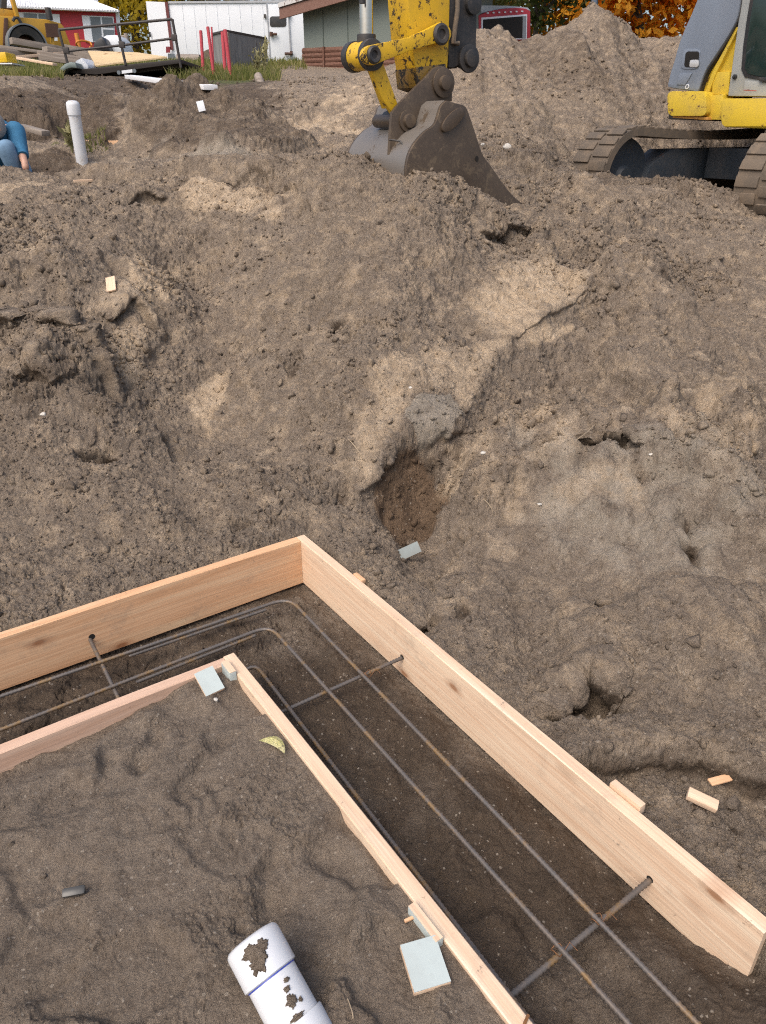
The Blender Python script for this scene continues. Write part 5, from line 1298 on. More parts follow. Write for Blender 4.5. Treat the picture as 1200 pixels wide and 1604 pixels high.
# side window of the cab, on the camera side
# --- boom from the bracket up and over to the stick
bq = EO + E * 4.2
def pz(e, z_, k=0.0): return EO + E * e + N * k + np.array([0, 0, z_])
bo = [pz(4.25, 1.75, 0.12), pz(4.55, 1.75, 0.12), pz(4.3, 3.0, 0.12), pz(3.3, 4.05, 0.12), pz(1.2, 4.25, 0.12), pz(-0.2, 3.75, 0.12), pz(-0.2, 3.5, 0.12), pz(1.2, 3.9, 0.12), pz(3.0, 3.65, 0.12), pz(3.95, 2.8, 0.12)]
mb = MB(); mb.prism(bo, -N * 0.24); mb.build('boom', M['yellow_clean'], exc, bevel=0.02)
s_top = [ez(470, -415, 0.10), ez(745, -415, 0.10)]
mb = MB(); mb.prism([s_top[0], s_top[1], pz(0.15, 3.75, 0.10), pz(-0.45, 3.75, 0.10)], -N * 0.2); mb.build('stick_head', M['yellow_clean'], exc, bevel=0.012)

# --- tracks
TZ = 0.60
def track(kc, label):
    """endless steel belt: kc is the offset of its middle to the camera side"""
    e0, e1, r_ = 3.00, 5.9, 0.45
    W_ = 0.44
    prof = []
    for a in np.linspace(270, 90, 17): prof.append((e0 + r_ * math.cos(R(a)), TZ + r_ + r_ * math.sin(R(a))))
    top_n = 14
    for i in range(1, top_n): 
        t = i / top_n; prof.append((e0 + (e1 - e0) * t, TZ + 2 * r_ - 0.045 * math.sin(math.pi * t)))
    for a in np.linspace(90, -90, 17): prof.append((e1 + r_ * math.cos(R(a)), TZ + r_ + r_ * math.sin(R(a))))
    for i in range(1, top_n): prof.append((e1 + (e0 - e1) * i / top_n, TZ))
    mb = MB()
    n = len(prof); ts = 0.07
    cen = (0.5 * (e0 + e1), TZ + r_)
    ring = []
    for i, (e, z_) in enumerate(prof):
        ep, zp = prof[i - 1]; en, zn = prof[(i + 1) % n]
        tx, tz_ = en - ep, zn - zp; l_ = math.hypot(tx, tz_); nx, nz = tz_ / l_, -tx / l_
        if (e - cen[0]) * nx + (z_ - cen[1]) * nz < 0: nx, nz = -nx, -nz
        ring.append([mb._v(pz(e - nx * ts, z_ - nz * ts, kc - W_ / 2)), mb._v(pz(e, z_, kc - W_ / 2)), mb._v(pz(e, z_, kc + W_ / 2)), mb._v(pz(e - nx * ts, z_ - nz * ts, kc + W_ / 2))])
    for i in range(n):
        A, B = ring[i], ring[(i + 1) % n]
        for k in range(4): mb.bm.faces.new((A[k], A[(k + 1) % 4], B[(k + 1) % 4], B[k]))
    belt = mb.build('track', M['rubber'], exc, bevel=0.0, smooth=40)
    # tread bars, staggered left and right
    mb = MB(); per = 0.0; L_ = []
    pts = prof + [prof[0]]
    cum = [0]
    for a, b in zip(pts[:-1], pts[1:]): cum.append(cum[-1] + math.hypot(b[0] - a[0], b[1] - a[1]))
    nb = int(cum[-1] / 0.125)
    for i in range(nb):
        s_ = cum[-1] * i / nb
        j = max(0, np.searchsorted(cum, s_, side='right') - 1); t = (s_ - cum[j]) / (cum[j + 1] - cum[j])
        e = pts[j][0] + (pts[j + 1][0] - pts[j][0]) * t; z_ = pts[j][1] + (pts[j + 1][1] - pts[j][1]) * t
        tx, tz_ = pts[j + 1][0] - pts[j][0], pts[j + 1][1] - pts[j][1]; l_ = math.hypot(tx, tz_); tx /= l_; tz_ /= l_
        nx, nz = tz_, -tx
        if (e - cen[0]) * nx + (z_ - cen[1]) * nz < 0: nx, nz = -nx, -nz
        tv = E * tx + np.array([0, 0, tz_]); nv_ = E * nx + np.array([0, 0, nz])
        for sd_ in (0, 1):
            off = kc + (W_ * 0.26) * (1 if sd_ else -1)
            c = pz(e, z_, off) + tv * (0.06 if sd_ else 0.0) + nv_ * 0.008
            mb.box(c, tv, N, nv_, 0.085, W_ * 0.46, 0.018)
    mb.build('tread_bars', M['rubber'], belt, bevel=0.006)
    for e in (e0, e1):
        mb = MB()
        mb.lathe(pz(e, TZ + r_, kc - 0.07), N, [(0.0, 0), (0.36, 0), (0.37, 0.02), (0.37, 0.12), (0.36, 0.14), (0.12, 0.15), (0.09, 0.19), (0, 0.19)], 30)
        mb.build('idler_wheel', M['track_frame'], belt, smooth=30)
    mb = MB()
    fr = [pz(e0 + 0.16, TZ + 0.14, kc + 0.14), pz(e0 + 0.34, TZ + 0.56, kc + 0.14), pz(e0 + 0.62, TZ + 0.70, kc + 0.14), pz(e1 - 0.6, TZ + 0.70, kc + 0.14), pz(e1 - 0.3, TZ + 0.56, kc + 0.14), pz(e1 - 0.16, TZ + 0.14, kc + 0.14)]
    mb.prism(fr, -N * 0.28); mb.build('track_frame', M['track_frame'], belt, bevel=0.015)
    mb = MB()
    mb.prism([pz(e0 + 0.30, TZ + 0.36, kc + 0.17), pz(e0 + 0.42, TZ + 0.40, kc + 0.17), pz(e1 - 0.42, TZ + 0.40, kc + 0.17), pz(e1 - 0.3, TZ + 0.36, kc + 0.17), pz(e1 - 0.3, TZ + 0.32, kc + 0.17), pz(e0 + 0.3, TZ + 0.32, kc + 0.17)], -N * 0.06); mb.build('frame_guard', M['bucket_steel'], belt, bevel=0.006)
track(-0.93, 'far'); track(0.93, 'near')
mb = MB(); mb.box(pz(4.7, TZ + 0.56, 0), E, N, (0, 0, 1), 1.0, 1.5, 0.3); mb.tube([pz(4.9, TZ + 0.64, 0), pz(4.9, TZ + 1.0, 0)], 0.5, 30); mb.build('undercarriage', M['track_frame'], exc, bevel=0.01)
# ------------------------------------------------------------------ yard behind the pit
class Plane:
    """upright face through two sighted points; p(px,py) gives points on it"""
    def __init__(s, pa, da, pb, db):
        s.A, s.B = at(pa, 100, da), at(pb, 100, db)
        d = s.B - s.A; d[2] = 0; s.u = d / np.linalg.norm(d)
        s.n = np.array([s.u[1], -s.u[0], 0.0])          # towards the camera
        if s.n[1] > 0: s.n = -s.n
    def p(s, px, py, off=0.0): return atplane(px, py, s.A + s.n * off, s.n)
    def prism(s, name, outline, off, depth, mat, parent, bevel=0.0, smooth=35):
        mb = MB(); mb.prism([s.p(x, y, off) for x, y in outline], -s.n * depth)
        return mb.build(name, mat, parent, bevel=bevel, smooth=smooth)
def rect(x0, y0, x1, y1): return [(x0, y0), (x1, y0), (x1, y1), (x0, y1)]
def quadp(*p): return list(p)

M['barn_red'] = paint_mat('barn red siding', (0.40, 0.022, 0.035), 0.5, None, 0, 0.06, 2.0)
M['white_roof'] = paint_mat('white corrugated roof', (0.80, 0.81, 0.83), 0.45, None, 0, 0.05, 1.0)
M['win_glass'] = plain_mat('window glass', (0.16, 0.19, 0.22), 0.12, 0.0, 0.4, 1.0)
M['loader_yellow'] = paint_mat('faded loader yellow', (0.52, 0.29, 0.03), 0.55, (0.10, 0.06, 0.03), 0.25, 0.2, 3.0)
M['brown_plate'] = plain_mat('brown primer', (0.085, 0.04, 0.025), 0.7)
M['shed_green'] = paint_mat('grey green panel', (0.155, 0.185, 0.165), 0.65, None, 0, 0.12, 1.5)
M['brown_log'] = wood_mat('brown log siding', (0.155, 0.078, 0.055), (0.10, 0.05, 0.036), 0, (0.21, 0.115, 0.085))
M['fascia'] = wood_mat('brown fascia', (0.20, 0.11, 0.085), (0.14, 0.075, 0.055), 0, (0.26, 0.16, 0.13))
M['post_red'] = paint_mat('red painted pipe', (0.50, 0.065, 0.085), 0.5, (0.55, 0.30, 0.28), 0.25, 0.08, 6.0)
M['rail_steel'] = plain_mat('dark rail steel', (0.045, 0.038, 0.036), 0.6)
M['deck_beam'] = plain_mat('dark trailer frame', (0.032, 0.026, 0.023), 0.7)

# red house
pl = Plane(0, 28.0, 185, 29.2)
house = empty('red_house', pl.p(90, 92), 'low red house with white corrugated roof and white shutters at the back left', 'house')
pl.prism('wall', [(-120, 8), (183, 18), (190, 92), (-118, 92)], 0, 5.5, M['barn_red'], house)
ea, eb = pl.p(-124, 6.5, 0.3), pl.p(186, 18.5, 0.3)
zt = 0.62
mb = MB()
inn = -pl.n
ra = ea + inn * 3.0 + pl.u * 1.0; rb = eb + inn * 3.0 - pl.u * 1.15; ra[2] = ea[2] + zt; rb[2] = eb[2] + zt + 0.1
ea2, eb2 = ea + inn * 6.1, eb + inn * 6.1
for q_ in ([ea, eb, rb, ra], [eb, eb2, rb], [eb2, ea2, ra, rb], [ea2, ea, ra]): mb.face(q_)
mb.face([ea, ea2, eb2, eb])
roof = mb.build('roof', M['white_roof'], house, smooth=0)
mb = MB()
for k in range(70):
    t = k / 69; mb.tube([ea + (eb - ea) * t + np.array([0, 0, 0.02]), ra + (rb - ra) * t + np.array([0, 0, 0.02])], 0.035, 6)
mb.build('corrugation', M['white_roof'], roof)
c = pl.p(131, 2, -2.0); mb = MB(); mb.box(c + np.array([0, 0, 0.1]), pl.u, pl.n, (0, 0, 1), 0.95, 0.9, 0.7); mb.build('camper_top', M['white_paint'], house, bevel=0.03)  # stands in for the white camper top behind the house
pl.prism('corner_trim', [(181, 20), (187, 20), (193, 92), (188, 92)], 0.03, 0.1, M['white_paint'], house)
def window(poly_frame, panes, shutters):
    f = pl.prism('window', poly_frame, 0.03, 0.06, M['white_paint'], house)
    for q_ in panes: pl.prism('pane', q_, 0.036, 0.03, M['win_glass'], f)
    for q_ in shutters: pl.prism('shutter', q_, 0.05, 0.06, M['white_paint'], house)
window([(35.5, 19), (81.5, 21), (83, 39), (36, 38)], [[(37, 20.5), (58, 21.3), (59, 37), (38, 36)], [(60, 21.5), (80.5, 22.3), (81.5, 38), (61, 37)]], [[(29, 19), (35.5, 19.3), (37, 38), (31, 38)], [(82, 21.8), (93, 22.2), (95, 40), (84, 39)]])
window([(139, 24.5), (178, 26), (181, 66), (145, 66)], [[(141, 26), (157, 26.6), (160, 65), (146, 65)], [(159.5, 27), (176, 27.5), (179, 44), (161, 43)], [(161.5, 46), (179, 47), (180.5, 65), (163, 65)]], [[(128, 24), (139.5, 24.5), (146, 66), (133.5, 65.5)]])

# yellow loader
pl = Plane(0, 21.0, 110, 22.0)
q8 = lambda *pts: [(x / 8, y / 8) for x, y in pts]
loader = empty('wheel_loader', pl.p(45, 90), 'old mustard yellow loader with black wheel behind the lumber heap', 'loader')
pl.prism('engine_body', q8((-400, 190), (0, 195), (570, 240), (760, 290), (800, 330), (892, 575), (870, 640), (-400, 640)), 0, 1.4, M['loader_yellow'], loader, 0.03)
pl.prism('upper_deck', q8((-400, 95), (0, 105), (200, 130), (236, 215), (-400, 205)), -0.1, 1.1, M['loader_yellow'], loader, 0.02)
pl.prism('lift_arm', q8((130, -160), (178, -160), (190, 0), (250, 215), (205, 205), (145, 0)), 0.12, 0.16, M['loader_yellow'], loader, 0.01)
pl.prism('cab_post', q8((30, -200), (95, -200), (85, 100), (15, 100)), -0.3, 0.2, M['black_steel'], loader)
pl.prism('steel_plate', q8((565, 290), (728, 298), (742, 465), (590, 468)), 0.35, 0.05, M['brown_plate'], loader)
pl.prism('plate_post', q8((640, 460), (680, 460), (690, 640), (650, 640)), 0.3, 0.08, M['loader_yellow'], loader)
pl.prism('side_light', q8((686, 470), (720, 470), (722, 512), (690, 512)), 0.36, 0.05, M['white_paint'], loader)
pl.prism('hinge_block', q8((55, 225), (100, 225), (100, 560), (40, 560)), 0.06, 0.1, M['brown_plate'], loader, 0.01)
c = pl.p(43, 72, 0.25); rw = 0.43
mb = MB(); mb.lathe(c - pl.n * 0.35, pl.n, [(rw * 0.55, 0), (rw * 0.9, 0), (rw, 0.08), (rw, 0.36), (rw * 0.92, 0.43), (rw * 0.55, 0.40)], 36, True); w_ = mb.build('wheel', M['black_steel'], loader)
mb = MB(); mb.lathe(c - pl.n * 0.2, pl.n, [(0, 0.1), (rw * 0.2, 0.1), (rw * 0.5, 0.04), (rw * 0.56, 0.0), (rw * 0.56, -0.05), (0, -0.05)], 30); mb.build('rim', M['brown_plate'], w_)
mb = MB(); mb.lathe(c - pl.n * 0.3, pl.n, [(rw * 1.0, 0), (rw * 1.07, 0), (rw * 1.07, 0.4), (rw * 1.0, 0.4)], 36, True); mb.build('fender', plain_mat('grey fender', (0.16, 0.18, 0.2), 0.5), loader)
c = pl.p(78, 31, 0.1); mb = MB(); mb.tube([c, c + np.array([0, 0, 0.25])], 0.07, 12); mb.build('exhaust', M['black_steel'], loader)
mb = MB(); mb.tube([pl.p(20, 33, .1), pl.p(23, 28, .1), pl.p(28, 28, .1), pl.p(33, 36, .1), pl.p(38, 42, .1)], 0.035, 8); mb.build('hydraulic_hose', M['black_steel'], loader)

# white cargo trailer
pl = Plane(265, 26.5, 474, 26.8)
trailer = empty('cargo_trailer', pl.p(360, 104), 'long white enclosed cargo trailer with small dark window in its side door', 'trailer')
pl.prism('body', [(264, 3), (560, 0), (560, 101), (271, 93)], 0, 2.4, M['white_paint'], trailer, 0.03)
pl.prism('roof_edge', [(263, 2), (560, -1), (560, 3), (263, 5.5)], 0.03, 2.46, plain_mat('grey trim', (0.45, 0.46, 0.48), 0.5, 0.4), trailer)
# hinged rear door standing open along the left
A_ = pl.p(264, 3.5); B_ = pl.p(271.5, 93); C_ = at(228.5, 2, 27.4); D_ = at(238, 90.5, 27.4)
mb = MB(); mb.prism([C_, A_, B_, D_], pl.n * -0.05); rd = mb.build('rear_door', M['white_paint'], trailer)
mb = MB(); mb.tube([at(234.5, 50, 27.25), at(235.5, 58, 27.25)], 0.03, 8); mb.build('door_handle', M['black_steel'], rd)
pl.prism('corner_strip', [(258, 3), (262.5, 3), (271.5, 78), (267, 78)], 0.05, 0.05, plain_mat('dark red strip', (0.14, 0.03, 0.03), 0.6), trailer)
pl.prism('tail_lamp', rect(260, 73, 266.5, 82.5), 0.09, 0.05, plain_mat('red lamp', (0.22, 0.02, 0.03), 0.35), trailer)
pl.prism('lower_patch', rect(263, 84, 273, 92), 0.06, 0.03, M['win_glass'], trailer)
door = pl.prism('side_door', [(418.5, 7), (450, 6.5), (455.5, 100), (424.5, 100)], 0.03, 0.06, M['white_paint'], trailer, 0.01)
pl.prism('door_window', [(x, y) for x, y in rrect(422.5, 25.5, 448.5, 42, 4)], 0.045, 0.03, M['black_steel'], door, 0.004)
pl.prism('door_edge', [(416.8, 6), (418.6, 6), (424.6, 100), (422.8, 100)], 0.05, 0.06, plain_mat('door trim grey', (0.33, 0.34, 0.36), 0.5), door)  # grey edging strip of the side door
pl.prism('door_edge', [(450, 8), (452, 8), (457.3, 100), (455.3, 100)], 0.05, 0.06, bpy.data.materials['door trim grey'], door)
mb = MB(); mb.tube([pl.p(422.5, 53.5, .1), pl.p(434, 53.5, .1)], 0.035, 8); mb.tube([pl.p(425, 50, .1), pl.p(425, 57, .1)], 0.05, 8); mb.build('door_handle', M['brown_plate'], door)
mb = MB(); mb.tube([pl.p(446, 84, .1), pl.p(458, 84, .1)], 0.035, 8); mb.build('latch', M['brown_plate'], door)
pl.prism('latch_plate', rect(454, 80, 458.5, 86.5), 0.1, 0.04, M['brown_plate'], door)
pl.prism('hinge', rect(451, 21, 455, 26), 0.09, 0.05, M['rail_steel'], door)
pl.prism('hinge', rect(413.5, 22, 416.5, 28), 0.07, 0.05, M['rail_steel'], door)
for x in range(285, 412, 18):
    mb = MB(); mb.tube([pl.p(x, 6, 0.006), pl.p(x + (600 - x) * 0.029 * 0.95, 92, 0.006)], 0.004, 6); mb.build('seam', M['white_paint'], trailer)
mb = MB(); c = pl.p(333, 99, -0.2); mb.lathe(c, pl.n, [(0, 0), (0.2, 0), (0.36, 0.03), (0.36, 0.2), (0.2, 0.22), (0, 0.18)], 24); mb.build('wheel', M['rubber'], trailer)
mb = MB(); mb.tube([at(279, 100, 24), at(314, 101, 24)], 0.24, 14); mb.thing('log', M['old_wood'], at(296, 107, 24), 'fat grey brown log lying before the white trailer', 'log')

# shed
pl = Plane(474, 19.5, 645, 17.6)
shed = empty('garden_shed', pl.p(560, 116), 'grey green shed with brown log skirt and brown roof edge behind the bucket arm', 'shed')
pl.prism('wall', [(474, 10), (474, -70), (648, -70), (650, 76), (477, 76)], 0, 3.0, M['shed_green'], shed)
mb = MB()
for x in (502.5, 541, 580, 619): mb.prism([pl.p(x, -70, 0.012), pl.p(x + 1, -70, 0.012), pl.p(x + 1 + 3.5, 74, 0.012), pl.p(x + 3.5, 74, 0.012)], -pl.n * 0.02)
mb.build('panel_joint', plain_mat('dark panel joint', (0.10, 0.125, 0.11), 0.7), shed)  # dark joints between the wall panels
mb = MB()
for k in range(6):
    y0 = 76.5 + k * 7.6
    a0, a1 = pl.p(475.5 + k * 0.25, y0 + 3.7, -0.02), pl.p(650, y0 + 3.7 - 6.5, -0.02)
    mb.tube([a0, a1], 0.062, 10)
mb.prism([pl.p(475, 75, -0.04), pl.p(650, 70, -0.04), pl.p(650, 122, -0.04), pl.p(477, 122, -0.04)], -pl.n * 0.1)
mb.build('log_skirt', M['brown_log'], shed)
pl.prism('skirt_batten', [(505, 73), (507, 73), (508, 120), (506, 120)], 0.07, 0.05, M['brown_log'], shed)
pl.prism('skirt_batten', [(541, 70), (543.5, 70), (544, 118), (541.5, 118)], 0.07, 0.05, M['brown_log'], shed)
# roof with an overhang to the left and front, rising to the right
f0, f1 = pl.p(437, 9.5, 0.35), pl.p(437, 9.5, 0.35) + pl.u * 4.2 + np.array([0, 0, 0.42])
dn = np.array([0, 0, -0.24])
mb = MB(); mb.prism([f0, f1, f1 + dn, f0 + dn], -pl.n * 0.05); fa = mb.build('fascia_board', M['fascia'], shed)
mb = MB(); mb.prism([f0 + np.array([0, 0, 0.03]), f1 + np.array([0, 0, 0.03]), f1 + np.array([0, 0, -0.05]), f0 + np.array([0, 0, -0.05])], -pl.n * 3.7)
mb.build('roof', paint_mat('grey felt roof', (0.13, 0.13, 0.13), 0.8, (0.5, 0.48, 0.46), 0.4, 0.2, 3.0), shed)
mb = MB(); mb.prism([f0 + np.array([0, 0, 0.05]), f1 + np.array([0, 0, 0.05]), f1 + np.array([0, 0, -0.03]), f0 + np.array([0, 0, -0.03])], pl.n * 0.03); mb.build('drip_edge', paint_mat('peeling white edge', (0.55, 0.54, 0.53), 0.7, (0.18, 0.10, 0.08), 0.7, 0.2, 9.0), shed)

# silvered plywood box
a_, b_, c_ = at(337.5, 113, 17.6), at(360.5, 116, 17.0), at(421, 117, 18.4)
hgt = at(360, 50, 17.0)[2] - b_[2]
mb = MB(); d_ = a_ + (c_ - b_)
zb_ = float(b_[2]) - 0.25
for q_ in (a_, b_, c_, d_): q_[2] = zb_
mb.prism([a_, b_, c_, d_], (0, 0, hgt + 0.25))
box = mb.thing('plywood_crate', M['grey_ply'], b_, 'tall box of silver grey weathered plywood standing in the grass', 'crate')
mb = MB(); up_ = np.array([0, 0, hgt + 0.25]); cen_ = (a_ + c_) / 2
mb.prism([cen_ + (p - cen_) * 1.03 + up_ + np.array([0, 0, 0.002]) for p in (a_, b_, c_, d_)], (0, 0, 0.035)); mb.build('lid', M['rail_steel'], box, world=True)
mb = MB(); mb.prism([b_ + (b_ - cen_) * 0.012 + (c_ - b_) * t for t in (0, 0.035)] + [b_ + (b_ - cen_) * 0.012 + (c_ - b_) * 0.035 + up_, b_ + (b_ - cen_) * 0.012 + up_], (np.cross(c_ - b_, up_) / np.linalg.norm(np.cross(c_ - b_, up_))) * 0.03); mb.build('corner_batten', M['old_wood'], box)

# red posts
for (x0, y0, x1, y1, wd, D, lab) in ((314.5, 48, 319, 119, 4.6, 15.6, 'leftmost of the red painted pipes standing in the grass'), (325.5, 42, 336, 127, 4.6, 14.6, 'tall red pipe in the grass with a shorter thin one right behind it'), (331.5, 42.5, 335, 112, 2.6, 16.2, 'thinnest red pipe, half hidden behind the tall one'), (348.5, 50, 353.5, 122, 5.2, 15.4, 'darker red pipe of the leaning pair before the plywood box'), (352.5, 46.5, 362, 126, 5.6, 14.8, 'brighter red pipe of the leaning pair before the plywood box')):
    t_, b_ = at(x0, y0, D), at(x1, y1, D); b2_ = b_ + (b_ - t_) * 0.2
    rad = wd / 2 * (D * 0.92) / FOC
    mb = MB(); mb.tube([t_, b2_], rad, 14); mb.disc(t_, t_ - b_, rad * 0.8, 0.004, 14)
    mb.thing('red_pipe', M['post_red'], b_, lab, 'post', 'red pipes in the grass')

# flatbed trailer with rails
flat = empty('flatbed_trailer', at(195, 117, 14.0), 'black railed flatbed trailer tilted on the bank with a plywood sheet on it', 'trailer')
Df = 14.0
def fp(px, py, d=0.0): return at(px, py, Df + d)
mb = MB(); mb.prism([fp(107, 110.5), fp(282, 92.5), fp(283, 99), fp(150, 117), fp(112, 114)], (0, 1.7, 0)); mb.build('bed_frame', M['deck_beam'], flat, bevel=0.01)
mb = MB(); mb.prism([fp(168, 114.5, 0.15), fp(276, 101, 0.15), fp(276, 106, 0.15), fp(186, 118.5, 0.15)], (0, 1.2, 0)); mb.build('axle_beam', M['deck_beam'], flat)
mb = MB()
mb.tube([fp(92, 46.5), fp(181, 38.5), fp(270, 30)], 0.020, 8); mb.build('top_rail', M['rail_steel'], flat)
mb = MB(); mb.tube([fp(102, 80.5), fp(190, 71), fp(276, 59.5)], 0.018, 8); mb.build('mid_rail', M['rail_steel'], flat)
for a, b in (((92, 46.5), (109, 111)), ((183, 38.5), (197, 101.5)), ((270, 30), (283.5, 106))):
    mb = MB(); mb.tube([fp(*a), fp(*b)], 0.022, 8); mb.build('rail_post', M['rail_steel'], flat)
for c in ((104, 79), (191, 70), (273, 59)):
    mb = MB(); mb.box(fp(*c), (1, 0, 0), (0, 1, 0), (0, 0, 1), 0.09, 0.06, 0.09); mb.build('rail_bracket', M['rail_steel'], flat, bevel=0.01)
mb = MB(); mb.prism([fp(190.5, 110.5, -0.03), fp(207, 108.5, -0.03), fp(207.5, 113.5, -0.03), fp(191, 115.5, -0.03)], (0, 0.01, 0)); mb.build('number_plate', M['white_paint'], flat)
for x in (186, 210.5):
    mb = MB(); mb.disc(fp(x, 113.5 if x < 200 else 111, -0.03), (0, 1, 0), 0.03, 0.02, 14); mb.build('marker_lamp', M['win_glass'], flat)
pa = [at(138, 81.5, 15.6), at(150, 104.5, 14.3), at(262, 91, 14.4), at(215, 84, 15.5)]
mb = MB(); mb.prism(pa, (0, 0, 0.02)); mb.thing('plywood_sheet', M['ply'], pa[1], 'clean tan plywood sheet lying on the tilted flatbed trailer', 'plywood')
# grey tarpaulin and white tub at the trailer's end
mb = MB()
pts = [fp(84, 121, -0.2), fp(92, 108, -0.2), fp(101, 100, -0.2), fp(110, 97, -0.2), fp(118, 98, -0.2), fp(121, 107, -0.2), fp(112, 106, -0.2), fp(104, 108, -0.2), fp(96, 114, -0.2), fp(90, 121, -0.2)]
mb.prism(pts, (0.0, 0.6, 0)); mb.thing('tarpaulin', plain_mat('grey green sheet', (0.16, 0.20, 0.19), 0.45), fp(100, 118), 'grey green curved sheet hanging at the low end of the flatbed', 'tarp', bevel=0.03)
mb = MB(); mb.prism([fp(117, 96, 0.1), fp(128, 90, 0.1), (fp(138, 102, 0.1)), fp(139, 108, 0.1), fp(121, 109, 0.1)], (0, 0.5, 0)); mb.thing('white_tub', M['white_paint'], fp(128, 108), 'white plastic tub behind the curved grey sheet', 'tub', bevel=0.03)

# lumber heap and other things lying about
def plank(x0, y0, x1, y1, D0, D1, wd, th, mat, label, name='plank', cat='plank', group='planks in the lumber heap'):
    a, b = at(x0, y0, D0), at(x1, y1, D1)
    ax = (b - a); l_ = np.linalg.norm(ax); ax = ax / l_
    ay = np.cross((0, 0, 1), ax); ay /= np.linalg.norm(ay); az = np.cross(ax, ay)
    mb = MB(); mb.box((0, 0, 0), (1, 0, 0), (0, 1, 0), (0, 0, 1), l_, wd, th)
    o = mb.build(name, mat, None, bevel=0.004, world=False)
    o.location = Vector(tuple((a + b) / 2)); o.rotation_euler = Matrix(((ax[0], ay[0], az[0]), (ax[1], ay[1], az[1]), (ax[2], ay[2], az[2]))).to_euler()
    return tag(o, label, cat, group)
plank(17, 64, 100, 79, 17.0, 17.6, 0.22, 0.11, M['old_wood'], 'thick weathered beam on top of the lumber heap, pale sawn end to the left')
plank(-10, 72, 69, 82, 16.4, 16.6, 0.16, 0.05, M['old_wood'], 'long grey board at the left front of the lumber heap')
plank(70, 77, 140, 90, 16.6, 17.2, 0.25, 0.09, M['old_wood'], 'short blocky beam in the middle of the lumber heap')
plank(10, 91, 102, 83, 15.6, 16.6, 0.10, 0.05, M['board_pale'], 'clean pale board lying across the lumber heap')
plank(16, 89, 86, 101, 15.4, 14.9, 0.10, 0.04, M['board_pale'], 'pale lath at the foot of the lumber heap in the grass')
plank(-10, 79, 60, 87, 16.2, 16.8, 0.2, 0.1, M['old_wood'], 'dark beam low in the lumber heap at the photo edge')
plank(60, 84, 150, 96, 16.2, 16.4, 0.2, 0.09, M['old_wood'], 'brown board under the cross board of the lumber heap')
plank(62, 90, 150, 101, 15.8, 16.0, 0.2, 0.09, M['old_wood'], 'lowest brown board of the lumber heap')
plank(100, 72, 178, 86, 17.6, 17.9, 0.12, 0.06, M['old_wood'], 'reddish board reaching behind the flatbed from the lumber heap')
plank(110, 78, 155, 92, 17.0, 17.0, 0.3, 0.12, M['old_wood'], 'grey timber lying under the plywood sheet edge')
g1_, g2_ = ghit(204, 127, 6, 30), ghit(330, 143, 6, 30)
print('white plank', g1_, g2_)
plank(204, 120.5, 330, 137, g1_[1] - 0.03, g2_[1] - 0.03, 0.16, 0.05, M['white_roof'], 'long white board lying along the crest below the flatbed', group=None)
plank(132, 226, 195, 226.5, 8.75, 8.75, 0.10, 0.075, M['board'], 'yellowish board end lying behind the white stand pipe', group=None)
plank(234, 111, 286, 107, 14.6, 14.9, 0.12, 0.05, M['board_pale'], 'pale board under the right end of the flatbed', group=None)
plank(260, 108, 330, 112, 15.6, 16.2, 0.14, 0.05, M['old_wood'], 'grey rail lying in the grass before the log', group=None)
plank(32, 198, 72, 209, 9.3, 9.0, 0.10, 0.05, M['old_wood'], 'dirty brown plank half buried in the bank behind the crouching person', group=None)
mb = MB(); t_, b_ = at(404, 119, 13.4), at(411, 138, 13.2); mb.tube([t_, b_], 0.065, 12)
mb.thing('wood_stake', M['old_wood'], b_, 'short round stake leaning in the grass by the plywood box', 'stake', bevel=0.006)
mb = MB(); mb.prism([at(-8, 82, 14.5), at(8, 81, 14.5), at(12, 97, 14.5), at(-8, 99, 14.5)], (0, 0.4, 0)); yb = mb.thing('yellow_bin', plain_mat('yellow plastic', (0.72, 0.45, 0.01), 0.4), at(5, 99, 14.5), 'bright yellow plastic tub on the grass at the left photo edge', 'tub', bevel=0.03)
mb = MB(); mb.prism([at(-8, 98.5, 14.45), at(19, 98.5, 14.45), at(19, 100.5, 14.45), at(-8, 100.5, 14.45)], (0, 0.5, 0)); mb.thing('plastic_tray', M['white_paint'], at(5, 100.5, 14.45), 'flat white lid under the yellow tub', 'tray')
t_, b_ = at(119.5, 52, 20), at(125.5, 80, 20); mb = MB(); mb.tube([t_, b_], 0.05, 12); mb.thing('orange_post', plain_mat('orange plastic', (0.60, 0.22, 0.03), 0.5), b_, 'short orange post standing before the red house', 'post')
c = at(132, 72, 19.5); mb = MB(); mb.tube([c + np.array([0.16 * math.cos(a), 0.1 * math.sin(2 * a), 0.10 * math.sin(a)]) for a in np.linspace(0, 6, 20)], 0.02, 8); mb.thing('cord_tangle', bpy.data.materials['orange plastic'], c, 'tangle of orange cord beside the orange post', 'cord')
# black sack and white tank
mb = MB(); mb.prism([at(143, 80, 19), at(147, 66, 19), at(158, 56, 19), at(164, 62, 19), at(173, 82, 19)], (0, 0.7, 0)); mb.thing('black_sack', plain_mat('black plastic', (0.015, 0.015, 0.017), 0.4), at(158, 82, 19), 'peaked black sack leaning on the white tank', 'sack', bevel=0.06)
mb = MB(); mb.prism([at(160, 55, 19.3), at(184, 54, 19.3), at(190, 64, 19.3), at(197, 86, 19.3), at(168, 84, 19.3)], (0, 0.8, 0)); mb.thing('white_tank', M['white_paint'], at(180, 85, 19.3), 'white tank before the red house window, beside the black sack', 'tank', bevel=0.08)
t_, b_ = at(197, 52, 20), at(203, 84, 20); mb = MB(); mb.tube([t_, b_], 0.05, 10); mb.tube([at(190, 58, 20), at(201, 56, 20)], 0.03, 8); mb.thing('grey_post', M['old_wood'], b_, 'thin grey post with a cross arm right of the white tank', 'post')
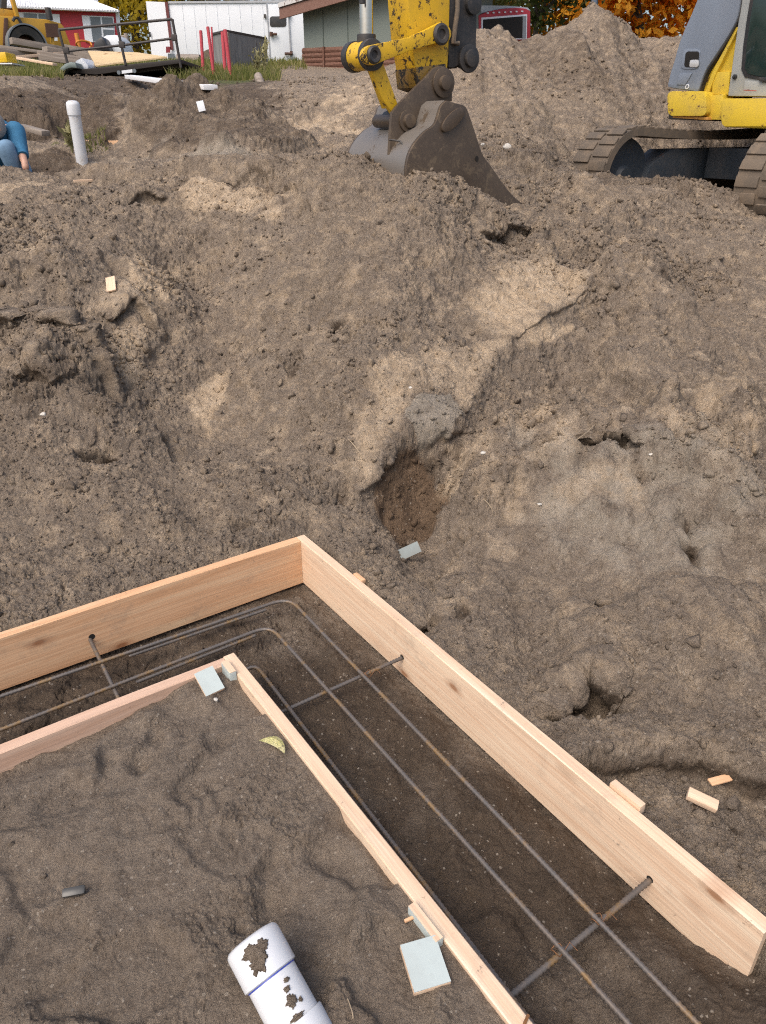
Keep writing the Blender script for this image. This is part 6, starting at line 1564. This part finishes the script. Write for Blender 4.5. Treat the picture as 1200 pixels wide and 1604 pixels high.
# pole on top of the spoil heap
t_, b_ = at(931, -60, 13.2), at(935.5, 16, 13.2); mb = MB(); mb.tube([t_, b_ - np.array([0, 0, 0.3])], 0.045, 14); mb.thing('steel_pole', plain_mat('blue grey pole', (0.10, 0.13, 0.18), 0.5), b_, 'blue grey pole rising behind the spoil heap peak', 'pole')

# red box trailer behind the heap
pl = Plane(750, 19.5, 832, 20.5)
q7 = lambda *pts: [(740 + x / 3.333, y / 3.333) for x, y in pts]
rt = empty('box_trailer', pl.p(790, 62), 'red arched box trailer with dark open end behind the spoil heap', 'trailer')
arch = q7((34, 80), (90, 58), (165, 44), (230, 40), (280, 44), (304, 58), (304, 210), (34, 210))
mb = MB(); outl_ = [pl.p(*p) for p in arch]
mb.prism(outl_, -pl.n * 3.2 - pl.u * 0.4); mb.build('body', M['barn_red'], rt, bevel=0.02)
pl.prism('roof', q7((20, 72), (48, 28), (190, 30), (290, 40), (304, 56), (270, 44), (165, 45), (88, 60)), -0.05, 3.2, plain_mat('pale blue roof', (0.45, 0.52, 0.58), 0.5), rt)
fr_ = pl.prism('opening_frame', q7((48, 92), (286, 74), (284, 205), (48, 205)), 0.015, 0.05, M['white_paint'], rt)
pl.prism('dark_opening', q7((56, 102), (268, 84), (266, 200), (56, 200)), 0.02, 0.04, M['hole'], fr_)
pl.prism('inner_post', q7((264, 84), (282, 82), (280, 200), (262, 200)), 0.03, 0.04, plain_mat('grey jamb', (0.25, 0.27, 0.28), 0.6), rt)
for x in range(80, 290, 30):
    mb = MB(); mb.box(pl.p(740 + x / 3.333, (72 - x * 0.05) / 3.333, 0.02), pl.u, pl.n, (0, 0, 1), 0.05, 0.02, 0.025); mb.build('trim_dash', M['white_paint'], rt)
# ------------------------------------------------------------------ trees: trunk, limbs and many leaf faces
def leaf_mat(name, cols, seed=0):
    q = NT(name)
    oi = q.attr('tone')
    n = q.noise(0.9, 3)
    c = q.ramp(oi, [(i / (len(cols) - 1), c_) for i, c_ in enumerate(cols)])
    c = q.mix(q.ramp(n, [(0.35, 0.0), (0.65, 0.45)]), c, tuple(v * 0.8 for v in cols[0]))
    m = q.done(c, 0.6, 0, None, 0.3)
    tr = q.n('ShaderNodeBsdfTranslucent'); q.l(c, tr.inputs[0])
    mx = q.n('ShaderNodeMixShader'); mx.inputs[0].default_value = 0.6
    out_ = [n_ for n_ in q.t.nodes if n_.type == 'OUTPUT_MATERIAL'][0]
    q.l(q.b.outputs[0], mx.inputs[1]); q.l(tr.outputs[0], mx.inputs[2]); q.l(mx.outputs[0], out_.inputs[0])
    return m
M['leaf_orange'] = leaf_mat('orange autumn leaves', [(0.80, 0.30, 0.03), (0.90, 0.44, 0.04), (0.95, 0.55, 0.06), (0.92, 0.62, 0.10)])
M['leaf_yellow'] = leaf_mat('olive yellow leaves', [(0.24, 0.19, 0.015), (0.42, 0.31, 0.02), (0.58, 0.42, 0.025), (0.30, 0.26, 0.04)])
M['leaf_green'] = leaf_mat('dull green leaves', [(0.03, 0.045, 0.012), (0.06, 0.08, 0.02), (0.11, 0.11, 0.03), (0.16, 0.10, 0.02)])
M['bark'] = plain_mat('grey brown bark', (0.07, 0.055, 0.045), 0.9, 0, 0.4, 14)
def tree(name, x, y, hgt, wid, low, mat, label, n_leaf, ls, seed, group):
    rs = np.random.RandomState(seed); rp = random.Random(seed)
    z0 = gh(x, y) - 0.1
    root = empty(name, (x, y, z0), label, 'tree', group)
    mb = MB(); ends = []
    def limb(p, d, l_, r_, depth):
        pts = [p]; q_ = Vector(p)
        for k in range(4):
            d = (d + Vector((rp.uniform(-.25, .25), rp.uniform(-.25, .25), rp.uniform(-.05, .2)))).normalized(); q_ = q_ + d * (l_ / 4); pts.append(Vector(q_))
        mb.tube(pts, [r_ * (1 - 0.16 * k) for k in range(5)], 7)
        ends.append(pts[-1]); ends.append(pts[-2])
        if depth > 0:
            for k in range(rp.choice((3, 4))):
                a = rp.uniform(0, 6.28); i = rp.choice((2, 3, 4))
                limb(pts[i], (d * 0.6 + Vector((math.cos(a), math.sin(a), rp.uniform(0.0, 0.7))) * 0.8).normalized(), l_ * rp.uniform(0.55, 0.8), r_ * 0.5, depth - 1)
    limb(Vector((x, y, z0)), Vector((0, 0, 1)), hgt * 0.42, 0.03 * hgt, 3)
    mb.build('trunk', M['bark'], root)
    # leaf clusters round limb ends and through the crown volume
    E_ = np.array([e[:] for e in ends])
    cen = np.array([x, y, z0 + low + (hgt - low) / 2]); sz = np.array([wid / 2, wid / 2, (hgt - low) / 2])
    extra = rs.normal(size=(max(30, len(E_) // 2), 3)); extra /= np.linalg.norm(extra, axis=1, keepdims=True)
    extra = cen + extra * sz * rs.uniform(0.35, 1.0, (len(extra), 1)) ** 0.6
    E_ = np.vstack([E_[(np.abs((E_ - cen) / sz) < 1.05).all(1)], extra])
    pick = rs.randint(0, len(E_), n_leaf)
    cr_ = rs.uniform(0.5, 1.25, len(E_)) * wid * 0.085
    P = E_[pick] + rs.normal(size=(n_leaf, 3)) * cr_[pick][:, None] * np.array([1, 1, 0.75])
    u = rs.normal(size=(n_leaf, 3)); u /= np.linalg.norm(u, axis=1, keepdims=True)
    v = np.cross(u, rs.normal(size=(n_leaf, 3))); v /= np.linalg.norm(v, axis=1, keepdims=True)
    s = ls * rs.uniform(0.6, 1.3, (n_leaf, 1))
    V = np.stack([P - u * s, P + v * s * 0.55, P + u * s, P - v * s * 0.55], 1).reshape(-1, 3) - np.array([x, y, z0])
    me = bpy.data.meshes.new('crown')
    me.vertices.add(len(V)); me.vertices.foreach_set('co', V.astype(np.float32).ravel())
    me.loops.add(len(V)); me.loops.foreach_set('vertex_index', np.arange(len(V), dtype=np.int32))
    me.polygons.add(n_leaf); me.polygons.foreach_set('loop_start', np.arange(0, len(V), 4, dtype=np.int32)); me.update(calc_edges=True)
    t_ = np.clip(rs.uniform(0, 1, len(E_))[pick] * 0.6 + rs.uniform(0, 0.4, n_leaf), 0, 1)
    at_ = me.attributes.new('tone', 'FLOAT', 'POINT'); at_.data.foreach_set('value', np.repeat(t_, 4).astype(np.float32))
    me.materials.append(mat)
    o = bpy.data.objects.new('crown', me); COL.objects.link(o); o.parent = root
def txy(px, D): p = at(px, 60, D); return p[0], p[1]
TG = 'autumn trees behind the yard'
for (px, D, h, w, low, mt, lab, n_, ls, sd_) in (
    (1015, 36, 8.5, 8.5, 0.3, 'leaf_orange', 'orange maple right behind the spoil heap peak, its trunk showing', 20000, 0.2, 1),
    (895, 40, 8.5, 7.5, 0.2, 'leaf_orange', 'orange maple left of the steel pole behind the spoil heap', 16000, 0.2, 2),
    (1130, 38, 9.0, 8.5, 0.4, 'leaf_orange', 'orange tree mostly hidden behind the grey hood of the excavator', 14000, 0.2, 3),
    (845, 31, 5.0, 5.0, 0.0, 'leaf_green', 'dull green bush right of the red box trailer', 9000, 0.11, 4),
    (770, 38, 8.5, 7.5, 0.2, 'leaf_green', 'green brown tree over the roof of the red box trailer', 9000, 0.15, 5),
    (208, 36, 7.5, 5.2, 0.0, 'leaf_yellow', 'olive yellow tree filling the gap between red house and white trailer', 26000, 0.11, 6),
    (150, 42, 9.0, 8.0, 0.0, 'leaf_yellow', 'yellow brown tree showing over the roof of the red house', 14000, 0.17, 7),
    (40, 44, 10.0, 9.0, 0.0, 'leaf_yellow', 'yellow brown tree behind the left end of the red house', 13000, 0.18, 8),
    (-150, 43, 10.0, 9.0, 0.0, 'leaf_yellow', 'yellow tree beyond the left end of the yard', 7000, 0.18, 12),
    (-340, 45, 10.0, 9.0, 0.0, 'leaf_green', 'green tree beyond the left end of the yard', 7000, 0.18, 13),
    (300, 44, 10.0, 9.0, 0.0, 'leaf_yellow', 'yellow tree behind the white cargo trailer', 7000, 0.17, 9),
    (450, 46, 10.5, 9.5, 0.0, 'leaf_green', 'green tree behind the trailer and shed', 7000, 0.17, 10),
    (640, 44, 10.0, 10.0, 0.0, 'leaf_green', 'green tree behind the shed and bucket arm', 7000, 0.17, 11)):
    x_, y_ = txy(px, D)
    tree('autumn_tree', x_, y_, h, w, low, M[mt], lab, n_, ls, sd_, TG)

# ------------------------------------------------------------------ grass and weeds
def blades(name, label, n, chooser, hmin, hmax, wd, mat, seed, cat='grass'):
    rs = np.random.RandomState(seed); V = []; T = []
    k = 0; tries = 0
    while k < n and tries < n * 30:
        tries += 1
        r = chooser(rs)
        if r is None: continue
        x_, y_ = r; z_ = gh(x_, y_) - 0.01
        h_ = rs.uniform(hmin, hmax); a = rs.uniform(0, 6.28); lx, ly = rs.normal(0, 0.35 * h_, 2)
        dx, dy = wd * math.cos(a), wd * math.sin(a)
        V += [(x_ - dx, y_ - dy, z_), (x_ + dx, y_ + dy, z_), (x_ + lx * 0.4 + dx * .7, y_ + ly * 0.4 + dy * .7, z_ + h_ * 0.6), (x_ + lx * 0.4 - dx * .7, y_ + ly * 0.4 - dy * .7, z_ + h_ * 0.6), (x_ + lx, y_ + ly, z_ + h_ * rs.uniform(0.85, 1))]
        T += [rs.uniform(0, 1)] * 5; k += 1
    F = []
    for i in range(k): b = i * 5; F += [(b, b + 1, b + 2, b + 3), (b + 3, b + 2, b + 4)]
    me = bpy.data.meshes.new(name); me.from_pydata(V, [], F); me.update()
    at_ = me.attributes.new('tone', 'FLOAT', 'POINT'); at_.data.foreach_set('value', np.array(T, np.float32))
    me.materials.append(mat)
    o = bpy.data.objects.new(name, me); COL.objects.link(o)
    return tag(o, label, cat, kind='stuff')
M['grass'] = leaf_mat('autumn grass', [(0.13, 0.16, 0.04), (0.22, 0.24, 0.06), (0.34, 0.31, 0.11), (0.48, 0.41, 0.20)])
def zone_px(x0, x1, D0, D1):
    def f(rs):
        D = rs.uniform(D0, D1); p = at(rs.uniform(x0, x1), 110, D); return p[0], p[1]
    return f
blades('grass', 'ragged autumn grass round the red pipes and plywood box', 3600, zone_px(262, 438, 13.6, 17.5), 0.06, 0.22, 0.008, M['grass'], 1)
blades('grass', 'strip of green grass along the bank below the lumber heap', 3400, zone_px(-30, 98, 12.6, 15.5), 0.05, 0.17, 0.008, M['grass'], 2)
blades('grass', 'rough grass of the yard round the trailers', 4000, zone_px(-20, 480, 17.5, 26), 0.06, 0.22, 0.013, M['grass'], 3)
blades('weeds', 'green weeds round the foot of the white stand pipe', 260, zone_px(88, 150, 8.45, 8.9), 0.02, 0.08, 0.007, M['grass'], 4)
def weed(px, py, D, h, label, seed):
    b = at(px, py, D); rs = random.Random(seed); b[2] = gh(b[0], b[1])
    mb = MB()
    for k in range(9):
        a = rs.uniform(0, 6.28); s_ = rs.uniform(0.05, 0.25) * h; t_ = b + np.array([s_ * math.cos(a), s_ * math.sin(a), h * rs.uniform(0.6, 1)])
        mb.tube([b, (b + t_) / 2 + np.array([0, 0, 0.05]), t_], 0.006, 5)
        for j in range(7):
            p = b + (t_ - b) * rs.uniform(0.35, 1.0); q_ = p + np.array([rs.uniform(-.07, .07), rs.uniform(-.07, .07), rs.uniform(-.02, .09)]); w_ = np.array([0.014, 0.01, 0.012])
            mb.face([p, (p + q_) / 2 + w_, q_, (p + q_) / 2 - w_])
    mb.thing('dry_weed', plain_mat('dry weed', (0.24, 0.22, 0.10), 0.8), b, label, 'weed', smooth=0)
weed(415, 122, 15.0, 0.62, 'tall dry seed head weed at the right corner of the plywood box', 1)
weed(404, 124, 15.4, 0.42, 'lower dry weed before the plywood box', 2)
weed(112, 230, 8.35, 0.26, 'leafy green weed just left of the white stand pipe', 3)
# fine roots sticking out of the cut
def root_fibre(px0, py0, px1, py1, label, rad=0.0022):
    a, b = ghit(px0, py0), ghit(px1, py1); up_ = np.array([0, -0.02, 0.012])
    m_ = (a + b) / 2 + up_ * 1.8 + np.array([0.012, 0, 0])
    mb = MB(); pts = [Vector(tuple(a + up_ * .3)).lerp(Vector(tuple(m_)), t).lerp(Vector(tuple(m_)).lerp(Vector(tuple(b + up_ * .3)), t), t) for t in np.linspace(0, 1, 9)]
    mb.tube(pts, rad, 6); mb.thing('root_fibre', plain_mat('pale root', (0.32, 0.25, 0.17), 0.9), a, label, 'root', 'roots sticking out of the cut', smooth=60)
root_fibre(546, 690, 572, 728, 'thin root arching out of the soil left of the grey crust')
root_fibre(903, 690, 934, 662, 'pale root curving up from the clay lumps on the right slope')
root_fibre(545, 1562, 552, 1592, 'reddish twig standing beside the white drain pipe', 0.0012)
root_fibre(757, 782, 772, 806, 'short root below the rust brown hollow', 0.0016)
# little white stones
def stone(px, py, s, label, mat='white_paint', sd_=0):
    c = ghit(px, py); mb = MB(); mb.blob((0, 0, 0), (s, s * 0.75, s * 0.6), sd_, 0.2, 2)
    o = mb.build('pebble', M[mat], None, world=False, smooth=60); o.location = tuple(c + np.array([0, 0, s * 0.1])); tag(o, label, 'stone', 'pale pebbles on the slope')
M['pebble'] = plain_mat('pale pebble', (0.52, 0.49, 0.44), 0.7)
for i, (px, py, s, lab) in enumerate(((643, 608, 0.011, 'pale pebble on the grey crust'), (757, 711, 0.012, 'pale pebble at the left edge of the clay lumps'), (845, 792, 0.010, 'pale pebble on the sand below the clay lumps'), (1020, 714, 0.010, 'pale pebble on the right slope above the sand'), (68, 650, 0.016, 'white lump on the dark left slope'), (756, 228, 0.022, 'pale stone beside the bucket teeth on the bench'), (795, 232, 0.05, 'grey stone right of the bucket before the heap'), (338, 1098, 0.009, 'small pebble under the leaning offcut'))):
    stone(px, py, s, lab, 'pebble', i)

# ------------------------------------------------------------------ crouching person at the left edge
def person():
    D = 7.45
    hand = ghit(43, 274, 4, 12)
    sh = at(24, 206, D); el = at(32, 236, D - 0.10)
    hand_c = at(41, 268, D - 0.22)
    foot_z = sh[2] - 0.62
    root = empty('person', (sh[0] - 0.3, D, foot_z), 'person crouching at the left edge in blue shirt and jeans, one hand on soil', 'person')
    def skin(name, pts, edges, rads, mat, parent, lv=2, root_i=0):
        me = bpy.data.meshes.new(name); me.from_pydata([tuple(float(v) for v in (np.asarray(p) - np.array(root.location))) for p in pts], edges, []); me.update()
        o = bpy.data.objects.new(name, me); COL.objects.link(o)
        o.modifiers.new('skin', 'SKIN')
        if not me.skin_vertices: me.skin_vertices.new()
        sv = me.skin_vertices[0].data
        for i, r_ in enumerate(rads):
            sv[i].radius = (r_, r_) if not isinstance(r_, tuple) else r_
            sv[i].use_root = (i == root_i)
        m_ = o.modifiers.new('sub', 'SUBSURF'); m_.levels = lv; m_.render_levels = lv
        dg = bpy.context.evaluated_depsgraph_get()
        nm = bpy.data.meshes.new_from_object(o.evaluated_get(dg))
        o.modifiers.clear(); o.data = nm
        nm.polygons.foreach_set('use_smooth', [True] * len(nm.polygons))
        nm.materials.clear(); nm.materials.append(mat)
        o.parent = parent
        return o
    skinm = plain_mat('skin', (0.50, 0.29, 0.21), 0.55, 0, 0.1, 20)
    blue = plain_mat('blue cotton', (0.035, 0.16, 0.30), 0.85, 0, 0.3, 14)
    jeans = plain_mat('light blue denim', (0.16, 0.27, 0.40), 0.9, 0, 0.25, 16)
    hair = plain_mat('grey hair', (0.30, 0.29, 0.28), 0.8, 0, 0.3, 60)
    shoe = plain_mat('brown boot', (0.07, 0.045, 0.03), 0.7)
    X = np.array([1, 0, 0]); Y = np.array([0, 1, 0]); Z = np.array([0, 0, 1])
    chest = sh - X * 0.20 - Z * 0.04 + Y * 0.02
    neck = chest + Z * 0.11 - Y * 0.10
    head = at(-15, 203, D - 0.2)
    hip = chest + Y * 0.36 - Z * 0.36
    sh2 = sh - X * 0.40; el2 = sh2 - Z * 0.24 - Y * 0.12 - X * 0.04; ha2 = el2 - Z * 0.2 - Y * 0.12 + X * 0.08
    hip = hip - X * 0.10
    hipL, hipR = hip + X * 0.09, hip - X * 0.12
    kneeL = at(6, 226, D - 0.26); kneeR = kneeL - X * 0.40
    ankL = np.array([kneeL[0] + 0.00, kneeL[1] + 0.26, foot_z + 0.08]); ankR = np.array([kneeR[0], kneeR[1] + 0.22, foot_z + 0.08])
    toeL, toeR = ankL - Y * 0.18 - Z * 0.05, ankR - Y * 0.18 - Z * 0.05
    wrist = hand_c + Z * 0.06 + Y * 0.01
    P = [hip, (hip + chest) / 2 + Z * 0.06, chest, neck, head, head + Z * 0.10 - Y * 0.01, sh, el, wrist, sh2, el2, ha2, hipL, kneeL, ankL, toeL, hipR, kneeR, ankR, toeR, hand_c]
    Rr = [0.14, 0.145, 0.14, 0.058, 0.085, 0.075, 0.058, 0.045, 0.030, 0.058, 0.045, 0.03, 0.095, 0.062, 0.04, 0.04, 0.095, 0.062, 0.04, 0.04, 0.036]
    Ed = [(0, 1), (1, 2), (2, 3), (3, 4), (4, 5), (2, 6), (6, 7), (7, 8), (2, 9), (9, 10), (10, 11), (0, 12), (12, 13), (13, 14), (14, 15), (0, 16), (16, 17), (17, 18), (18, 19), (8, 20)]
    body = skin('body', P, Ed, Rr, skinm, root)
    # fingers spread on the soil
    fs = []
    for k, (dx, ln) in enumerate(((-0.030, 0.062), (-0.010, 0.075), (0.010, 0.078), (0.029, 0.07), (0.046, 0.05))):
        b = hand_c + X * dx * 0.7 - Y * 0.02
        fs.append((b, b + X * dx * 0.4 - Y * ln * 0.55 - Z * 0.012, b + X * dx * 0.6 - Y * ln - Z * 0.04))
    for f in fs: skin('finger', list(f), [(0, 1), (1, 2)], [0.011, 0.0095, 0.008], skinm, body, 1)
    # shirt with sleeves to below the elbow
    st_ = skin('shirt', [hip + Z * 0.05, (hip + chest) / 2 + Z * 0.07, chest, chest + (neck - chest) * 0.7, sh - X * 0.02, sh2 + X * 0.02], [(0, 1), (1, 2), (2, 3), (2, 4), (2, 5)], [0.165, 0.168, 0.165, 0.09, 0.085, 0.085], blue, root)
    for s_, e_, w_ in ((sh, el, wrist), (sh2, el2, ha2)):
        pts_ = [s_ + Z * 0.05 - X * 0.05, s_, (s_ + e_) / 2, e_, e_ + (w_ - e_) * 0.25, e_ + (w_ - e_) * 0.45]
        pp = [Vector(pts_[0])]
        for a_, b_ in zip(pts_[:-1], pts_[1:]): pp += [Vector(a_).lerp(Vector(b_), t) for t in (0.33, 0.66, 1.0)]
        rr_ = [0.05, 0.07, 0.082, 0.088, 0.084, 0.080, 0.076, 0.072, 0.070, 0.066, 0.066, 0.060, 0.062, 0.055, 0.058, 0.054]
        mb = MB(); mb.tube(pp, rr_[:len(pp)], 16); mb.build('sleeve', blue, st_, smooth=70)
    skin('jeans', [hip - Z * 0.02, hipL, (hipL + kneeL) / 2 + Z * .02, kneeL, (kneeL + ankL) / 2, ankL + Z * 0.03, hipR, (hipR + kneeR) / 2, kneeR, (kneeR + ankR) / 2, ankR + Z * 0.03], [(0, 1), (1, 2), (2, 3), (3, 4), (4, 5), (0, 6), (6, 7), (7, 8), (8, 9), (9, 10)], [0.16, 0.10, 0.095, 0.085, 0.07, 0.066, 0.12, 0.10, 0.085, 0.07, 0.066], jeans, root)
    for a_, t_ in ((ankL, toeL), (ankR, toeR)): skin('boot', [a_ - Z * 0.02, (a_ + t_) / 2 - Z * 0.02, t_ - Z * 0.01], [(0, 1), (1, 2)], [0.06, 0.058, 0.05], shoe, root, 2)
    mb = MB(); mb.blob(head + Z * 0.03 + Y * 0.03, (0.112, 0.122, 0.120), 3, 0.05, 3); mb.build('hair', hair, body, smooth=60)
    mb = MB()
    for s_ in (-1, 1): mb.blob(head + X * s_ * 0.087 + Z * 0.01, (0.014, 0.026, 0.036), 4, 0.05, 2)
    mb.build('ears', skinm, body, smooth=60)
    mb = MB(); mb.blob(head - Y * 0.092 - Z * 0.015, (0.015, 0.02, 0.024), 4, 0.05, 2); mb.build('nose', skinm, body, smooth=60)
    dk_ = plain_mat('dark eye', (0.02, 0.015, 0.012), 0.3)
    for s_ in (-1, 1):
        mb = MB(); mb.blob(head + X * s_ * 0.032 - Y * 0.083 + Z * 0.015, (0.012, 0.006, 0.007), 4, 0.02, 2); mb.build('eye', dk_, body, smooth=60)
    mb = MB(); mb.blob(head - Y * 0.082 - Z * 0.052, (0.026, 0.007, 0.007), 4, 0.02, 2); mb.build('mouth', plain_mat('lips', (0.35, 0.14, 0.11), 0.5), body, smooth=60)
person()
